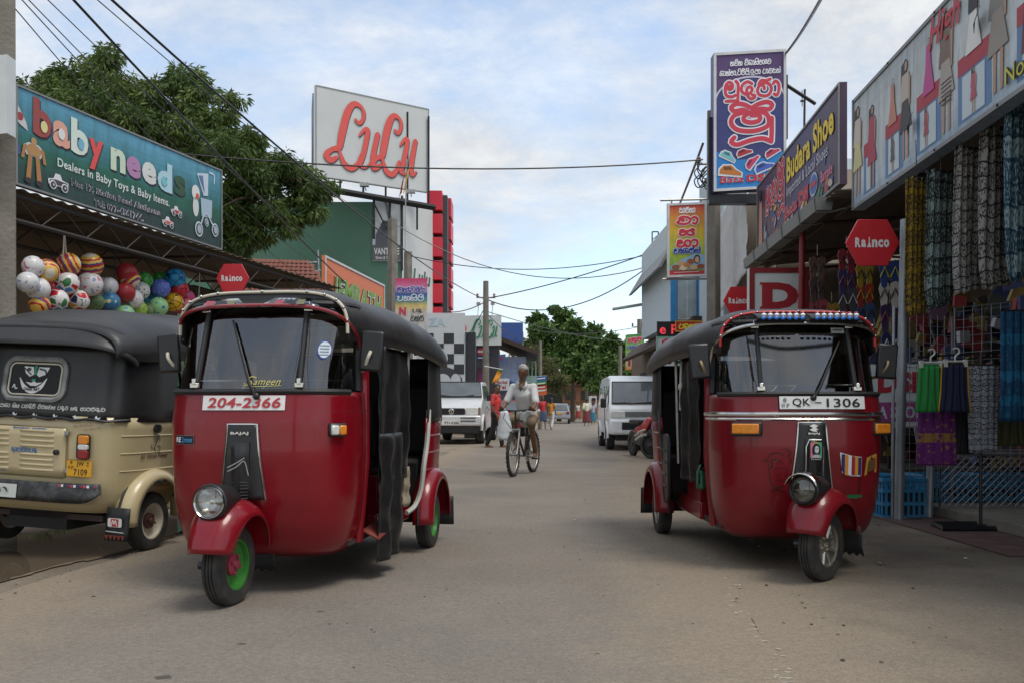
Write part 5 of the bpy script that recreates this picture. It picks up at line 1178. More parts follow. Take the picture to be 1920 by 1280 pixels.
def trousers(label, px0, px1, py0, py1, Y, mat, ph, dy=0.0, cuff=True):
    A, B = at(px0, py0, Y), at(px1, py0, Y + dy); H = (py1 - py0) * Y / F; W = (B - A).length
    t = thing('hanging_trousers', label, 'trousers', (A + B) / 2, 0, 'patterned trousers hanging under the awning')
    ux = (B - A).normalized()
    for leg in (0, 1):
        def fn(u, v):
            q = (leg * .5 + u * .5) - .5; sp = 1.0 + .12 * math.sin(v * 3.0) - (0.30 * max(0, v - .86) / .14 if cuff else 0)
            yy = -.035 * math.sin(math.pi * u) - .02 * math.sin(u * 17 + ph + v * 3) + (.05 if leg else -.0)
            c = (-.25 + .5 * leg)
            x = (c + (q - c) * sp) * W
            return ux * x + Vector((0, yy, -H * v * (1 - .02 * leg) - .01 * math.sin(u * 9 + ph)))
        uvgrid('trouser_leg', fn, 20, 30, mat, t)
    m = MB(); m.tube([ux * (-W / 2) + Vector((0, -.005, 0)), ux * (W / 2) + Vector((0, .02, 0))], .014, 6); m.build('waistband', M_RUB, t)
    m = MB(); m.tube([Vector((0, 0, 0)), Vector((0, .02, 3.34 - ((A + B) / 2).z))], .004, 4); m.build('cord', M_RUB, t)
F_YEL = fabric('yellow_elephant_cloth', (.012, .010, .008), C(140, 112, 22), 19, 40, .50)
F_GRN = fabric('green_white_cloth', (.010, .016, .015), C(120, 136, 132), 9, 34, .53)
F_WHT = fabric('white_black_cloth', (.012, .012, .013), C(150, 146, 140), 13, 42, .47)
F_WH2 = fabric('white_black_cloth', (.012, .012, .013), C(140, 136, 130), 12, 36, .48)
F_TEA = fabric('teal_white_cloth', C(18, 58, 74), C(120, 142, 146), 8, 30, .54)
trousers('yellow and black patterned trousers hanging next to the steel post', 1697, 1741, 335, 592, 7.6, F_YEL, 0.3, .05)
trousers('dark green and white elephant trousers beside the yellow ones', 1736, 1792, 322, 580, 7.5, F_GRN, 1.1, .1)
trousers('white and black banded trousers beside the dark green pair', 1789, 1842, 278, 552, 7.2, F_WHT, 2.1, .1)
trousers('white and black elephant trousers next to the teal pair', 1838, 1906, 240, 545, 6.9, F_WH2, 3.1, .1)
trousers('teal and white patterned trousers at the right edge of the photo', 1886, 1945, 180, 530, 6.5, F_TEA, 4.1, .1)
m = MB(); m.tube([(xf(5.5) + .30, 5.5, 3.32), (xf(8.2) + .22, 8.2, 3.32)], .012, 6); m.build('hanging_rail', M_STEEL, shop)
# clothes stand
g0 = gp(1832, 993)
cs = thing('clothes_stand', 'black metal clothes stand with a flat rectangular base', 'clothes stand', g0)
m = MB(); m.tube([(-.36, -.15, .03), (.36, -.15, .03), (.34, .15, .03), (-.30, .15, .03)], .026, 4, closed=True); m.tube([(-.33, 0, .03), (.35, 0, .03)], .02, 4); m.build('base', M_BLK, cs)
m = MB(); m.tube([(.03, 0, .03), (.03, 0, 1.48)], .014, 8); m.build('pole', M_BLK, cs)
m = MB(); m.tube([(-.50, 0, 1.44), (.03, 0, 1.47), (.45, 0, 1.50)], .010, 6); m.tube([(-.2, .1, 1.42), (.45, .1, 1.46)], .008, 6); m.build('rail', M_BLK, cs)
def garment(name, label, cat, px0, px1, py0, py1, Y, mat, flare=.1, legs=True, hanger=True, group='clothes on the black stand', stripe=None):
    A, B = at(px0, py0, Y), at(px1, py0, Y); W = B.x - A.x; H = (py1 - py0) * Y / F
    t = thing(name, label, cat, (A + B) / 2, 0, group)
    def fn(u, v):
        q = (u - .5) * W * (1 + flare * v); gap = 0
        if legs and v > .55: q += math.copysign(.012 * (v - .55) / .45, u - .5)
        return Vector((q, -.03 * math.sin(math.pi * u) - .010 * math.sin(u * 26) * (1 - .4 * v), -H * v))
    for side in ((0, 1) if legs else (0,)):
        f2 = (lambda s: (lambda u, v: fn(s * .5 + u * .5, v)))(side) if legs else fn
        uvgrid('fabric', f2, 22, 18, mat, t, .008)
    if stripe:
        for sx in (-1, 1):
            uvgrid('side_stripe', lambda u, v: fn(.5 + sx * .5, v) + Vector((sx * (.002 + .012 * u), .004, 0)), 2, 12, stripe, t, .004)
    m = MB(); m.tube([(-W / 2, 0, .006), (W / 2, 0, .006)], .013, 6); m.build('waistband', mat if mat.name.startswith('green') else M_RUB, t)
    if hanger:
        hm = pm('white_hanger', C(196, 192, 186), rough=.4)
        m = MB(); m.tube([(-W * .42, -.012, .03), (W * .42, -.012, .03)], .009, 6); m.tube(cr_pts([(0, -.012, .03), (0, -.012, .07), (.03, -.012, .10), (.02, -.012, .135), (-.02, -.012, .13)], 4), .007, 6)
        for sx in (-1, 1): m.bx(sx * W * .42 - .013, sx * W * .42 + .013, -.025, .004, -.015, .045)
        m.build('hanger', hm, t)
garment('shorts', 'bright green gym shorts on a hanger', 'shorts', 1722, 1766, 686, 772, 7.18, pm('green_cloth', C(40, 130, 60), rough=.8, var=.1), .18)
garment('shorts', 'navy shorts with yellow side stripes on a hanger', 'shorts', 1768, 1812, 684, 772, 7.14, pm('navy_cloth', C(24, 28, 58), rough=.8, var=.1), .14, stripe=pm('yellow_stripe', C(196, 150, 50), rough=.8))
garment('wrap_skirt', 'black and white banded skirt hanging right of the navy shorts', 'skirt', 1813, 1872, 686, 848, 7.2, fabric('white_black_cloth', (.02, .02, .022), C(150, 153, 158), 16, 44, .48), -.12, False, False)
garment('wrap_skirt', 'purple skirt printed with golden figures below the green shorts', 'skirt', 1722, 1790, 772, 872, 7.3, fabric('purple_cloth', C(105, 38, 110), C(150, 112, 60), 5, 9, .60), .12, False, False)
garment('trousers', 'black trousers hanging below the navy shorts', 'trousers', 1786, 1822, 765, 850, 7.32, pm('black_cloth', (.012, .012, .013), rough=.9), .05, True, False)
garment('trousers', 'long blue trousers hanging at the right edge of the photo', 'trousers', 1876, 1930, 585, 790, 7.0, fabric('blue_cloth', C(12, 60, 92), C(20, 96, 130), 9, 12, .58), .0, True, False)
garment('trousers', 'olive trousers hanging behind the long blue ones', 'trousers', 1870, 1925, 760, 835, 7.35, pm('olive_cloth', C(66, 66, 40), rough=.9), .02, True, False)

# ------------------------------------------------------------------ beyond the shoe shop
# tall lit box sign
bx_, pr, W = sign('box_sign', 'tall blue box sign with red Sinhala lettering and printed shoes', 'shop sign', at(1338, 360, 15.0), at(1474, 352, 15.0), 2.36, .22, pm('blue_sign_print', C(58, 62, 120), rough=.4, var=.08), pm('pale_frame', C(205, 205, 205), rough=.4), .045, step=.004)
pr.rect(.045, 1.55, W - .045, 2.31, (86, 62, 110), .3)
arc_ = [(W / 2 + (W / 2 - .02) * math.cos(R(a)), 1.50 + .42 * math.sin(R(a))) for a in range(0, 181, 12)]
pr.poly(arc_ + [(.046, 1.2), (W - .046, 1.2)][::1], (58, 62, 122), .8); pr.stroke(arc_[1:-1], .03, (205, 200, 220), 1.4)
pr.poly([(.046, .046), (W - .046, .046), (W - .046, .62), (W * .7, .52), (W * .35, .52), (.046, .68)], (40, 130, 200), 1)
wt = (232, 232, 236)
pr.sinhala(['na', 'vi', 'na', ' ', 'vi', 'la', 'aa', 'sa', 'i', 'ta', 'aa', 'e', 'va'], .28, 2.12, .70, .085, wt, .015, 2); pr.sinhala(['ka', 'aa', 'na', 'hal', 'ta', 'aa', ',', 'pa', 'i', 'ra', 'i', 'ma', 'i', ',', 'lla', 'ma', 'aa', ' ', 'pa', 'aa', 'va', 'ha', 'na', 'hal'], .10, 1.96, 1.04, .085, wt, .015, 2)
rd = (206, 58, 80)
pr.sinhala(['bu', 'da', 'ra', 'aa'], .18, 1.58, .96, .28, rd, .052, 2, (wt, .04)); pr.sinhala(['shu'], .26, .76, .76, .70, rd, .078, 2, (wt, .045))
def shoe(u, v, s, col, rot, ly):
    c, d = math.cos(rot), math.sin(rot)
    q = lambda P: [(u + (x * c - y * d) * s, v + (x * d + y * c) * s) for x, y in P]
    pr.poly(q([(-.56, -.24), (.62, -.22), (.6, .02), (.3, .16), (.05, .36), (-.4, .32), (-.58, .1)]), (225, 225, 228), ly); pr.poly(q([(-.5, -.14), (.55, -.14), (.54, .0), (.25, .12), (.02, .30), (-.36, .26), (-.5, .06)]), col, ly + .8); pr.poly(q([(-.36, .2), (-.02, .24), (.1, .1), (-.3, .06)]), tuple(int(x * .6) for x in col), ly + 1.5)
shoe(.24, .58, .26, (120, 190, 200), -.5, 3); shoe(.52, .63, .24, (180, 50, 60), .3, 3.3); shoe(.28, .32, .36, (196, 120, 50), -.15, 3.6); shoe(.66, .46, .26, (205, 60, 110), .9, 4); shoe(.86, .36, .30, (70, 100, 190), .35, 4.2); shoe(1.0, .60, .24, (196, 60, 90), .5, 4.4)
for c, ly, g in (((235, 235, 240), 3, .05), ((190, 40, 60), 4.5, .02)): pr.text('Bata', .10, .13, .40, .12, c, g, shear=.2, layer=ly); pr.text('DSI', .56, .13, .36, .12, c, g + .03, layer=ly)
pr.build('printed_lettering', bx_)
m = MB(); m.box((-.03, .2, .62), (.06, .12, 1.4)); m.box((W + .05, .2, 1.5), (.05, .1, 1.1)); m.box((W / 2, .2, -.09), (W + .1, .16, .16)); m.tube([(W + .05, .2, 1.9), (W + .6, .3, 1.6)], .03, 6); m.build('support_frame', M_BLK, bx_)
m = MB(); m.tube([at(1508, 240, 16), at(1509, 168, 16)], .02, 6); m.tube([at(1504, 200, 16), at(1504, 170, 16)], .008, 4); m.box(at(1505, 190, 16), (.08, .03, .03)); m.tube([at(1508, 240, 16), (5.31, 16, 3.0)], .02, 6); m.build('rooftop_aerial', M_BROWN, None, label='thin rooftop aerial mast between the two shoe shop signs', cat='aerial')
# upper floors behind
ub_ = thing('white_building', 'two-storey building with crumpled white sheeting above the shop row', 'building', (0, 0, 0))
m = MB(); m.grid(lambda u, v: Vector((4.06 + .32 * u + .03 * noise.noise((u * 9, v * 4, 0)) + .02 * noise.noise((u * 20, v * 14, 3)), 15.25 + 3.2 * u, 3.4 + (1.72 - .04 * u) * v - .35 * u * (1 - v))), 40, 24); m.build('white_sheeting', pm('white_tarpaulin', C(205, 206, 206), rough=.6, var=.06, dirt=.25, dirtcol=(.4, .38, .35)), ub_, solid=.01, recalc=False)
m = MB(); m.bx(4.6, 9, 15.4, 18.3, 0, 5.2); m.build('wall', M_WALL, ub_)
m = MB(); m.bx(4.47, 9, 18.6, 21.0, 0, 6.3); m.build('upper_storey', pm('pale_blue_wall', C(190, 204, 210), rough=.7, var=.05), ub_)
m = MB(); m.bx(4.75, 5.75, 18.56, 18.60, 4.3, 5.6); f = m.build('window', pm('white_frame', C(210, 212, 212), rough=.5), ub_)
m = MB(); m.bx(4.83, 5.67, 18.545, 18.558, 4.38, 5.52); m.build('pane', pm('dark_glass', C(60, 70, 78), rough=.1), f)
vb, pr, W = sign('hanging_sign', 'red and yellow hanging bakery sign with Sinhala lettering', 'shop sign', at(1251, 521, 19.5), at(1325, 518, 19.5), 1.64, .07, grad('bakery_print', [(0, C(205, 60, 60)), (.09, C(205, 60, 60)), (.1, C(130, 180, 80)), (.38, C(190, 205, 70)), (.62, C(232, 190, 60)), (.95, C(214, 80, 60))], 2, .45), pm('pale_frame', C(205, 205, 205), rough=.4), .05, step=.005)
pr.sinhala(['ha', 'aa', 'ra', 'nna'], .26, 1.42, .36, .12, wt, .022, 1)
for k, (ks, x, w) in enumerate(((['va', 'aa'], .20, .5), (['sa'], .25, .36), (['na', 'aa'], .20, .5))): pr.sinhala(ks, x, 1.17 - k * .25, w, .17, (206, 50, 66), .052, 2, ((240, 225, 225), .035))
pr.sinhala(['ba', 'e', 'ka', 'ra', 'hal', 'sa', 'hal'], .14, .52, .60, .11, (40, 60, 150), .026, 2, ((215, 225, 240), .02))
pr.poly([(.07, .16), (.82, .16), (.82, .48), (.6, .5), (.3, .38), (.07, .24)], (150, 190, 215), 1); pr.ell(.66, .38, .075, .1, (60, 40, 36), 2); pr.ell(.66, .37, .05, .07, (214, 170, 140), 3)
for u, v, c in ((.18, .22, (150, 90, 60)), (.30, .30, (205, 160, 110)), (.44, .26, (190, 130, 80)), (.52, .34, (160, 90, 60)), (.58, .2, (205, 170, 120)), (.74, .22, (150, 80, 60)), (.36, .2, (225, 200, 160))): pr.ell(u, v, .085, .055, c, 3.5 + u)
pr.rect(.15, .10, .7, .115, (235, 200, 200), 1); pr.build('printed_lettering', vb)
m = MB(); m.tube([(-.15, .03, 1.72), (W + .2, .03, 1.75)], .025, 6); m.tube([(-.1, .03, -.03), (W + .2, .03, -.02)], .025, 6); m.tube([(.1, .03, 1.72), (.1, .03, 1.62)], .02, 5); m.tube([(.75, .03, 1.72), (.75, .03, 1.62)], .02, 5); m.build('bracket', M_STEEL, vb)
bb = thing('blue_building', 'blue and white upper floor with tall windows behind the bakery sign', 'building', (0, 0, 0))
m = MB(); m.bx(3.98, 8.5, 22.0, 27, 3.15, 5.75); m.build('wall', pm('pale_wall', C(196, 208, 214), rough=.7, var=.06), bb)
BLU = pm('blue_paint', C(50, 130, 190), rough=.5, var=.1)
for x0, x1 in ((3.955, 4.10), (4.62, 4.95)):
    m = MB(); m.bx(x0, x1, 21.9, 21.998, 3.2, 4.9); m.build('blue_panel', BLU, bb)
m = MB(); m.bx(4.14, 4.6, 21.96, 21.998, 3.25, 4.85); f = m.build('window', pm('white_frame', C(210, 212, 212), rough=.5), bb)
for x0, x1 in ((4.17, 4.35), (4.39, 4.57)):
    m = MB(); m.bx(x0, x1, 21.945, 21.958, 3.3, 4.8); m.build('pane', pm('pale_glass', C(150, 165, 172), rough=.08), f)
m = MB(); m.prism([(0, 0), (.5, .9), (.5, .98), (-.1, -.02)], (3.72, 21.9, 4.55), (1, 0, 0), (0, 0, 1), (0, 5.5, 0)); m.build('roof_edge', M_GREYM, bb)
lw = thing('low_shop_row', 'row of low shops with dark eaves behind the white van', 'building', (0, 0, 0))
m = MB(); m.bx(4.62, 9, 20.5, 34, 0, 3.0); m.build('wall', pm('brown_shop_wall', C(120, 104, 88), rough=.8, var=.2, dirt=.4), lw)
m = MB(); m.prism([(-.35, -.32), (.0, .02), (4.5, .9), (4.5, 1.0), (-.05, .16), (-.42, -.25)], (4.3, 21.0, 3.0), (1, 0, 0), (0, 0, 1), (0, 10, 0)); m.build('roof', M_BROWN, lw)
m = MB(); m.bx(4.25, 8, 20.7, 20.98, 2.95, 3.2); m.build('fascia_board', M_BROWN, lw)
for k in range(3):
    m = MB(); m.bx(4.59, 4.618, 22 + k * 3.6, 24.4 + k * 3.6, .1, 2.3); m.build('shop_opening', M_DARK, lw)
led, pr, W = sign('led_sign', 'black sign with red glowing letters under the dark eaves', 'shop sign', at(1232, 632, 20.4), at(1300, 632, 20.4), .36, .06, M_BLK, step=.004)
lm_ = pm('red_led', C(225, 60, 70), rough=.4, var=.2, emit=.6)
pr.text('e P', .06, .07, .42, .22, lm_, .02); pr.build('lettering', led)
s1, pr, W = sign('shop_sign', 'small red sign with yellow lettering beside the glowing sign', 'shop sign', at(1266, 622, 20.2), at(1318, 622, 20.2), .25, .04, M_RSIGN, pm('yellow_frame', C(220, 170, 60), rough=.5), .02, step=.004)
pr.sinhala(['pa', 'la', 'ta', 'bu'], .08, .07, .46, .11, (235, 215, 60), .03, 1); pr.build('lettering', s1)
s2, pr, W = sign('shop_sign', 'upright white sign with red and blue lettering beside the pole', 'shop sign', at(1231, 712, 20.3), at(1275, 712, 20.3), 1.0, .04, pm('white_board', C(205, 210, 208), rough=.5, var=.06), pm('green_frame', C(120, 180, 150), rough=.5), .03, step=.004)
pr.sinhala(['vi'], .08, .68, .3, .2, rd, .05, 1); pr.sinhala(['la'], .08, .40, .3, .2, rd, .05, 1); pr.ell(.14, .2, .07, .07, (50, 60, 150), 1); pr.ell(.14, .2, .04, .04, (205, 205, 205), 2); pr.build('lettering', s2)
js, pr, W = sign('hanging_sign', 'green hanging sign with fruit drinks printed on it', 'shop sign', at(1173, 693, 35), at(1208, 690, 35), 1.38, .05, grad('juice_print', [(0, C(215, 120, 50)), (.14, C(205, 190, 150)), (.45, C(150, 190, 80)), (.75, C(130, 185, 90)), (1, C(40, 135, 70))], 2, .5), step=.008)
pr.sinhala(['sa', 'na', 'u', 'ta'], .08, 1.10, .56, .17, rd, .045, 1, ((235, 225, 225), .03)); pr.sinhala(['pa', 'la', 'sa', ' ', 'pa', 'va', 'i'], .06, .84, .62, .12, (70, 90, 160), .03, 1, ((205, 215, 225), .02)); pr.sinhala(['ha', 'va', 'i', ' ', 'ya', 'sa'], .06, .55, .62, .13, (70, 90, 160), .03, 1, ((205, 215, 225), .02))
pr.rect(.1, .14, .2, .44, (150, 40, 70), 1); pr.ell(.15, .5, .06, .06, (215, 150, 180), 1.5); pr.ell(.36, .38, .06, .06, (200, 60, 50), 1)
for u, v, c in ((.45, .18, (214, 180, 130)), (.56, .26, (170, 40, 50)), (.6, .14, (210, 130, 60)), (.52, .36, (190, 170, 150)), (.4, .12, (200, 90, 60))): pr.ell(u, v, .07, .06, c, 2 + u)
pr.build('printed_lettering', js)
m = MB(); m.tube([(.1, .05, 1.40), (1.3, .05, 1.44)], .02, 5); m.build('bracket', M_STEEL, js)
# ------------------------------------------------------------------ left-hand shop with balls
A0, A1 = Vector((-4.97, 8.8, 0)), Vector((-3.96, 12.0, 0))
ld = (A1 - A0).normalized(); lnrm = Vector((ld.y, -ld.x, 0))       # lnrm points to the street
lw_ = lambda a, o, z: A0 + ld * a + lnrm * o + Vector((0, 0, z))     # along the shop front, out to the street, up
toy = thing('toy_shop', 'toy shop with a trussed sheet-metal awning on the left', 'shop', (0, 0, 0))
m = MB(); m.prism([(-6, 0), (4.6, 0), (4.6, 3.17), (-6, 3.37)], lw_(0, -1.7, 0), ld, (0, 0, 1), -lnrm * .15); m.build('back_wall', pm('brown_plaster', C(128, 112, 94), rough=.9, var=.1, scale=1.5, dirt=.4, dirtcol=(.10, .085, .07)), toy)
m = MB(); m.prism([(-.05, .0), (2.3, 0), (2.3, 1.3), (-.05, 1.3)], lw_(-5.5, -1.55, 0), ld, (0, 0, 1), lnrm * .6); m.build('counter', M_BROWN, toy)
m = MB(); m.grid(lambda u, v: lw_(-6 + 12.5 * v, .18 - 2.3 * u, 3.16 - .018 * (12.5 * v - 6) + .12 * u + .010 * math.sin(v * 480)), 4, 560); m.build('roof_sheet', M_SHEET, toy, solid=.005, recalc=False)
zt = lambda a: 3.10 - .02 * a
for o in (0.12, -.9):
    m = MB(); m.tube([lw_(-5.5, o, zt(-5.5)), lw_(6.2, o, zt(6.2))], .022, 6); m.tube([lw_(-5.5, o, zt(-5.5) - .24), lw_(6.2, o, zt(6.2) - .24)], .024, 6)
    a = -5.5
    while a < 6.1: m.tube([lw_(a, o, zt(a)), lw_(a + .3, o, zt(a) - .24), lw_(a + .6, o, zt(a))], .010, 5, caps=False); a += .6
    m.build('truss', pm('dark_steel', (.035, .03, .028), rough=.7), toy)
for a in (-3.4, -1.2, 1.0, 3.0, 5.0):
    m = MB(); m.tube([lw_(a, .12, zt(a) - .02), lw_(a, -1.68, zt(a) + .05)], .02, 6); m.build('rafter', M_BROWN, toy)
for a in (3.55, -4.6):
    m = MB(); m.tube([lw_(a, .10, 0), lw_(a, .10, zt(a) - .25)], .04, 8); m.build('post', M_BLK, toy)
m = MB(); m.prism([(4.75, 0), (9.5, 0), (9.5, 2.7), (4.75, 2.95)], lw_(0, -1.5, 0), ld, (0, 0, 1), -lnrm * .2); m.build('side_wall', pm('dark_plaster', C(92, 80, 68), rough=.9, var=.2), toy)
bs, pr, W = sign('shop_fascia', 'sagging blue-green fascia with bubbly multicoloured lettering over the toy shop', 'shop sign', (-4.97, 8.8, 3.25), (-3.96, 12.0, 3.17), 1.01, .05, grad('toy_print', [(0, C(52, 66, 66)), (.22, C(44, 74, 68)), (.45, C(40, 104, 84)), (.62, C(62, 128, 138)), (1, C(98, 166, 196))], 2, .45, .22), M_GREYM, .02, step=.004, H2=1.09)
def bub(ch, u, v, w, h, col):
    for g, c, ly, du, dv in ((.05, (62, 50, 58), 1, .018, -.018), (.045, col, 2.5, 0, 0)): pr.text(ch, u + du, v + dv, w, h, c, g, layer=ly)
for ch, u, v, w, h, col in (('b', .21, .57, .235, .39, (160, 76, 70)), ('a', .465, .55, .23, .27, (226, 166, 146)), ('b', .71, .54, .245, .38, (214, 226, 214)), ('y', .965, .44, .21, .34, (222, 84, 78)), ('n', 1.29, .52, .235, .26, (204, 220, 196)), ('e', 1.54, .52, .24, .25, (178, 132, 172)), ('e', 1.80, .52, .25, .26, (214, 216, 214)), ('d', 2.07, .50, .27, .36, (176, 210, 222)), ('s', 2.38, .52, .21, .25, (56, 88, 66))): bub(ch, u, v, w, h, col)
pr.ell(.345, .685, .045, .06, (226, 216, 150), 4.5); pr.ell(.575, .685, .045, .06, (226, 226, 224), 4.5); pr.ell(.845, .66, .045, .06, (120, 180, 206), 4.5); pr.ell(2.185, .62, .05, .06, (120, 190, 200), 4.5)
pr.text('Dealers in Baby Toys & Baby Items.', .53, .305, 1.76, .12, (222, 226, 224), .012, layer=2)
for g, c, ly in ((.055, (222, 222, 226), 2), (.014, (62, 56, 76), 3.5)): pr.text('No: 17, Station Road Aluthgama', .715, .155, 1.42, .10, c, g, layer=ly); pr.text('Tel: 077-4561744.', 1.04, .035, .79, .09, c, g, layer=ly)
def toycar(u, v, s, c):
    pr.poly([(u - s, v), (u + s, v), (u + s * 1.05, v + s * .5), (u + s * .4, v + s * .6), (u + s * .2, v + s * 1.0), (u - s * .3, v + s * 1.0), (u - s * .5, v + s * .55), (u - s * 1.05, v + s * .4)], (220, 220, 224), 2); pr.poly([(u - s * .9, v + s * .1), (u + s * .9, v + s * .1), (u + s * .9, v + s * .45), (u - s * .3, v + s * .5), (u - s * .9, v + s * .35)], c, 3)
    for k in (-.6, .6): pr.ell(u + s * k, v, s * .36, s * .36, (226, 226, 226), 4); pr.ell(u + s * k, v, s * .26, s * .26, (60, 60, 66), 5); pr.ell(u + s * k, v, s * .1, s * .1, (190, 190, 195), 6)
toycar(.54, .12, .13, (70, 70, 76)); toycar(2.26, .10, .10, (206, 96, 76)); toycar(2.42, .27, .10, (180, 70, 70))
pr.poly([(.13, 0.340), (.31, 0.340), (.35, 0.429), (.28, 0.474), (.16, 0.474), (.09, 0.429)], (206, 206, 206), 2); pr.poly([(.15, 0.348), (.29, 0.348), (.32, 0.422), (.27, 0.459), (.17, 0.459), (.12, 0.422)], (186, 140, 90), 3); pr.ell(.22, .496, .035, .04, (190, 150, 100), 3)
for k in (-1, 1): pr.poly([(.22 + k * .02, 0.340), (.22 + k * .07, 0.340), (.22 + k * .10, 0.089), (.22 + k * .04, 0.089)], (176, 124, 76), 3); pr.poly([(.22 + k * .09, 0.444), (.22 + k * .13, 0.429), (.22 + k * .16, 0.296), (.22 + k * .12, 0.296)], (176, 124, 76), 3); pr.ell(.22 + k * .07, .08, .045, .03, (60, 54, 56), 4)
pr.poly([(.0, .84), (.13, .66), (.15, .58), (.05, .62), (.0, .66)], (210, 206, 206), 2); pr.ell(.05, .70, .04, .04, (170, 60, 60), 3); pr.poly([(.0, .42), (.05, .42), (.06, .32), (.0, .30)], (80, 90, 140), 2)
pr.poly([(2.82, .90), (3.06, .96), (3.05, .66), (2.96, .64)], (196, 210, 222), 2); pr.poly([(2.85, .88), (2.94, .90), (2.98, .68)], (96, 120, 160), 3); pr.stroke([(3.08, .98), (3.18, .97), (3.18, .86)], .02, (205, 214, 222), 2); pr.poly([(2.90, .60), (3.14, .62), (3.13, .38), (2.92, .36)], (170, 190, 205), 2); pr.ell(2.80, .64, .08, .10, (222, 222, 222), 2); pr.ell(2.80, .46, .06, .13, (214, 216, 216), 2); pr.ell(2.83, .60, .03, .04, (206, 90, 60), 3)
for u, v, r in ((2.86, .18, .10), (3.20, .24, .09), (3.02, .30, .055)): pr.ell(u, v, r * .8, r, (205, 210, 216), 3); pr.ell(u, v, r * .6, r * .76, (70, 76, 90), 4); pr.ell(u, v, r * .45, r * .58, (170, 180, 190), 5)
pr.stroke([(2.88, .22), (3.0, .42), (3.16, .28)], .025, (190, 200, 210), 3.5); pr.build('printed_lettering', bs)
m = MB(); m.tube([at(417, 300, 12.05), at(413, 472, 12.05)], .022, 6); m.tube([at(300, 303, 12.6), at(408, 302, 12.1)], .035, 8); m.box(at(410, 318, 12.1), (.07, .06, .28)); m.build('support_pipe', pm('rusty_white_pipe', C(176, 168, 150), rough=.6, dirt=.4, dirtcol=(.2, .1, .05)), bs)
hexsign(at(436, 522, 11.7), .44, .38, 'red hexagonal sign with white lettering at the end of the toy shop awning', -.22)
# ---- balls hanging in two net bunches
def bmat(kind, c1=(1, 1, 1), c2=(0, 0, 0), c3=None, sc=6.0, thr=.5):
    m, nt, N, L, b = nodes_of('ball_' + kind)
    t = N.new('ShaderNodeTexCoord')
    def ramp(x, stops, const=True):
        r = N.new('ShaderNodeValToRGB'); r.color_ramp.interpolation = 'CONSTANT' if const else 'LINEAR'; e = r.color_ramp.elements
        while len(e) < len(stops): e.new(.5)
        for i, (p, c) in enumerate(stops): e[i].position = p; e[i].color = tuple(c) + (1,)
        L.new(x, r.inputs[0]); return r.outputs[0]
    W_ = C(216, 214, 212)
    if kind == 'plain': 
        n = N.new('ShaderNodeTexNoise'); n.inputs['Scale'].default_value = 4; L.new(t.outputs['Object'], n.inputs[0]); col = ramp(n.outputs[0], [(.3, c1), (.7, tuple(x * 1.3 for x in c1))], False)
    elif kind == 'marks':
        n = N.new('ShaderNodeTexNoise'); n.inputs['Scale'].default_value = sc * 4; n.inputs['Detail'].default_value = 1.5; L.new(t.outputs['Object'], n.inputs[0]); col = ramp(n.outputs[0], [(0, c2), (.36, W_ if c1 == (1, 1, 1) else c1), (.63, c3 or c2)])
    elif kind == 'bands':
        s = N.new('ShaderNodeSeparateXYZ'); L.new(t.outputs['Object'], s.inputs[0]); n = N.new('ShaderNodeTexNoise'); n.inputs['Scale'].default_value = 22; L.new(t.outputs['Object'], n.inputs[0])
        q = N.new('ShaderNodeMath'); q.operation = 'MULTIPLY_ADD'; q.inputs[1].default_value = 4.1; q.inputs[2].default_value = .5; L.new(s.outputs[2], q.inputs[0]); q2 = N.new('ShaderNodeMath'); q2.operation = 'MULTIPLY_ADD'; q2.inputs[1].default_value = .10; L.new(n.outputs[0], q2.inputs[0]); L.new(q.outputs[0], q2.inputs[2])
        Yl, Rd, Bl, Wt = C(222, 180, 80), C(186, 46, 52), C(62, 72, 130), C(216, 206, 190)
        col = ramp(q2.outputs[0], [(0, Wt), (.10, Yl), (.20, Rd), (.27, Yl), (.38, Bl), (.44, Rd), (.55, Yl), (.66, Bl), (.72, Rd), (.80, Yl), (.88, Bl), (.93, Rd), (.97, Wt)])
    elif kind == 'flags':
        v = N.new('ShaderNodeTexVoronoi'); v.inputs['Scale'].default_value = 13; L.new(t.outputs['Object'], v.inputs[0]); s = N.new('ShaderNodeSeparateColor'); L.new(v.outputs['Color'], s.inputs[0])
        ca = ramp(s.outputs[0], [(0, C(190, 40, 48)), (.22, C(216, 210, 206)), (.42, C(70, 130, 190)), (.55, C(60, 120, 70)), (.7, C(214, 170, 60)), (.82, C(190, 40, 48)), (.9, C(50, 54, 90))])
        v2 = N.new('ShaderNodeTexVoronoi'); v2.feature = 'DISTANCE_TO_EDGE'; v2.inputs['Scale'].default_value = 13; L.new(t.outputs['Object'], v2.inputs[0]); e = ramp(v2.outputs['Distance'], [(0, (1, 1, 1)), (.10, (0, 0, 0))])
        mx = N.new('ShaderNodeMix'); mx.data_type = 'RGBA'; L.new(e, mx.inputs[0]); L.new(ca, mx.inputs[6]); mx.inputs[7].default_value = W_ + (1,); col = mx.outputs[2]
    elif kind == 'dots':
        v = N.new('ShaderNodeTexVoronoi'); v.inputs['Scale'].default_value = sc * 2.6; v.inputs['Randomness'].default_value = .4; L.new(t.outputs['Object'], v.inputs[0]); col = ramp(v.outputs['Distance'], [(0, c2), (.30, c1)])
    elif kind == 'net':
        v = N.new('ShaderNodeTexVoronoi'); v.feature = 'DISTANCE_TO_EDGE'; v.inputs['Scale'].default_value = sc * 2; L.new(t.outputs['Object'], v.inputs[0]); col = ramp(v.outputs['Distance'], [(0, c2), (.045, c1)])
    L.new(col, b.inputs['Base Color']); b.inputs['Roughness'].default_value = .3; b.inputs['Specular IOR Level'].default_value = .4
    return m
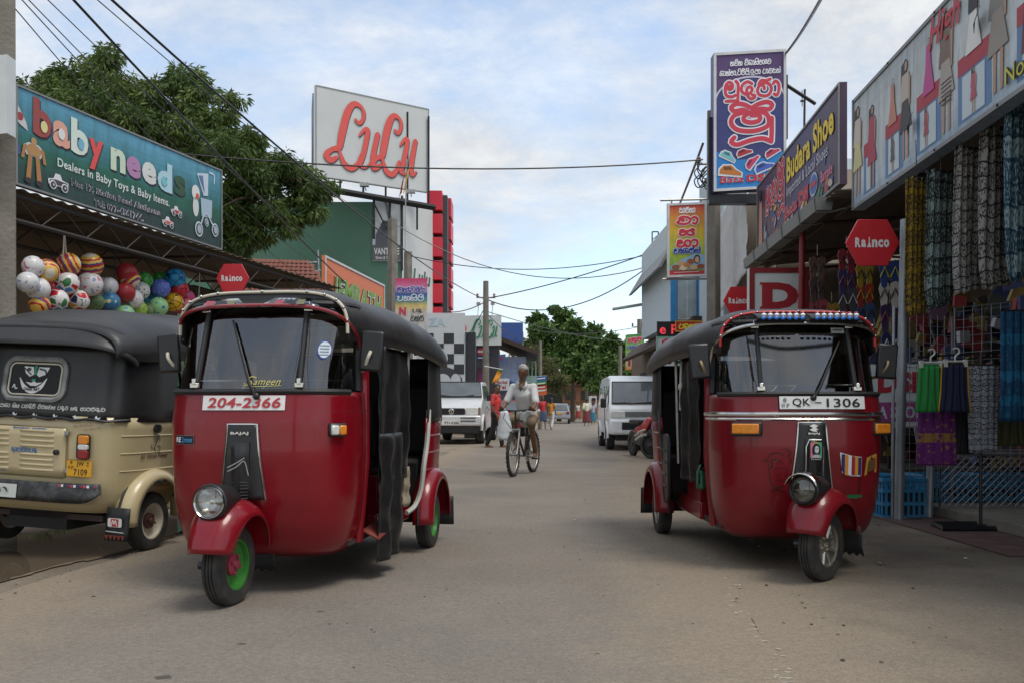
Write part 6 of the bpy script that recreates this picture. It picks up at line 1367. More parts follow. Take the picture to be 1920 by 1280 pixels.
BM = {'pink': bmat('marks', (1, 1, 1), C(206, 96, 130), C(140, 150, 190), 5), 'grey': bmat('marks', (1, 1, 1), C(150, 160, 190), C(190, 196, 210), 6), 'bands': bmat('bands'), 'flags': bmat('flags'), 'red': bmat('plain', C(150, 44, 48)), 'darkred': bmat('plain', C(112, 36, 42)), 'green': bmat('net', C(76, 165, 76), C(20, 50, 30), None, 6), 'bluenet': bmat('net', C(50, 150, 205), C(20, 50, 80), None, 6), 'yellow': bmat('net', C(214, 165, 40), C(70, 50, 20), None, 6), 'rednet': bmat('net', C(200, 48, 60), C(90, 20, 30), None, 6), 'spot': bmat('marks', (1, 1, 1), (.02, .02, .02), (.03, .03, .03), 7), 'galaxy': bmat('marks', C(84, 110, 190), C(160, 170, 215), C(120, 90, 170), 9), 'greendot': bmat('dots', C(150, 200, 140), C(50, 110, 190), None, 6), 'pinkmix': bmat('marks', C(214, 70, 130), C(230, 190, 70), C(90, 170, 180), 4), 'limenum': bmat('marks', C(150, 190, 80), C(160, 50, 60), C(170, 200, 120), 5), 'dullgreen': bmat('marks', C(96, 120, 80), C(60, 80, 60), C(120, 140, 90), 4), 'bluecream': bmat('marks', C(60, 120, 160), C(215, 205, 150), C(50, 100, 140), 3)}
def sline(px): return A0.y + (A1.y - A0.y) * max(0, min(1, (px - 28) / 330)) - .25
BALLS = [(62, 500, 20, 'pink', 'white ball with pink marks at the top left of the hanging bunch'), (52, 530, 20, 'grey', 'pale ball at the far left edge of the bunch'), (71, 542, 22, 'grey', 'pale grey-marked ball at the front of the left bunch'), (88, 508, 22, 'bands', 'banded red, yellow and blue ball beside the pink-marked ball at top left'), (128, 496, 22, 'bands', 'banded ball directly under the white hanging cords'), (171, 497, 22, 'bands', 'banded ball at the upper right of the left bunch'), (126, 531, 22, 'flags', 'ball covered with flag panels in the middle of the left bunch'), (169, 533, 23, 'pink', 'large white ball with pink hearts at the right of the left bunch'), (107, 563, 21, 'flags', 'flag-panelled ball at the bottom of the left bunch, left of the two'), (148, 563, 19, 'flags', 'flag-panelled ball at the bottom of the left bunch, right of the two'), (74, 570, 19, 'bands', 'banded ball just above the black canopy at lower left'), (190, 537, 17, 'pink', 'pink-marked white ball tucked behind the large one'), (204, 537, 17, 'grey', 'pale ball between the two bunches'), (238, 512, 19, 'red', 'plain dull red ball at the top of the right bunch'), (242, 522, 20, 'bands', 'banded ball in the right bunch just below the plain red one'), (234, 549, 19, 'red', 'plain shiny red ball at the front of the right bunch'), (250, 561, 18, 'pink', 'white ball with pink marks below the shiny red ball'), (271, 526, 16, 'green', 'green ball with black lines in the right bunch'), (264, 545, 17, 'spot', 'white ball speckled in black'), (277, 552, 17, 'bluenet', 'blue ball behind the black-speckled one'), (301, 541, 18, 'galaxy', 'violet-blue speckled ball left of the bright sky-blue one'), (301, 525, 15, 'green', 'green ball half hidden above the violet-blue one'), (329, 523, 19, 'bluenet', 'bright sky-blue ball with black lines at upper right of the bunch'), (335, 542, 18, 'rednet', 'red ball under the bright sky-blue ball'), (326, 567, 18, 'yellow', 'yellow ball with black lines in the right bunch'), (297, 575, 18, 'greendot', 'pale green ball with blue dots at the bottom of the right bunch'), (234, 590, 18, 'greendot', 'pale green blue-dotted ball touching the black canopy'), (207, 566, 18, 'bluecream', 'blue and cream ball below the gap between the bunches'), (178, 566, 17, 'dullgreen', 'dull green ball at the bottom of the left bunch'), (259, 580, 17, 'limenum', 'lime ball with red marks low in the right bunch'), (350, 558, 15, 'pinkmix', 'pink mixed-colour ball at the right end of the bunch'), (345, 575, 17, 'pinkmix', 'lower pink mixed-colour ball beside the red three-wheeler roof'), (199, 585, 16, 'darkred', 'dark red ball low behind the black canopy'), (277, 583, 15, 'dullgreen', 'dull green ball between the lime and the dotted ones'), (100, 545, 19, 'red', 'dusky red ball hidden behind the flag balls'), (148, 512, 18, 'darkred', 'dark ball deep inside the left bunch')]
ball_me = None
for i, (px, py, r, k, lab) in enumerate(BALLS):
    Y = sline(px) + (.10 if r < 18 else 0) + (.25 if 'hidden' in lab or 'behind' in lab or 'deep' in lab or 'tucked' in lab else 0); rad = r * Y / F
    m = MB(); m.sphere((0, 0, 0), rad, 24, 16); o = m.build('toy_ball', BM[k], None, smooth=180, loc=at(px, py, Y), label=lab, cat='ball', group='toy balls hanging in front of the shop'); o.rotation_euler = (i * 1.3, i * .7, i * 2.1)
    m = MB(); m.lathe([(.001, rad * 1.03), (rad * .07, rad * 1.03), (rad * .08, rad * .985)], (0, 0, 0), (0, 0, 1), 10); m.build('valve', M_RUB, o)
for q, a in (((116, 500), (120, 440)), ((124, 500), (121, 440)), ((372, 560), (374, 512)), ((214, 520), (216, 452))):
    Y = sline(q[0]); m = MB(); m.tube([at(q[0], q[1], Y), at((q[0] + a[0]) / 2 + 1, (q[1] + a[1]) / 2, Y), at(a[0], a[1], Y)], .008 if q[0] < 200 else .005, 5)
    m.build('rope_tie', pm('white_cord', C(190, 182, 168), rough=.8) if q[0] != 214 else M_BLK, None, label={116: 'white cord, the left of two over the balls', 124: 'white cord, the right of two over the balls', 372: 'pale cord hanging right of the balls', 214: 'dark cord hanging between the ball bunches'}[q[0]], cat='cord', group='cords holding the balls')
# ---- near pole with a small sign box
def pole(label, x, y, h, r0, r1, mat=M_CON, square=True, lean=(0, 0), arms=(), iron=False):
    t = thing('utility_pole', label, 'utility pole', (x, y, 0))
    m = MB()
    if square: m.tube([(0, 0, -.1), (lean[0], lean[1], h)], [r0 * 1.25, r1 * 1.25], 4)
    else: m.tube([(0, 0, -.1), (lean[0], lean[1], h)], [r0, r1], 14)
    m.build('shaft', mat, t, bevel=.01 if square else 0)
    for z in arms:
        m = MB(); m.tube([(lean[0] - .32, lean[1], z), (lean[0] + .32, lean[1], z)], .025, 5); a = m.build('crossarm', M_STEEL, t)
        for k in (-.28, 0, .28):
            m = MB(); m.lathe([(.02, 0), (.045, .02), (.03, .05), (.045, .08), (.02, .12), (.001, .12)], (lean[0] + k, lean[1], z + .02), (0, 0, 1), 8); m.build('insulator', pm('insulator', C(120, 100, 90), rough=.3), a)
    return t
lp = pole('weathered concrete pole at the left edge of the photo', -4.06, 7.0, 7.5, .10, .085, arms=(6.7,))
m = MB(); m.tube([(.02, -.13, .5), (.0, -.13, 5.0)], .012, 5); m.build('cable_run', M_BLK, lp)
sx_, pr, W = sign('sign_box', 'small white sign box strapped to the concrete pole at the left edge', 'sign box', at(-60, 258, 6.7), at(13, 250, 6.7), .60, .12, pm('white_board', C(205, 210, 208), rough=.5, var=.06), step=.003)
pr.rect(.02, .35, .17, .58, (196, 60, 90), 1); pr.rect(.02, .02, .17, .33, (120, 180, 110), 1); pr.build('print', sx_)
# ---- things further along the left
jm, pr, W = sign('shop_sign', 'orange board with green hand-painted capitals outlined in white', 'shop sign', (-3.53, 16.6, 2.72), (-2.99, 20.6, 2.72), 1.19, .06, pm('orange_print', C(222, 118, 70), rough=.5, var=.05), pm('pale_frame', C(205, 205, 205), rough=.4), .04, step=.006)
for g, c, ly in ((.09, (66, 60, 84), 1), (.06, (226, 226, 214), 2.5), (.02, (120, 164, 62), 4)): pr.text('JEMRATH', .38, .30, 3.3, .58, c, g, shear=.1, layer=ly)
pr.build('lettering', jm)
m = MB(); m.tube([at(440, 493, 15.6), at(608, 484, 16.6)], .035, 6); m.tube([at(535, 528, 15.8), at(608, 514, 16.6)], .035, 6); m.tube([at(584, 440, 16.4), at(589, 560, 16.4)], .03, 6); m.build('support_pipe', pm('white_pipe', C(190, 194, 194), rough=.5), jm)
th = thing('tiled_house', 'low house with a brown clay-tile roof behind the awnings', 'house', (0, 0, 0))
m = MB(); m.bx(-8.2, -4.9, 24.1, 29, 0, 4.3); m.build('wall', M_WALL, th)
rf = MB(); RO, RU, RV = Vector((-7.6, 23.4, 4.12)), Vector((2.9, .2, -.06)), Vector((-.35, 1.6, 1.15)); rf.add([RO - Vector((0, 0, .03)), RO + RU - Vector((0, 0, .03)), RO + RU * .72 + RV - Vector((0, 0, .03)), RO + RV * .98 + RU * .05 - Vector((0, 0, .03))], [(0, 1, 2, 3)]); rfo = rf.build('roof', pm('clay_tile', C(112, 66, 52), rough=.9, var=.3, scale=8), th, solid=.05, recalc=False)
tmat = pm('clay_tile', C(118, 72, 58), rough=.9, var=.35, scale=8); tm_ = MB(); tm_.grid(lambda u, v: Vector((.155 * (u - .5), -.02 + .24 * v, .03 * math.sin(math.pi * u) + .012 - .02 * v)), 4, 1); tme = tm_.mesh('roof_tile', tmat, 60)
rot = Matrix((RU.normalized(), RV.normalized(), RU.cross(RV).normalized())).transposed().to_euler()
for j in range(9):
    for i in range(18):
        q = RO + RU * ((i + .5 * (j % 2)) / 18.5) * (1 - .028 * j) + RV * (j / 9)
        o = bpy.data.objects.new('roof_tile', tme); COL.objects.link(o); o.parent = rfo; o.location = q + Vector((0, 0, .02)); o.rotation_euler = rot
# green building, posters
gb = thing('green_building', 'big plain dark green windowless building behind the tree', 'building', (0, 0, 0))
GRN = pm('green_wall_paint', C(76, 114, 95), rough=.8, var=.07, scale=.6, dirt=.15, dirtcol=(.12, .14, .12))
m = MB(); m.bx(-13, -4.12, 33, 44, 0, 8.78); m.build('wall', GRN, gb)
m = MB(); m.add([(-4.118, 33.0, 0), (-3.22, 35.5, 0), (-3.22, 35.5, 9.05), (-4.118, 33.0, 8.95), (-4.118, 44, 0), (-3.22, 44, 0), (-3.22, 44, 9.05), (-4.118, 44, 8.95)], [(0, 1, 2, 3), (1, 5, 6, 2), (3, 2, 6, 7)]); m.build('white_facade', pm('white_wall', C(206, 208, 206), rough=.7, var=.05, scale=.8, dirt=.2, dirtcol=(.4, .4, .38)), gb)
m = MB(); m.bx(-4.16, -4.08, 32.93, 32.99, 6.2, 9.0); m.build('corner_strip', M_BLK, gb)
vp, pr, W = sign('wall_poster', 'tall grey clothing poster on the right end of the green wall', 'poster', (-5.22, 32.95, 6.55), (-4.18, 32.95, 6.55), 2.38, .04, pm('pale_poster', C(186, 190, 194), rough=.5, var=.08, scale=1.5), step=.01)
dk = (70, 72, 78)
pr.poly([(.1, .5), (.92, .5), (.9, 1.1), (.62, 1.5), (.42, 1.52), (.28, 1.3), (.12, 1.0)], (88, 90, 98), 1); pr.poly([(.30, 1.38), (.42, 1.52), (.62, 1.45), (.6, 1.25), (.4, 1.1)], dk, 2); pr.stroke([(.35, 2.36), (.52, 2.12), (.58, 1.8), (.66, 1.5)], [.05, .08, .1, .05], (110, 112, 118), 2); pr.stroke([(.62, 2.2), (.6, 1.9), (.74, 1.5)], [.03, .07, .03], (130, 132, 138), 2.5)
pr.rect(.0, .03, W, .60, (90, 90, 92), 3); pr.text('VANTAGE', .06, .24, .94, .25, (226, 226, 226), .02, layer=4); pr.text('Shirts & Trousers', .12, .07, .8, .11, (226, 226, 226), .01, layer=4); pr.build('printed_figure', vp)
pr = Print(plane((-4.118, 33.0, 0), Vector((.898, 2.5, 0)).normalized(), (0, 0, 1), Vector((2.5, -.898, 0)).normalized()), .01)
pr.text('Lulu', .9, 5.9, 1.5, .55, (50, 96, 74), .03, shear=.2, layer=1); pr.ell(.55, 6.2, .28, .35, (176, 60, 66), 1); pr.ell(.60, 6.15, .18, .25, (206, 208, 206), 2); pr.build('wall_lettering', gb)
# script lettering used on the boards
def lulu(pr, u0, v0, w, h, col, sh, ly=2, dx=.05):
    def L(x, s):
        return [([(x + .32 * s, .74), (x + .37 * s, .70), (x + .42 * s, .80), (x + .40 * s, .93), (x + .30 * s, .97), (x + .22 * s, .82), (x + .16 * s, .50), (x + .13 * s, .30), (x + .05 * s, .25), (x - .02 * s, .16), (x + .03 * s, .09), (x + .10 * s, .14)], [.04, .055, .05, .045, .075, .10, .10, .08, .06, .08, .085, .05]), ([(x + .12 * s, .28), (x + .19 * s, .08), (x + .28 * s, .02), (x + .36 * s, .10), (x + .40 * s, .24)], [.03, .075, .085, .06, .05])]
    def U(x, s):
        return [([(x, .52), (x + .06 * s, .62), (x + .10 * s, .60), (x + .05 * s, .25), (x + .01 * s, .10)], [.03, .05, .07, .07, .06]), ([(x + .01 * s, .08), (x + .08 * s, .06), (x + .16 * s, .22), (x + .22 * s, .62)], [.05, .03, .03, .07]), ([(x + .22 * s, .62), (x + .17 * s, .25), (x + .18 * s, .06), (x + .24 * s, .12)], [.07, .075, .05, .03])]
    S = L(.07, .82) + U(.375, .83) + L(.525, .66) + U(.80, .72)
    for off, c, l2 in ((dx, sh, ly), (0, col, ly + 1.5)):
        if c is None: continue
        for i, (P, Wd) in enumerate(S): pr.stroke([(u0 + p[0] * w + off * .6 + p[1] * h * .02, v0 + p[1] * h * (1 - .06 * (p[0] > .5)) - off * .5) for p in P], [q * w * .68 for q in Wd], c, l2 + i * .11)
bbd, pr, W = sign('billboard', 'huge pale rooftop billboard with red script lettering', 'billboard', at(592, 331, 30.8), at(804, 362, 33.6), 3.2, .12, pm('weathered_white_board', C(198, 200, 198), rough=.6, var=.06, scale=.7, dirt=.25, dirtcol=(.38, .38, .36)), pm('grey_edge', C(150, 152, 152), rough=.5), .03, step=.012)
lulu(pr, .16, .42, W * .86, 2.45, (214, 84, 76), (70, 66, 72)); pr.build('lettering', bbd)
m = MB()
for k in range(6): x = k * W / 5.2; m.tube([(x * .84 - .05, x * .54 + .3, -.3), (x * .84 - .05, x * .54 + .3, 3.0)], .04, 5)
m.tube([(-.1, .3, -.3), (W * .85, 2.6, -.5)], .12, 4); m.tube([(1.8, 1.5, -.4), (1.8, 1.5, -1.9)], .05, 6); m.tube([(2.35, 1.8, -.4), (2.3, 1.8, -1.9)], .05, 6); m.tube([(1.8, 1.5, -.6), (2.3, 1.8, -1.6)], .03, 5); m.tube([(3.3, 2.3, -.4), (3.3, 2.3, -1.4)], .04, 6); m.build('steel_frame', M_DARK, bbd)
m = MB(); m.add([(-.12, .12, -.3), (-.42, 1.3, -.25), (-.42, 1.3, 2.75), (-.12, .12, 2.95)], [(0, 1, 2, 3)]); m.build('back_board', pm('grey_board', C(120, 124, 126), rough=.6), bbd, solid=.05, recalc=False)
for x in (2.0, 3.9):
    m = MB(); m.tube([(x * .8, x * .5, -.25), (x * .8 + .1, x * .5 - .9, -.35)], .02, 5); m.box((x * .8 + .1, x * .5 - 1.0, -.3), (.3, .2, .12)); m.build('floodlight', M_STEEL, bbd)
fl = thing('flag', 'small drooping red and yellow flag hanging in front of the billboard', 'flag', at(760, 318, 30))
m = MB(); m.grid(lambda u, v: Vector((-.22 * u - .10 * v * (1 - u) + .1 * v, .03 * math.sin(u * 9 + v * 4), -.95 * u + .16 * v)), 12, 4); m.build('cloth', pm('maroon_cloth', C(150, 50, 44), rough=.8), fl, solid=.01)
m = MB(); m.grid(lambda u, v: Vector((-.20 * u + .12 + .06 * v, .03 * math.sin(u * 9) - .02, .05 - .9 * u + .1 * v)), 12, 2); m.build('cloth_band', pm('yellow_cloth', C(220, 160, 50), rough=.8), fl, solid=.01)
m = MB(); m.tube([(.06, 0, .35), (0, .0, -1.5), (-.02, 0, -4.5)], .02, 5); m.build('staff', M_STEEL, fl)
# red block tower
tw = thing('block_tower', 'narrow tower stacked with protruding red box panels', 'tower', (0, 0, 0))
m = MB(); m.bx(-3.4, -2.66, 36.15, 38.6, 0, 9.8); m.build('core', pm('grey_cladding', C(66, 70, 74), rough=.6, var=.1), tw)
RB = pm('red_cladding', C(206, 44, 62), rough=.45, var=.05, scale=1)
for k in range(7):
    for j, (x0, x1, y0, y1, dz) in enumerate(((-3.46, -2.84, 35.7, 36.9, 0), (-2.83, -2.55, 36.9, 38.3, 0.02))):
        z = 9.1 - .945 * k - dz; m = MB(); m.bx(x0, x1, y0, y1, z, z + .78); m.build('red_panel', RB, tw, bevel=.01)
    m = MB(); m.bx(-3.38, -2.9, 36.05, 36.14, 9.1 - .945 * k - .16, 9.1 - .945 * k - .01); m.build('window_band', M_DARK, tw)
mc, pr, W = sign('hanging_banner', 'tall pink, blue and yellow banner with Sinhala lettering between two poles', 'banner', at(741, 625, 26), at(801, 625, 26), 1.62, .03, grad('banner_print', [(0, C(206, 204, 200)), (.35, C(206, 204, 200)), (.5, C(226, 200, 120)), (.6, C(80, 150, 150)), (.72, C(70, 100, 180)), (.82, C(214, 130, 170)), (1, C(214, 60, 110))], 2, .5), step=.008)
pr.sinhala(['ta', 'sa', 'va', 'e', 'ha'], .05, 1.20, .85, .19, (80, 70, 160), .03, 1, ((225, 225, 235), .03)); pr.sinhala(['ya', 'na', 'sa', 'i', 'ma', 'i'], .05, .96, .8, .15, (214, 220, 235), .03, 1); pr.text('N', .12, .52, .2, .25, (206, 50, 90), .04, layer=2); pr.sinhala(['ya', 'da'], .5, .62, .3, .1, (60, 56, 60), .02, 1); pr.sinhala(['va', 'na', 'ra'], .45, .36, .4, .16, (60, 56, 60), .022, 1); pr.build('lettering', mc)
# chequered hoarding
ck, pr, W = sign('hoarding', 'white hoarding with black chequers and a monochrome portrait print', 'hoarding', at(780, 735, 31), at(872, 735, 31), 2.78, .1, pm('white_hoarding', C(204, 207, 208), rough=.6, var=.04), step=.01)
kk = (52, 54, 58); s_ = .36
for r_, row in enumerate((.0, 1, 0, 1)):
    y = 1.72 - r_ * s_
    for c_ in range(3):
        x = .36 + c_ * .72 + (.36 if r_ % 2 else 0) - .1
        if x + .02 < W: pr.rect(x, y, min(x + s_, W - .02), y + s_ - .01, kk, 1)
pr.text('ZA', .42, 2.3, .62, .3, (176, 196, 206), .03, layer=1); pr.ell(.62, 1.2, .5, .44, (204, 207, 208), 2.5, 24); pr.stroke([(.5, 1.26), (.58, 1.24), (.66, 1.27)], [.01, .05, .01], kk, 4); pr.stroke([(.4, 1.08), (.7, 1.02), (.95, .93)], .025, (80, 84, 90), 4); pr.poly([(.4, .5), (.6, .85), (.95, .95), (1.35, .8), (1.62, .5), (1.68, 0), (.35, 0)], (62, 64, 70), 3); pr.ell(.95, .32, .3, .34, (200, 203, 206), 4); pr.ell(1.4, .4, .18, .26, (200, 203, 206), 4); pr.build('printed_portrait', ck)
m = MB(); m.bx(-1.70, -1.30, 31.3, 31.9, 0, 3.75); m.build('black_column', pm('charcoal_panel', C(48, 50, 54), rough=.5, var=.15), None, label='plain charcoal column beside the chequered hoarding', cat='column')
for x in (-2.2, -1.75):
    m = MB(); m.tube([(x, 30.95, 4.4), (x + .02, 30.95, 4.85)], .015, 5); m.box((x, 30.85, 4.92), (.16, .16, .1)); m.build('floodlight', M_STEEL, ck)
l2, pr, W = sign('roof_sign', 'pale board with green script lettering behind the concrete pole', 'shop sign', at(872, 648, 36), at(940, 647, 36), 1.22, .1, pm('weathered_white_board', C(200, 204, 202), rough=.6, var=.05), step=.012)
lulu(pr, .10, .30, 1.25, .78, (30, 128, 86), None); pr.ell(-.02, .7, .08, .16, (206, 60, 60), 1); pr.build('lettering', l2)
for x in (.52, 1.1):
    m = MB(); m.tube([(x, 0, 1.22), (x + .03, 0, 1.65)], .014, 5); m.box((x + .03, -.08, 1.70), (.16, .16, .1)); m.build('floodlight', M_STEEL, l2)
sh2 = thing('corner_shop', 'dark-fronted shop with a glowing pink window and a card logo panel', 'shop', (0, 0, 0))
m = MB(); m.bx(-1.75, -.55, 36.2, 40, 0, 3.65); m.build('wall', pm('dark_shopfront', C(58, 56, 60), rough=.5, var=.1), sh2)
m = MB(); m.bx(-1.42, -.98, 36.1, 36.198, 1.5, 2.75); m.build('pink_window', grad('pink_window_glass', [(0, C(150, 60, 110)), (.5, C(130, 60, 100)), (1, C(60, 50, 60))], 2, .15), sh2)
pr = Print(plane((-1.5, 36.19, 3.0), (1, 0, 0), (0, 0, 1), (0, -1, 0)), .01); pr.rect(.02, .05, .62, .62, (44, 50, 78), 1); pr.ell(.22, .40, .15, .15, (200, 40, 50), 2); pr.ell(.42, .40, .15, .15, (225, 160, 60), 3); pr.rect(.1, .36, .54, .44, (214, 205, 200), 4); pr.rect(.1, .12, .54, .16, (190, 200, 215), 2); pr.build('card_logo', sh2)
bh = thing('balcony_house', 'old house with a blue roof and a pale green balcony further down the left side', 'house', (0, 0, 0))
m = MB(); m.bx(-.55, .6, 38, 46, 0, 3.3); m.build('wall', pm('pale_lilac_wall', C(150, 160, 176), rough=.8, var=.15), bh)
m = MB(); m.prism([(-1.2, .75), (1.5, -.25), (1.56, -.1), (-1.2, .95)], (-.4, 37.6, 3.6), (1, 0, 0), (0, 0, 1), (0, 6, 0)); m.build('roof', M_BROWN, bh)
m = MB(); m.bx(-.75, .55, 44, 46, 4.4, 5.35); m.build('blue_roof', pm('blue_sheet', C(56, 86, 150), rough=.6, var=.1), bh)
m = MB(); m.bx(-.35, 1.15, 41, 44, 2.25, 2.6); m.build('balcony_slab', pm('pale_green', C(150, 176, 160), rough=.7, var=.1), bh)
m = MB(); m.bx(-.3, 1.12, 41, 41.06, 3.2, 3.27); m.build('balcony_rail', pm('pale_green', C(130, 156, 140), rough=.7, var=.1), bh)
for k in range(9):
    m = MB(); m.bx(-.28 + k * .17, -.22 + k * .17, 41, 41.05, 2.601, 3.199); m.build('baluster', pm('pale_green', C(130, 156, 140), rough=.7, var=.1), bh)
m = MB(); m.prism([(0, .3), (1.5, -.25), (1.5, -.2), (0, .38)], (-.4, 37.2, 2.0), (1, 0, 0), (0, 0, 1), (0, 4, 0)); m.build('blue_awning', pm('blue_sheet', C(60, 100, 165), rough=.6, var=.1), bh)
s3, pr, W = sign('shop_sign', 'blue board with red lettering under the old roof', 'shop sign', at(920, 682, 37.3), at(948, 679, 37.3), .36, .05, pm('blue_board', C(80, 116, 160), rough=.5), step=.01)
pr.text('RED', .05, .1, .25, .16, (170, 60, 90), .03, layer=1); pr.text('TEX', .36, .1, .22, .16, (170, 60, 90), .03, layer=1); pr.build('lettering', s3)
s4, pr, W = sign('shop_sign', 'white board with red lettering at shop door height behind the walking man', 'shop sign', at(929, 731, 34), at(955, 731, 34), .46, .04, pm('white_board', C(205, 210, 208), rough=.5, var=.06), step=.01)
pr.text('Nano Book', .05, .26, .42, .12, (170, 60, 80), .03, layer=1); pr.text('Tel', .1, .06, .3, .14, (170, 60, 80), .03, layer=1); pr.build('lettering', s4)
pn = thing('pennant', 'orange and green pennant on a slanting pipe fixed to the concrete pole', 'flag', at(934, 692, 27))
m = MB(); m.grid(lambda u, v: Vector((.15 * u - .2 * v + .05 * u * v, .02 * math.sin(v * 6), -.42 * v * (1 - .1 * u))), 4, 8); m.build('cloth', pm('orange_cloth', C(228, 150, 50), rough=.8), pn, solid=.006)
m = MB(); m.tube([(-.42, .0, .10), (.14, 0, .0)], .014, 5); m.build('pipe', pm('white_pipe', C(200, 204, 204), rough=.5), pn)
m = MB(); m.grid(lambda u, v: Vector((.15 * u, -.012, -.05 * v)), 3, 1); m.build('green_band', pm('green_cloth', C(70, 130, 70), rough=.8), pn, solid=.004)
# utility poles further on
pole('tall concrete pole right of the green wall', at(736, 0, 27).x, 27, 6.85, .17, .12)
pole('concrete pole in front of the white facade', at(765, 0, 29).x, 29, 6.2, .15, .11)
p3 = pole('concrete pole with a bundle of wires in the middle of the left pavement', at(911, 0, 29.5).x, 29.5, 5.3, .13, .09, square=False, arms=(4.75,))
p4 = pole('utility pole with a steel lattice top right of the road', at(1224, 0, 27).x, 27, 6.0, .13, .10)
m = MB(); q = at(1226, 480, 27)
for dx in (0, .19): m.tube([(dx - .02, 0, 4.9), (dx - .02, 0, 6.45)], .02, 4)
for k in range(6): m.tube([(-.02, 0, 4.95 + k * .25), (.17, 0, 5.1 + k * .25)], .012, 4)
m.tube([(-.02, 0, 6.45), (.17, 0, 6.45)], .02, 4); m.build('lattice', M_BROWN, p4)
for k in range(9):
    m = MB(); a = random.uniform(-.25, .1), random.uniform(4.3, 5.2); m.tube(cr_pts([(a[0], -.1, a[1]), (a[0] - .12, -.15, a[1] - .12), (a[0] - .02, -.12, a[1] - .26), (a[0] + .12, -.1, a[1] - .1)], 3), .014, 5); m.build('wire_loop', M_BLK, p4)
p5 = pole('thick concrete pole behind the tall blue box sign', at(1338, 0, 16.5).x, 16.5, 6.6, .115, .10, arms=(5.6,))
for k in range(9):
    m = MB(); a = random.uniform(-.32, -.12), random.uniform(5.2, 5.75); m.tube(cr_pts([(a[0], -.1, a[1]), (a[0] - .10, -.15, a[1] - .12), (a[0] - .02, -.12, a[1] - .24), (a[0] + .12, -.1, a[1] - .1)], 3), .012, 5); m.build('wire_loop', M_BLK, p5)
p6 = pole('far slim pole beside the green drinks sign', at(1199, 0, 36).x, 36, 4.7, .10, .08, arms=(4.4,))
p7 = pole('distant pole in front of the right-hand tree', at(1163, 0, 48).x, 48, 4.5, .10, .08, mat=M_CON)
p8 = pole('short distant pole above the blue roof', at(978, 0, 52).x, 52, 5.6, .11, .09)
p9 = pole('slim pole carrying the small striped sign', at(1013, 0, 46).x, 46, 4.6, .09, .07)
ss, pr, W = sign('pole_sign', 'small blue, green, red and white striped sign on the distant slim pole', 'sign', at(1004, 741, 45.8), at(1025, 739, 45.8), 1.0, .04, pm('white_board', C(205, 210, 208), rough=.5, var=.06), step=.012)
for z, c in ((.74, (40, 90, 160)), (.50, (50, 130, 70)), (.30, (200, 60, 50)), (.0, (214, 100, 50))): pr.rect(0, z, W, z + .24, c, 1)
for z in (.84, .58, .38, .2): pr.rect(.08, z, W - .08, z + .06, (225, 220, 200), 2)
pr.build('lettering', ss)
sl = thing('street_lamp', 'long fluorescent street lamp on an arm left of the lattice-topped pole', 'street lamp', at(1213, 572, 27))
m = MB(); m.tube(cr_pts([(.2, 0, -.9), (.16, 0, -.2), (0, 0, .05), (-.15, 0, .03)], 4), .018, 6); m.build('arm', M_STEEL, sl)
m = MB(); m.tube([(-.10, 0, .02), (-1.02, .3, -.10)], .05, 6); m.build('lamp_housing', pm('lamp_grey', C(160, 164, 160), rough=.5), sl)
# wires
def wire(label, a, b, sag=.3, r=.012, n=18):
    a, b = Vector(a), Vector(b); m = MB(); m.tube([a.lerp(b, k / n) - Vector((0, 0, sag * 4 * (k / n) * (1 - k / n))) for k in range(n + 1)], r, 5)
    m.build('power_cable', M_BLK, None, label=label, cat='cable', group='overhead cables')
wire('thick black cable from the top left down past the pole by the green wall', at(110, -30, 7.2), at(790, 650, 29), .25, .013)
wire('second thick black cable above the mango tree, the higher of the two', at(185, -22, 7.2), at(905, 560, 29.3), .30, .013)
wire('thin cable between the two thick black ones at top left', at(165, -15, 8), at(735, 430, 26.8), .2, .006)
wire('thin cable at top left, leftmost of the four', at(10, -5, 8), at(560, 560, 26.8), .35, .006)
wire('thin cable at top left, second of the four', at(30, -12, 8), at(600, 540, 26.8), .3, .006)
wire('thin wavy cable at top left, third of the four', at(40, -14, 8.2), at(640, 520, 26.8), .36, .006)
wire('thin cable at top left, rightmost of the four', at(75, -14, 8.4), at(700, 520, 26.8), .3, .006)
wire('long cable crossing the whole street in front of the billboard', at(300, 285, 14), at(1318, 300, 16.4), .22, .014)
wire('cable from the concrete pole by the green wall to the lattice-topped pole', at(740, 420, 27), at(1215, 500, 27), .9, .014)
wire('lower cable from the white facade pole to the lattice-topped pole', at(768, 480, 29), at(1215, 478, 27), .45, .014)
wire('cable from the mid-left wire-bundle pole up to the lattice-topped pole', at(913, 560, 29.5), at(1212, 476, 27), .12, .018)
wire('sagging cable from the mid-left wire-bundle pole to the lattice-topped pole', at(913, 562, 29.5), at(1212, 503, 27), .75, .018)
wire('cable leaving the mid-left pole towards the distant trees', at(915, 585, 29.5), at(1180, 640, 48), .2, .014)
wire('cable from the mid-left pole towards the blue roof', at(915, 590, 29.5), at(985, 640, 52), .2, .014)
wire('steep twisted cable from the tall blue sign up to the top edge of the photo', at(1474, 100, 15), at(1560, -40, 9), .05, .022)
wire('black cable dropping from the blue sign to the lattice-topped pole', at(1318, 270, 16.4), at(1228, 480, 26.9), .15, .025)
wire('cable running along the right pole row towards the distant pole', at(1218, 500, 27), at(1199, 632, 36), .1, .014)
wire('cable from the red tower to the mid-left pole', at(840, 585, 35), at(912, 565, 29.5), .12, .018)
wire('lower cable from the hoarding to the mid-left pole', at(870, 640, 31.2), at(913, 570, 29.5), .05, .016)
wire('distant cable sagging across the street in front of the trees', at(985, 615, 52), at(1199, 613, 36), .3, .014)
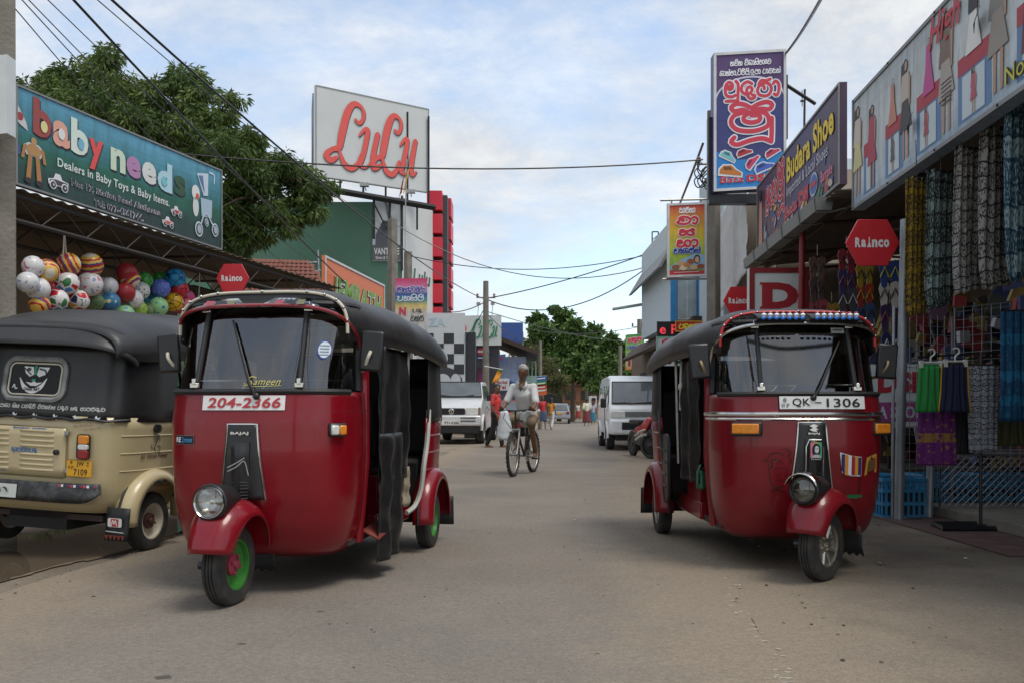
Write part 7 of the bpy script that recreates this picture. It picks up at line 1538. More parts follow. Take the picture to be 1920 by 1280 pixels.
# pole and cables standing just behind and left of the camera: mirrored in the windscreens
p0 = pole('concrete pole beside the photographer with drooping cables', -1.7, -.2, 9.0, .15, .12, arms=(6.2, 7.0, 8.2))
m = MB(); m.box((.1, -.25, 6.6), (.5, .4, .8)); m.build('transformer_box', M_GREYM, p0, bevel=.05)
for k in range(10):
    m = MB(); a = random.uniform(-.4, .4), random.uniform(5.6, 7.6); m.tube(cr_pts([(0, -.1, a[1]), (a[0], -.3, a[1] - .2), (a[0] * 1.6, -.2, a[1] - .5), (a[0] * .5, 0, a[1] - .7)], 3), .025, 5); m.build('wire_loop', M_BLK, p0)
for k, (x, y, z) in enumerate(((8, -9, 7.5), (7, 1, 6.4), (-6, -12, 7), (4, -14, 8.5))): wire(('thick','thin','slack','long')[k] + ' cable leaving the pole beside the photographer', (-1.7, -.2, 6.2 + .6 * k), (x, y, z), .5, .03)
# ------------------------------------------------------------------ trees
def leaf_mat(name, a, b_, c):
    m, nt, N, L, b = nodes_of(name)
    N.remove(b); o = N['Material Output']
    at_ = N.new('ShaderNodeAttribute'); at_.attribute_name = 'tone'
    r = N.new('ShaderNodeValToRGB'); r.color_ramp.elements.new(.5)
    for i, (p, q) in enumerate(((0.0, a), (.55, b_), (1.0, c))): r.color_ramp.elements[i].position = p; r.color_ramp.elements[i].color = tuple(q) + (1,)
    L.new(at_.outputs['Fac'], r.inputs[0])
    d = N.new('ShaderNodeBsdfPrincipled'); d.inputs['Roughness'].default_value = .45; d.inputs['Specular IOR Level'].default_value = .35; L.new(r.outputs[0], d.inputs['Base Color'])
    t = N.new('ShaderNodeBsdfTranslucent'); L.new(r.outputs[0], t.inputs[0])
    x = N.new('ShaderNodeMixShader'); x.inputs[0].default_value = .28; L.new(d.outputs[0], x.inputs[1]); L.new(t.outputs[0], x.inputs[2]); L.new(x.outputs[0], o.inputs[0])
    return m
LEAF_A = leaf_mat('mango_leaf', (.030, .052, .014), (.092, .148, .034), (.25, .31, .085))
LEAF_B = leaf_mat('broad_leaf', (.032, .062, .018), (.088, .160, .040), (.20, .30, .085))
LEAF_C = leaf_mat('olive_leaf', (.050, .060, .022), (.105, .120, .045), (.24, .22, .06))
BARK = pm('bark', C(92, 80, 66), rough=.9, var=.3, scale=8, bump=.4)
def crown(name, blobs, n, L, w, mat, parent, droop=.6, per=7, seed=1, kind=None):
    rr = random.Random(seed); vs = []; fs = []; tone = []
    tot = sum(b[3] ** 2 for b in blobs)
    for cx, cy, cz, r in blobs:
        ns = 13; subs = []
        for k in range(ns):
            d = Vector((rr.gauss(0, 1), rr.gauss(0, 1), rr.gauss(.25, .9))).normalized(); subs.append((Vector((cx, cy, cz)) + d * r * rr.uniform(.35, .95), r * rr.uniform(.28, .52), rr.random() * .45))
        for _ in range(int(n * r * r / tot / per) + 1):
            d = Vector((rr.gauss(0, 1), rr.gauss(0, 1), rr.gauss(.15, 1))).normalized(); c, q, tb = subs[rr.randrange(ns)]
            p = c + Vector((d.x, d.y, d.z * .75)) * q * rr.random() ** .45
            t0 = tb + rr.random() * .25 + (.2 if rr.random() < .15 else 0)
            for _ in range(per):
                q = Vector((rr.gauss(0, 1), rr.gauss(0, 1), rr.gauss(0, .7))).normalized()
                dr = (d * .45 + q * .9 + Vector((0, 0, -droop))).normalized(); sd = dr.cross(Vector((rr.gauss(0, 1), rr.gauss(0, 1), rr.gauss(0, 1)))).normalized()
                l = L * rr.uniform(.7, 1.25); o = len(vs); b0 = p + q * L * .25; up = dr.cross(sd) * l * .05
                vs += [tuple(b0), tuple(b0 + dr * l * .45 + sd * w * l + up), tuple(b0 + dr * l - Vector((0, 0, droop * .15 * l))), tuple(b0 + dr * l * .45 - sd * w * l + up)]
                fs.append((o, o + 1, o + 2, o + 3)); tone += [min(1, t0 + rr.random() * .3)] * 4
    me = bpy.data.meshes.new(name); me.from_pydata(vs, [], fs); me.materials.append(mat)
    a = me.attributes.new('tone', 'FLOAT', 'POINT'); a.data.foreach_set('value', tone)
    o = bpy.data.objects.new(name, me); COL.objects.link(o); o.parent = parent
    if kind: o['kind'] = kind
    return o
def tree(label, base, forks, blobs, n, L, w, mat, droop=.6, r0=.3, seed=1, group=None, per=7):
    t = thing('tree', label, 'tree', base, 0, group); base = Vector(base)
    m = MB(); top = Vector(forks[0]) - base
    m.tube(cr_pts([(0, 0, -.2), top * .5 + Vector((.1 * r0, 0, 0)), top], 4), [r0 * (1 - .035 * k) for k in range(9)], 10); tr = m.build('trunk', BARK, t)
    for i, b in enumerate(blobs):
        e = Vector(b[:3]) - base; m = MB(); mid = top.lerp(e, .5) + Vector((0, 0, .12 * b[3])); m.tube(cr_pts([top - Vector((0, 0, .1)), mid, e], 3), [r0 * .5 * (1 - k * .12) for k in range(7)], 6); m.build('limb', BARK, tr)
        rr = random.Random(seed * 100 + i)
        m = MB()
        for k in range(6):
            d = Vector((rr.gauss(0, 1), rr.gauss(0, 1), rr.gauss(.2, .8))).normalized(); m.tube([mid.lerp(e, rr.uniform(.2, 1)), e + d * b[3] * .5, e + d * b[3] * .95 + Vector((0, 0, -.1))], [r0 * .12, r0 * .08, r0 * .03], 4)
        m.build('twigs', BARK, tr, kind='stuff')
    crown('crown', [tuple(Vector(b[:3]) - base) + (b[3],) for b in blobs], n, L, w, mat, t, droop, per, seed)
    return t
def B(px, py, Y, r): return tuple(at(px, py, Y)) + (r * Y / F,)
tree('large mango tree with drooping leaves rising behind the toy shop', (at(430, 0, 21).x, 21.5, 0), [at(400, 430, 21.5)],
     [B(190, 165, 20, 68), B(115, 185, 20.5, 62), B(60, 195, 21, 52), B(255, 185, 20.5, 62), B(330, 195, 20.5, 68), B(400, 225, 20, 62), B(170, 250, 19.5, 80), B(290, 260, 19.5, 82), B(400, 300, 19.5, 80), B(480, 300, 20, 60), B(470, 370, 19.5, 66), B(545, 335, 20, 52), B(580, 375, 20.3, 44), B(612, 352, 20.6, 26), B(530, 410, 20, 50), B(420, 420, 19.5, 52), B(110, 260, 20, 70), B(340, 350, 20, 80), B(230, 330, 20.5, 80), B(480, 450, 20.2, 34), B(440, 468, 20.2, 34)],
     78000, .165, .13, LEAF_A, .75, .28, 3)
tree('tall broad-leaved tree closing the end of the street', (at(1075, 0, 74).x, 76, 0), [at(1075, 690, 75)],
     [B(1010, 605, 74, 20), B(1050, 603, 74, 26), B(1020, 630, 72, 30), B(1075, 632, 72, 32), B(1115, 622, 74, 17), B(1050, 665, 72, 36), B(1100, 660, 72, 32), B(1020, 680, 72, 32), B(1080, 695, 71, 30), B(1125, 660, 73, 20), B(1000, 655, 73, 24), B(1110, 700, 72, 24)],
     18000, .42, .24, LEAF_B, .35, .22, 5, 'trees at the end of the street')
tree('dark tree on the right of the street end, beside the drinks sign', (at(1150, 0, 70).x, 71, 0), [at(1152, 700, 70)],
     [B(1150, 650, 70, 22), B(1130, 668, 70, 22), B(1170, 660, 70, 18), B(1140, 695, 69, 26), B(1170, 700, 69, 24), B(1110, 690, 68, 18), B(1118, 722, 68, 20), B(1150, 725, 68, 24)],
     8000, .42, .22, LEAF_B, .35, .2, 6, 'trees at the end of the street')
tree('olive feathery tree left of the tall street-end tree', (at(990, 0, 58).x, 58, 0), [at(992, 712, 58)],
     [B(975, 660, 58, 20), B(968, 685, 57, 22), B(1000, 668, 58, 22), B(995, 700, 57, 26), B(1030, 690, 58, 28), B(1045, 718, 57, 26), B(1010, 728, 57, 24), B(962, 652, 58, 12)],
     9000, .24, .11, LEAF_C, .6, .25, 7, 'trees at the end of the street')
tree('small round tree low on the right horizon behind the brown shops', (at(1195, 0, 80).x, 80, 0), [at(1195, 735, 80)],
     [B(1190, 700, 80, 18), B(1207, 690, 80, 16), B(1212, 715, 80, 20), B(1185, 725, 79, 20)], 3000, .42, .22, LEAF_B, .35, .3, 8, 'trees at the end of the street')
pt = thing('palm_tree', 'coconut palm head rising behind the right-hand trees', 'palm tree', (at(1097, 0, 90).x, 90, 0))
top = at(1097, 627, 90) - Vector((at(1097, 0, 90).x, 90, 0))
m = MB(); m.tube(cr_pts([(0, 0, -.2), top * .5 + Vector((.2, 0, 0)), top], 4), .16, 8); m.build('trunk', BARK, pt)
rr_ = random.Random(9)
for k in range(15):
    an = k * 2.4; el = rr_.uniform(-.2, .9); d = Vector((math.cos(an) * math.cos(el), math.sin(an) * math.cos(el), math.sin(el))); Lf = rr_.uniform(1.5, 2.0)
    pts = [top + d * Lf * t + Vector((0, 0, -1.1 * t * t)) for t in (0, .25, .5, .75, 1)]; m = MB(); m.tube(pts, [.03, .025, .02, .015, .01], 4)
    for q in range(1, 12):
        p = top + d * Lf * q / 12 + Vector((0, 0, -1.1 * (q / 12) ** 2)); s = d.cross(Vector((0, 0, 1))).normalized()
        for sg in (-1, 1): m.add([p, p + s * sg * .2 + Vector((0, 0, -.2)) + d * .12, p + s * sg * .42 + Vector((0, 0, -.5)) + d * .2, p + d * .1], [(0, 1, 2, 3)])
    m.build('frond', pm('palm_leaf', (.05, .09, .025), rough=.5, var=.3), pt, recalc=False)
# hedge-like far woods closing the horizon either side
for nm, x0, x1, y, h, s in (('left', -70, -9, 95, 7.5, 1), ('right', 14, 95, 110, 8.5, 2)):
    rr_ = random.Random(s); bl = []
    for k in range(26): x = x0 + (x1 - x0) * k / 25; bl += [(x, y + rr_.uniform(-3, 3), h * rr_.uniform(.45, .75), h * .38), (x + 1, y - 2, h * .25, h * .35)]
    o = crown('far_wood', bl, 9000, .95, .3, LEAF_B, None, .3, 6, s, 'stuff')
# weeds by the puddle and under the sign
for i, (px, py) in enumerate(((55, 985), (80, 980), (68, 972), (30, 990))):
    p = gp(px, py); o = crown('weeds', [(p.x, p.y + .4, .05, .09)], 40, .07, .16, LEAF_A, None, -.5, 5, 20 + i, 'stuff')
# end of the street: ochre building, dark lorry
ob = thing('ochre_building', 'orange and ochre building under the trees at the end of the street', 'building', (0, 0, 0))
m = MB(); m.bx(3.6, 17, 98, 106, 0, 3.6); m.build('wall', pm('ochre_wall', C(140, 112, 78), rough=.8, var=.15), ob)
m = MB(); m.bx(3.5, 17, 97.8, 97.99, 1.9, 3.7); m.build('orange_band', pm('orange_wall', C(122, 82, 58), rough=.8, var=.15), ob)
for k in range(7):
    m = MB(); m.bx(4.2 + k * 1.75, 5.3 + k * 1.75, 97.7, 97.79, 2.15, 3.15); m.build('window', M_DARK, ob)
m = MB(); m.prism([(-.5, 0), (14.2, 0), (13, 1.6), (.6, 1.6)], (3.4, 97.4, 3.75), (1, 0, 0), (0, .3, 1), (0, 8, 0)); m.build('roof', pm('clay_tile', C(100, 62, 50), rough=.9), ob)
lf, pr, W = sign('poster_board', 'small white portrait poster by the distant building', 'poster', at(1104, 762, 80), at(1119, 762, 80), 1.0, .04, pm('white_board', C(205, 210, 208), rough=.5, var=.06), step=.02)
pr.ell(W * .6, .5, .2, .28, (150, 90, 80), 1); pr.ell(W * .6, .68, .2, .16, (50, 36, 36), 2); pr.build('print', lf)
# ------------------------------------------------------------------ cars, van, motorbike (heading local -Y, origin on the ground under the front)
def shell(prof, hw, mat, name, par, bevel=.04, grow=0):
    """side outline prof (y, z) given a half width per height"""
    m = MB(); n = len(prof); L = [Vector((-hw(z), y, z)) for y, z in prof]; Rr = [Vector((hw(z), y, z)) for y, z in prof]
    m.add(L + Rr, [tuple(range(n)), tuple(range(2 * n - 1, n - 1, -1))] + [(i, n + i, n + (i + 1) % n, (i + 1) % n) for i in range(n)])
    return m.build(name, mat, par, bevel=bevel)
def quad(name, pts, mat, par, solid=.012): m = MB(); m.add(pts, [tuple(range(len(pts)))]); return m.build(name, mat, par, solid=solid, recalc=False, smooth=0)
def car_wheel(par, x, y, r, w, rim): 
    t = thing('wheel', None, None, (x, y, r)); t.parent = par
    m = MB(); m.lathe([(r * .6, -w), (r * .9, -w), (r, -w * .7), (r, w * .7), (r * .9, w), (r * .6, w)], (0, 0, 0), (1, 0, 0), 28); m.build('tyre', M_TYRE, t)
    m = MB()
    for s in (-1, 1): m.lathe([(r * .62, s * w * .9), (r * .55, s * w * .6), (r * .25, s * w * .5), (r * .2, s * w * .8), (.001, s * w * .82)], (0, 0, 0), (1, 0, 0), 20)
    m.build('rim', rim, t)
SILVER = pm('silver_paint', C(214, 216, 216), rough=.3, metal=.15, var=.05, coat=.4, dirt=.15)
WHITEP = pm('white_van_paint', C(234, 236, 236), rough=.3, var=.04, coat=.4, dirt=.12)
CARGL = pm('car_window', (.10, .115, .12), rough=.04, var=.2, scale=2, spec=.9)
pk = thing('pickup_truck', 'silver pickup truck with a chromed grille parked on the left roadside', 'pickup truck', (-1.76, 25.7, 0), R(-5))
ph = lambda z: .87 - max(0, z - 1.12) * .28 - max(0, .5 - z) * .2
shell([(.02, .62), (-.02, 1.04), (.10, 1.16), (1.2, 1.38), (1.22, .6)], ph, SILVER, 'bonnet', pk)
shell([(.9, .42), (1.1, 1.37), (1.68, 1.86), (2.9, 1.90), (3.12, 1.32), (3.15, .45)], ph, SILVER, 'cab', pk)
m = MB(); m.bx(-.84, .84, 3.2, 5.0, .6, 1.18); m.build('load_bed', SILVER, pk, bevel=.03)
m = MB(); m.bx(-.7, .7, .1, 4.9, .38, .6); m.build('chassis', M_DARK, pk)
w0 = lambda x, t: Vector((x, 1.13 + .52 * t - .022, 1.41 + .43 * t + .012))
wsn = quad('windscreen', [w0(-.74, 0), w0(.74, 0), w0(.62, 1), w0(-.62, 1)], CARGL, pk)
m = MB(); m.tube([w0(-.75, -.02), w0(.75, -.02), w0(.63, 1.03), w0(-.63, 1.03)], .022, 5, closed=True); m.build('seal', M_RUB, wsn)
for s in (-1, 1):
    sx = lambda z: s * (ph(z) + .006); quad('side_window', [(sx(1.38), 1.3, 1.38), (sx(1.38), 2.15, 1.38), (sx(1.77), 2.15, 1.77), (sx(1.75), 1.7, 1.75)], CARGL, pk); quad('side_window', [(sx(1.38), 2.25, 1.38), (sx(1.38), 2.85, 1.38), (sx(1.77), 2.75, 1.77), (sx(1.77), 2.25, 1.77)], CARGL, pk)
    m = MB(); m.bx(s * .42, s * .78, -.05, .02, .86, 1.08); hl_ = m.build('headlight', M_CLR, pk, bevel=.02)
    m = MB(); m.bx(s * .785, s * .85, -.03, .06, .86, 1.08); m.build('side_lamp', pm('smoky_lens', C(130, 110, 90), rough=.2), pk, bevel=.01)
    m = MB(); m.box((s * .98, 1.25, 1.38), (.2, .1, .2)); m.build('mirror', M_BLK, pk, bevel=.03)
    for y in (.62, 3.9): car_wheel(pk, s * .76, y, .37, .13, M_STEEL)
    for y in (.62, 3.9):
        m = MB(); m.tube([Vector((s * .86, y + .44 * math.cos(R(a)), .40 + .44 * math.sin(R(a)))) for a in range(0, 181, 15)], .05, 6); m.build('wheel_arch', SILVER, pk)
    m = MB(); m.tube([w0(s * .12, -.02) + Vector((0, -.02, .0)), w0(s * .5, .06) + Vector((0, -.02, .01))], .012, 5); m.build('wiper', M_BLK, pk)
m = MB(); m.bx(-.39, .39, -.04, .02, .87, 1.06); gr = m.build('grille', M_BLK, pk, bevel=.02)
for z in (.90, .96, 1.02):
    m = MB(); m.bx(-.37, .37, -.052, -.04, z - .008, z + .008); m.build('slat', M_DARK, gr)
m = MB(); m.lathe([(.07, 0), (.085, .01), (.07, .02), (.05, .02), (.05, 0)], (0, -.045, .965), (0, -1, 0), 20); m.bx(-.06, .06, -.07, -.055, .98, .995); m.bx(-.012, .012, -.07, -.055, .925, .98); m.build('emblem', M_CHR, gr)
m = MB(); m.bx(-.87, .87, -.14, .1, .54, .85); bpk = m.build('bumper', SILVER, pk, bevel=.05)
for x in (-.5, .5):
    m = MB(); m.bx(x - .22, x + .22, -.152, -.141, .76, .79); m.bx(x - .22, x + .22, -.152, -.141, .67, .70); m.build('slot', M_DARK, bpk)
m = MB(); m.bx(-.26, .26, -.165, -.145, .57, .69); np2 = m.build('number_plate', M_WHT, pk)
pr = Print(plane((-.24, -.166, .59), (1, 0, 0), (0, 0, 1), (0, -1, 0)), .004); pr.text('PY', .06, .0, .11, .08, blk, .01); pr.text('4380', .24, .0, .24, .08, blk, .01); pr.ell(.2, .04, .02, .025, (120, 120, 120)); pr.build('plate_lettering', np2)
m = MB(); m.bx(-.8, .8, -.08, .3, .32, .54); m.build('lower_valance', M_BLK, pk, bevel=.03)
pr = Print(plane((.876, .45, .85), (0, 1, 0), (0, 0, 1), (1, 0, 0)), .006); pr.stroke([(.5, .1), (.9, .25), (1.5, .15), (2.2, .3)], [.01, .06, .05, .01], (120, 124, 128)); pr.stroke([(.4, .0), (.9, .1), (1.6, .02)], [.01, .03, .01], (196, 150, 80)); pr.build('side_decal', pk)
# van
vn = thing('van', 'white minivan parked on the right roadside facing the camera', 'van', (3.18, 21.6, 0), R(-1))
vh = lambda z: .79 - max(0, z - 1.1) * .13 - max(0, .5 - z) * .15
shell([(.02, .40), (-.03, .72), (.02, 1.02), (.16, 1.14), (.66, 1.70), (.95, 1.84), (1.5, 1.90), (3.5, 1.88), (3.75, 1.6), (3.85, .9), (3.8, .38)], vh, WHITEP, 'body', vn, .05)
v0 = lambda x, t: Vector((x, .18 + .49 * t - .03, 1.16 + .52 * t + .018))
vw = quad('windscreen', [v0(-.70, 0), v0(.70, 0), v0(.65, 1), v0(-.65, 1)], CARGL, vn)
m = MB(); m.tube([v0(-.71, -.01), v0(.71, -.01), v0(.66, 1.02), v0(-.66, 1.02)], .02, 5, closed=True); m.build('seal', M_RUB, vw)
for s in (-1, 1):
    sx = lambda z: s * (vh(z) + .006)
    for y0, y1, y2 in ((.42, 1.25, .82), (1.36, 2.2, 1.36), (2.3, 3.3, 2.3)): quad('side_window', [(sx(1.16), y0, 1.16), (sx(1.16), y1, 1.16), (sx(1.62), y1, 1.62), (sx(1.62), y2, 1.62)], CARGL, vn)
    m = MB(); m.bx(s * .40, s * .76, -.06, .0, .82, .98); m.build('headlight', M_CLR, vn, bevel=.02)
    m = MB(); m.box((s * .90, .45, 1.18), (.14, .12, .24)); m.build('mirror', M_BLK, vn, bevel=.03)
    for y in (.82, 3.0): car_wheel(vn, s * .70, y, .30, .10, M_STEEL)
    for y in (.82, 3.0):
        m = MB(); m.tube([Vector((s * .785, y + .36 * math.cos(R(a)), .33 + .36 * math.sin(R(a)))) for a in range(-10, 191, 15)], .035, 6); m.build('wheel_arch', WHITEP, vn)
    m = MB(); m.tube([v0(s * .08 - .35, -.01) + Vector((0, -.02, 0)), v0(s * .35 - .05, .05) + Vector((0, -.02, .0))], .012, 5); m.build('wiper', M_BLK, vn)
    m = MB(); m.bx(s * .786, s * .80, 1.30, 1.315, .6, 1.62); m.build('door_gap', M_RUB, vn)
m = MB(); m.bx(-.39, .39, -.05, .0, .83, .96); m.build('grille', pm('chrome_grille', C(130, 132, 130), rough=.3, metal=.5), vn)
m = MB(); m.bx(-.80, .80, -.16, .05, .40, .78); vb_ = m.build('bumper', WHITEP, vn, bevel=.06)
m = MB(); m.bx(-.5, .72, -.172, -.15, .52, .70); m.build('air_intake', M_BLK, vb_, bevel=.02)
m = MB(); m.bx(.05, .5, -.19, -.175, .55, .67); vp_ = m.build('number_plate', M_WHT, vn)
pr = Print(plane((.07, -.191, .57), (1, 0, 0), (0, 0, 1), (0, -1, 0)), .004); pr.text('51', .0, .0, .13, .08, blk, .01); pr.build('plate_lettering', vp_)
m = MB(); m.bx(-.6, .6, .05, 3.7, .25, .42); m.build('underside', M_DARK, vn)
# motorbike half hidden by the right three-wheeler
mbk = thing('motorbike', 'red motorbike parked between the white van and the red three-wheeler', 'motorbike', (at(1224, 0, 18).x, 18.1, 0), R(10))
t = thing('wheel', None, None, (0, 0, .28)); t.parent = mbk
m = MB(); m.lathe([(.20, -.05), (.26, -.05), (.28, -.02), (.28, .02), (.26, .05), (.20, .05)], (0, 0, 0), (1, 0, .0), 28); m.build('tyre', M_TYRE, t); t.rotation_euler = (0, 0, R(38))
m = MB(); m.lathe([(.21, -.03), (.21, .03), (.08, .02), (.05, .06), (.001, .06)], (0, 0, 0), (1, 0, 0), 20); m.lathe([(.20, -.03), (.05, -.03), (.001, -.06)], (0, 0, 0), (1, 0, 0), 20); m.build('rim', M_BLK, t)
m = MB(); m.prism([(-.16, .82), (.05, .86), (.5, .70), (.9, .62), (.9, .50), (.45, .48), (.1, .62)], (-.09, 0, 0), (0, 1, 0), (0, 0, 1), (.18, 0, 0)); m.build('red_fairing', pm('red_bike_paint', C(190, 30, 42), rough=.25, coat=.5), mbk, bevel=.03)
m = MB(); m.prism([(-.18, .74), (-.08, .76), (-.04, .62), (-.12, .58)], (-.04, 0, 0), (0, 1, 0), (0, 0, 1), (.08, 0, 0)); m.build('tail_lamp', pm('blue_reflector', C(60, 140, 200), rough=.2), mbk, bevel=.01)
m = MB(); m.prism([(-.30, .42), (-.02, .62), (.5, .50), (1.1, .55), (1.2, .30), (.5, .22), (.2, .40)], (-.06, 0, 0), (0, 1, 0), (0, 0, 1), (.12, 0, 0)); m.build('frame_and_engine', M_BLK, mbk, bevel=.02)
m = MB(); m.tube([(-.16, -.02, .60), (-.20, .15, .56), (-.20, .5, .46)], .022, 6); m.tube([(-.14, .0, .50), (-.18, .2, .46), (-.18, .5, .38)], .03, 8)
for y in (.05, .18, .32): m.tube([(-.20, y, .58), (-.19, y, .44)], .01, 5)
m.build('leg_guard', pm('cream_guard', C(200, 196, 184), rough=.4), mbk)
m = MB(); m.bx(-.12, .12, .55, 1.2, .70, .80); m.build('seat', M_SEAT, mbk, bevel=.03)
car_wheel(mbk, 0, 1.25, .28, .05, M_BLK)
# distant cars
sc = thing('car', 'silver hatchback far down the street with a yellow rear plate', 'car', (at(1049, 0, 64).x, 64, 0), R(-4))
ch_ = lambda z: .78 - max(0, z - .85) * .32
shell([(.0, .35), (-.03, .75), (.05, .95), (.35, 1.42), (.7, 1.50), (2.2, 1.48), (2.9, 1.0), (3.8, .85), (3.9, .35)], ch_, pm('silver_car_paint', C(150, 154, 160), rough=.3, metal=.3, coat=.4), 'body', sc, .05)
quad('rear_window', [(-.62, .05, .98), (.62, .05, .98), (.54, .30, 1.38), (-.54, .30, 1.38)], CARGL, sc, .03)
for s in (-1, 1):
    m = MB(); m.bx(s * .50, s * .72, -.06, .0, .72, .90); m.build('tail_lamp', M_REDL, sc)
    for y in (.6, 3.2): car_wheel(sc, s * .68, y, .29, .09, M_STEEL)
m = MB(); m.bx(-.2, .2, -.06, -.03, .70, .82); m.build('number_plate', pm('yellow_plate', C(222, 165, 40), rough=.4), sc)
m = MB(); m.bx(-.76, .76, -.10, .1, .38, .60); m.build('bumper', pm('silver_car_paint', C(140, 144, 150), rough=.35), sc, bevel=.03)
lr = thing('lorry', 'dark covered lorry beyond the silver hatchback', 'lorry', (at(1037, 0, 78).x, 78, 0), 0)
m = MB(); m.bx(-.85, .85, 0, 3.6, 1.25, 2.5); m.build('dark_cover', M_VINYL, lr, bevel=.05)
m = MB(); m.bx(-.8, .8, .1, 5, .5, 1.24); m.build('body', pm('lorry_grey', C(110, 112, 112), rough=.6), lr, bevel=.03)
m = MB(); m.bx(-.75, .75, 3.7, 5.1, 1.0, 2.1); m.build('cab', WHITEP, lr, bevel=.06)
for s in (-1, 1):
    for y in (.8, 4.2): car_wheel(lr, s * .66, y, .38, .12, M_STEEL)
rc = thing('car', 'dark red car parked behind the walking man in the red shirt', 'car', (at(945, 0, 33).x, 33, 0), R(-4))
shell([(.0, .35), (-.02, .7), (.1, .8), (1.0, .92), (1.6, 1.38), (2.8, 1.40), (3.4, .95), (3.9, .9), (3.95, .35)], ch_, pm('dark_red_paint', C(150, 36, 44), rough=.3, coat=.4), 'body', rc, .05)
quad('windscreen', [(-.62, 1.0, .98), (.62, 1.0, .98), (.52, 1.50, 1.34), (-.52, 1.50, 1.34)], CARGL, rc, .02)
for s in (-1, 1):
    m = MB(); m.bx(s * .45, s * .70, -.05, .0, .60, .74); m.build('headlight', M_CLR, rc)
    for y in (.7, 3.2): car_wheel(rc, s * .68, y, .29, .09, M_STEEL)
# ------------------------------------------------------------------ people and the bicycle
def fuse(name, m, mat, par, vox, it=3, label=None):
    """closed overlapping limbs fused into one continuous skin"""
    me = m.mesh(name, mat, 0); o = bpy.data.objects.new(name, me); COL.objects.link(o)
    md = o.modifiers.new('r', 'REMESH'); md.mode = 'VOXEL'; md.voxel_size = vox; md.use_smooth_shade = True
    sm = o.modifiers.new('s', 'SMOOTH'); sm.iterations = it; sm.factor = .5
    dg = bpy.context.evaluated_depsgraph_get(); me2 = bpy.data.meshes.new_from_object(o.evaluated_get(dg), depsgraph=dg)
    me2.name = name; o.modifiers.clear(); o.data = me2
    if not me2.materials: me2.materials.append(mat)
    me2.polygons.foreach_set('use_smooth', [True] * len(me2.polygons)); o.parent = par
    return tag(o, label)
def V(p): return Vector(p)
def person(label, loc, rot, J, skin, hair, shirt, legs, vox=.012, sleeve=.55, leg_len=1.0, skirt=None, sc=1.0, female=False, shoes=None, collar=False):
    """J: joint -> position; facing local -Y"""
    t = thing('person', label, 'person', loc, rot); t.scale = (sc, sc, sc)
    f = V(J.get('face', (0, -1, 0))).normalized(); hd = V(J['head']); nk = V(J['neck']); pv = V(J['pelvis']); ch = V(J['chest']); up = (hd - nk).normalized(); sd = f.cross(up).normalized()
    m = MB(); fr = Matrix((sd, -f, up)).transposed()
    m.sphere(hd, (.074, .092, .112), 18, 14, fr); m.sphere(hd + f * .03 - up * .055, (.058, .062, .062), 14, 10, fr)      # skull and jaw
    m.sphere(hd + f * .094 - up * .012, (.013, .016, .022), 8, 6, fr); m.sphere(hd + f * .080 + up * .028, (.055, .014, .012), 10, 6, fr); m.sphere(hd + f * .086 - up * .055, (.026, .010, .010), 8, 6, fr)
    for s in (-1, 1): m.sphere(hd + sd * s * .076 - f * -.0, (.012, .020, .032), 8, 6, fr)
    m.limb(nk - up * .04, hd - up * .05, .055, .05)
    m.limb(pv, ch, .125, .14, 14); m.limb(ch, nk - V((0, 0, .05)), .13, .07, 12)
    for s in 'LR':
        sh, el, wr, hp, kn, an = (V(J[k + s]) for k in ('sh', 'el', 'wr', 'hip', 'kn', 'an'))
        m.limb(ch + V((0, 0, .06)), sh, .09, .062); m.limb(sh, el, .052, .041); m.limb(el, wr, .040, .027)
        hdir = (V(J['hand' + s]) - wr).normalized() if 'hand' + s in J else (wr - el).normalized(); hx = hdir.cross(V((0, 0, 1)) if abs(hdir.z) < .9 else V((1, 0, 0))).normalized(); hn = hx.cross(hdir).normalized() * (-1 if 'grip' in J else .4)
        m.limb(wr, wr + hdir * .075, .027, .033)
        for k, ln in ((-1.5, .062), (-.5, .075), (.5, .072), (1.5, .055)):
            a = wr + hdir * .085 + hx * k * .017; b = a + hdir * ln * .55 - hn * .012; c = b + hdir * ln * .25 - hn * ln * .5
            m.limb(a, b, .0098, .009, 6); m.limb(b, c, .009, .0078, 6)
        th = wr + hdir * .03 + hx * .028 * (1 if s == 'L' else -1); m.limb(th, th + (hdir * .6 + hx * (1 if s == 'L' else -1) * .6).normalized() * .05, .012, .009, 6)
        m.limb(pv, hp, .10, .095); m.limb(hp, kn, .085, .055); m.limb(kn, an, .053, .035)
        td = V(J.get('toe' + s, tuple(an + V((0, -.16, -.06))))); m.limb(an - V((0, 0, .03)), td, .035, .026); m.limb(an + (an - td).normalized() * .03 - V((0, 0, .04)), an, .03, .03)
    body = fuse('body', m, skin, t, vox)
    # hair
    m = MB()
    m.sphere(hd - f * .014 + up * .036, (.088, .100, .108), 24, 18, fr)
    if female: m.sphere(hd - f * .075 - up * .05, (.06, .05, .10), 12, 8, fr)
    mb = m.mesh('hair', hair, 180)
    for v in mb.vertices:
        d = v.co - hd
        if d.dot(f) > -.01: v.co = v.co - f * min(.12, (d.dot(f) + .01) * (1.1 if d.dot(up) < .072 else .16))
        v.co += Vector((noise.noise(v.co * 60), noise.noise(v.co * 60 + V((9, 0, 0))), noise.noise(v.co * 60 + V((0, 9, 0))))) * .006
    o = bpy.data.objects.new('hair', mb); COL.objects.link(o); o.parent = t
    for s in (-1, 1):
        m = MB(); m.sphere(hd + f * .083 + sd * s * .030 + up * .012, (.012, .008, .007), 8, 6, fr); m.build('eye', M_DARK, t)
    # clothes
    m = MB(); m.limb(pv + V((0, 0, -.06 if not collar else -.10)), ch, .148, .146, 16); m.limb(ch, nk - V((0, 0, .065)), .145, .068, 14); m.limb(pv + V((0, .0, .05)), ch, .148, .150, 14)
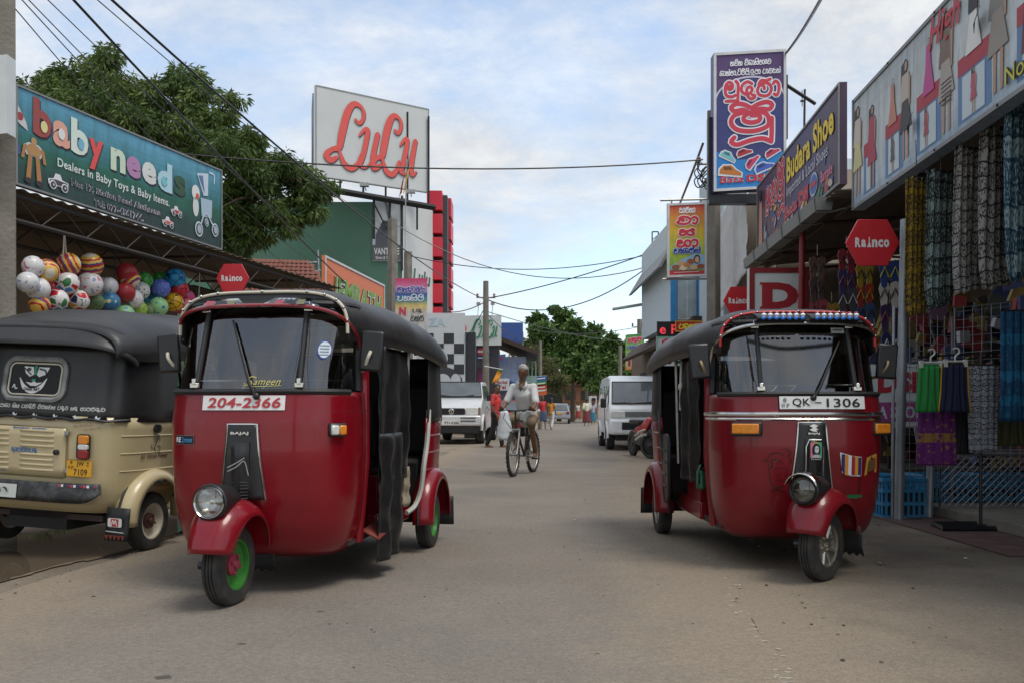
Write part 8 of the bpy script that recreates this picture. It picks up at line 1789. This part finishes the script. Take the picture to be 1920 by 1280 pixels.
    for s in 'LR':
        sh, el = V(J['sh' + s]), V(J['el' + s]); m.limb(ch + V((0, 0, .06)), sh, .100, .066); q = min(sleeve, 1.0); e = sh.lerp(el, q); m.limb(sh, e, .063, .060)
        if sleeve > 1: m.limb(el, el.lerp(V(J['wr' + s]), sleeve - 1), .062, .052)
    fuse('shirt', m, shirt, t, vox * 1.1, 2)
    if collar:
        m = MB()
        for s in (-1, 1): c = nk + f * .075 - V((0, 0, .035)); m.add([nk + sd * s * .066 + V((0, 0, .035)) , nk + sd * s * .105 - V((0, 0, .035)) + f * .05, c + sd * s * .055 - V((0, 0, .07)), c + sd * s * .012 - V((0, 0, .045))], [(0, 1, 2, 3)])
        m.build('collar', shirt, t, solid=.010, recalc=False)
    m = MB(); m.limb(pv + V((0, 0, .03)), pv - V((0, 0, .03)), .148, .145, 14)
    if skirt is None:
        for s in 'LR':
            hp, kn, an = (V(J[k + s]) for k in ('hip', 'kn', 'an')); m.limb(pv, hp, .125, .105); e = hp.lerp(kn, min(1, leg_len / .5)); m.limb(hp, e, .096, .070 if leg_len > .6 else .078)
            if leg_len > .5: e2 = kn.lerp(an, (leg_len - .5) / .5); m.limb(kn, e2, .080, .060)
        fuse('trousers', m, legs, t, vox * 1.1, 2)
    else:
        kl, kr = V(J['knL']), V(J['knR']); bt = (V(J['anL']) + V(J['anR'])) / 2; c0 = pv + V((0, 0, .04)); c1 = c0.lerp(V((bt.x, bt.y, 0)), skirt)
        sp = max(.16, (kl - kr).length * .5 + .10)
        m = MB(); m.grid(lambda u, v: (lambda a, r: c0.lerp(c1, v) + V((math.cos(a) * r * 1.05, math.sin(a) * r * .85, 0)))(2 * math.pi * u, .15 + (sp - .12) * v ** .8 + .012 * math.sin(u * 60) * v), 40, 10); m.build('skirt', legs, t, solid=.008, smooth=80)
    if shoes:
        for s in 'LR':
            an = V(J['an' + s]); td = V(J.get('toe' + s, tuple(an + V((0, -.16, -.06))))); m = MB(); d = (td - an); d.z = 0; d.normalize(); q = Matrix.Rotation(math.atan2(d.x, -d.y), 3, 'Z'); m.box(an + d * .055 + V((0, 0, td.z - an.z - .012)), (.085, .25, .035), q); m.build('sandal', shoes, t, bevel=.012)
    return t
SK1 = pm('brown_skin', (.18, .090, .054), rough=.5, var=.15, scale=10); SK2 = pm('brown_skin', (.16, .085, .052), rough=.5, var=.12, scale=10)
H_GREY = pm('grey_hair', (.42, .41, .38), rough=.8, var=.4, scale=40, bump=.8, bscale=90); H_BLK = pm('black_hair', (.012, .011, .011), rough=.5, var=.3, scale=40)
W_SH = pm('white_shirt', C(206, 206, 204), rough=.85, var=.06, scale=8, bump=.5, bscale=7)
# bicycle
byc = gp(962, 893); brot = R(-18)
bk = thing('bicycle', 'old dark bicycle ridden towards the camera in the middle of the road', 'bicycle', byc, brot)
M_BF = pm('bike_frame_paint', C(70, 66, 62), rough=.45, metal=.3, var=.2, dirt=.3)
for y, st_ in ((0, 3), (1.04, 0)):
    t = thing('wheel', None, None, (0, y, .335)); t.parent = bk; t.rotation_euler = (0, 0, R(st_))
    m = MB(); m.tube([(0, .31 * math.cos(k * math.pi / 24), .31 * math.sin(k * math.pi / 24)) for k in range(48)], .026, 8, closed=True)
    for k in range(60): a = k * math.pi / 30; m.box((.012 * (-1) ** k, .334 * math.cos(a), .334 * math.sin(a)), (.03, .012, .012), Matrix.Rotation(a, 3, 'X'))
    m.build('tyre', M_TYRE, t)
    m = MB(); m.tube([(0, .28 * math.cos(k * math.pi / 20), .28 * math.sin(k * math.pi / 20)) for k in range(40)], .012, 6, closed=True); m.tube([(-.05, 0, 0), (.05, 0, 0)], .022, 8); m.build('rim', M_STEEL, t)
    m = MB()
    for k in range(24): a = k * math.pi / 12; m.tube([(.03 * (-1) ** k, .02 * math.cos(a + .9), .02 * math.sin(a + .9)), (0, .275 * math.cos(a), .275 * math.sin(a))], .0016, 3, caps=False)
    m.build('spokes', M_STEEL, t, kind='stuff')
hb_, ht_, bb_, st_, rh_ = V((0, .13, .86)), V((0, .17, .70)), V((0, .58, .29)), V((0, .74, .80)), V((0, 1.04, .335))
m = MB(); m.tube([hb_, st_], .016, 8); m.tube([ht_, bb_], .019, 8); m.tube([bb_, st_ + V((0, .02, .06))], .016, 8); m.tube([hb_ + V((0, -.02, .04)), ht_], .02, 8)
for s in (-.05, .05): m.tube([bb_ + V((s * .5, 0, 0)), rh_ + V((s, 0, 0))], .010, 6); m.tube([st_ + V((s * .4, 0, -.03)), rh_ + V((s, 0, 0))], .009, 6)
m.build('frame', M_BF, bk)
m = MB()
for s in (-.055, .055): m.tube([ht_ + V((s, -.02, 0)), V((s, .06, .45)), V((s, 0, .335))], .018, 8)
m.tube([ht_ + V((-.06, -.02, .0)), ht_ + V((.06, -.02, .0))], .022, 8); m.build('fork', M_STEEL, bk)
m = MB(); m.tube([hb_, V((0, .10, .99))], .013, 8); m.tube(cr_pts([(-.28, .20, 1.0), (-.18, .13, 1.0), (0, .09, .99), (.18, .13, 1.0), (.28, .20, 1.0)], 3), .012, 8); m.build('handlebar', M_BLK, bk)
for s in (-1, 1):
    m = MB(); m.tube([(s * .19, .14, 1.0), (s * .29, .205, 1.0)], .018, 8); m.build('grip', M_RUB, bk); m = MB(); m.tube([(s * .18, .10, .99), (s * .28, .12, .975)], .006, 5); m.build('brake_lever', M_STEEL, bk)
m = MB(); m.tube([(.16, .12, .99), (.10, .0, .93), (.03, .03, .78), (.0, .08, .70)], .005, 4); m.tube([(-.16, .12, .99), (-.14, -.04, .88), (-.05, .06, .72)], .005, 4); m.build('brake_cable', M_BLK, bk)
m = MB(); m.sphere((0, .80, .885), (.075, .13, .03), 12, 8); m.sphere((0, .68, .885), (.03, .08, .02), 10, 6); m.build('saddle', M_BLK, bk)
m = MB(); m.lathe([(.09, -.004), (.09, .004), (.02, .004), (.02, -.004)], (.05, .58, .29), (1, 0, 0), 20, closed=True); m.tube([(.07, .58, .29), (.08, .74, .24)], .011, 6); m.tube([(-.07, .58, .29), (-.08, .42, .34)], .011, 6); m.tube([(-.07, .58, .29), (.07, .58, .29)], .018, 8); m.build('crank', M_STEEL, bk)
for s, y, z in ((1, .74, .24), (-1, .42, .34)):
    m = MB(); m.box((s * .125, y, z), (.085, .07, .02)); m.build('pedal', M_BLK, bk)
m = MB(); m.grid(lambda u, v: V((.032 * (2 * u - 1), .02 + .365 * math.cos(R(35 + 75 * v)) * 1.0, .335 + .365 * math.sin(R(35 + 75 * v)) - .03 * (2 * u - 1) ** 2)), 4, 8); m.build('mudguard', M_BF, bk, solid=.004)
cy = person('grey-haired man in an open-necked white shirt riding the bicycle', byc, brot, dict(
    head=(.03, .40, 1.575), neck=(0, .47, 1.435), chest=(0, .54, 1.24), pelvis=(0, .76, .96), face=(.05, -1, -.12), grip=1,
    shL=(.165, .52, 1.355), elL=(.235, .40, 1.12), wrL=(.245, .25, 1.03), handL=(.24, .15, 1.02), shR=(-.165, .52, 1.355), elR=(-.24, .42, 1.13), wrR=(-.245, .25, 1.03), handR=(-.24, .15, 1.02),
    hipL=(.10, .74, .92), knL=(.17, .36, .80), anL=(.13, .74, .33), toeL=(.14, .60, .27), hipR=(-.10, .74, .92), knR=(-.14, .38, .86), anR=(-.12, .50, .44), toeR=(-.13, .35, .385)),
    SK1, H_GREY, W_SH, pm('brown_cloth', C(122, 106, 84), rough=.9, var=.25, scale=7, bump=.5), .011, .95, .50, collar=True)
m = MB(); m.grid(lambda u, v: V(((u - .5) * .42, .60 - .14 * math.cos((u - .5) * 2.6) + .03 * v, .98 - .17 * v + .02 * math.sin(u * 20))), 20, 6); m.build('shirt_tail', W_SH, cy, solid=.008)
m = MB(); m.add([V((-.035, .375, 1.40)), V((.035, .375, 1.40)), V((.0, .365, 1.28))], [(0, 1, 2)]); m.build('open_neck', SK1, cy, solid=.01, recalc=False)
bg = thing('plastic_bag', 'white plastic bag hanging from the handlebar of the bicycle', 'bag', byc, brot)
m = MB(); m.grid(lambda u, v: V((-.17 + (.05 + .085 * v ** .6) * math.cos(2 * math.pi * u) * (1 - .3 * max(0, v - .85) / .15) + .012 * noise.noise((u * 5, v * 5, 0)), .11 + (.03 + .04 * v ** .6) * math.sin(2 * math.pi * u), .985 - .43 * v + .02 * noise.noise((u * 4, v * 6, 2)))), 24, 16); m.build('sack', pm('white_polythene', C(214, 218, 218), rough=.35, var=.05, bump=.4, bscale=12), bg, solid=.003, smooth=80)
m = MB(); m.tube([(-.20, .11, .97), (-.17, .12, 1.02), (-.14, .11, .97)], .008, 5); m.build('handle', pm('white_polythene', C(214, 218, 218), rough=.35, var=.05), bg)
WALK = dict(head=(0, -.02, 1.60), neck=(0, .0, 1.46), chest=(0, .01, 1.26), pelvis=(0, .02, .95), shL=(.18, .02, 1.40), elL=(.24, .08, 1.13), wrL=(.22, .0, .89), shR=(-.18, .02, 1.40), elR=(-.24, .05, 1.13), wrR=(-.22, -.08, .90), hipL=(.09, .02, .90), knL=(.10, -.08, .50), anL=(.10, -.12, .09), toeL=(.10, -.27, .03), hipR=(-.09, .02, .90), knR=(-.10, .06, .50), anR=(-.10, .24, .10), toeR=(-.10, .10, .03))
def pose(**k): d = dict(WALK); d.update(k); return d
person('young man in a red polo shirt and black trousers crossing beside the pickup', gp(931, 838), R(70), pose(face=(-.75, -.65, 0)), SK2, H_BLK, pm('red_polo', C(205, 66, 66), rough=.8, var=.08), pm('black_trousers', (.012, .012, .014), rough=.8), .014, .75, 1.0, shoes=pm('brown_sandal', C(96, 60, 40), rough=.7), collar=True, sc=.98)
person('woman in a red top and blue skirt walking at the left roadside', Vector((at(1017, 0, 45).x, 45, 0)), R(30), pose(), SK1, H_BLK, pm('red_cloth', C(190, 44, 50), rough=.8), pm('blue_skirt', C(54, 74, 106), rough=.9, var=.2), .028, .4, 1, skirt=.55, female=True)
person('girl with a blue backpack and white trousers beside the woman in red', Vector((at(1034, 0, 44).x, 44, 0)), R(150), pose(), SK1, H_BLK, pm('yellow_cloth2', C(205, 140, 50), rough=.8), pm('white_cloth', C(206, 204, 198), rough=.8), .028, .4, .9, female=True, sc=.93)
person('child in pale clothes walking just in front of the woman in red', Vector((at(1006, 0, 44).x, 43.5, 0)), R(10), pose(), SK1, H_BLK, pm('pale_cloth', C(206, 190, 186), rough=.8), pm('tan_cloth2', C(150, 120, 90), rough=.8), .028, .4, .6, sc=.72)
person('man in a cream shirt and dark red sarong walking away down the street', Vector((at(1100, 0, 55).x, 55, 0)), R(185), pose(), SK1, H_BLK, pm('cream_shirt', C(206, 200, 180), rough=.8), pm('maroon_sarong', C(110, 50, 56), rough=.9), .03, 1.3, 1, skirt=.75)
person('woman in a pale top and teal skirt beside the white van', Vector((at(1112, 0, 58).x, 58, 0)), R(170), pose(), SK1, H_BLK, pm('lilac_cloth', C(160, 160, 180), rough=.8), pm('teal_skirt', C(50, 110, 130), rough=.9), .03, .5, 1, skirt=.7, female=True, sc=.9)
person('person in dark blue standing far down the street right of the silver hatchback', Vector((at(1074, 0, 76).x, 76, 0)), R(20), pose(), SK1, H_BLK, pm('navy_shirt', C(50, 60, 90), rough=.8), pm('dark_trousers', C(40, 42, 50), rough=.8), .035, .5, 1)
person('person in a pale blue shirt standing far down the street under the trees', Vector((at(1068, 0, 82).x, 82, 0)), R(-20), pose(), SK1, H_BLK, pm('blue_shirt', C(110, 160, 205), rough=.8), pm('dark_trousers', C(40, 42, 50), rough=.8), .035, .5, 1)
person('person in white standing far off by the ochre building', Vector((at(1084, 0, 84).x, 84, 0)), R(40), pose(), SK1, H_BLK, pm('white_cloth', C(206, 204, 198), rough=.8), pm('red_sarong', C(150, 50, 54), rough=.8), .035, .5, 1, skirt=.7)
person('dark-haired man in a pale shirt standing behind the pickup', Vector((at(814, 0, 29.5).x, 29.5, 0)), R(10), pose(), SK2, H_BLK, pm('white_cloth', C(206, 204, 198), rough=.8), pm('dark_trousers', C(40, 42, 50), rough=.8), .022, .5, 1)
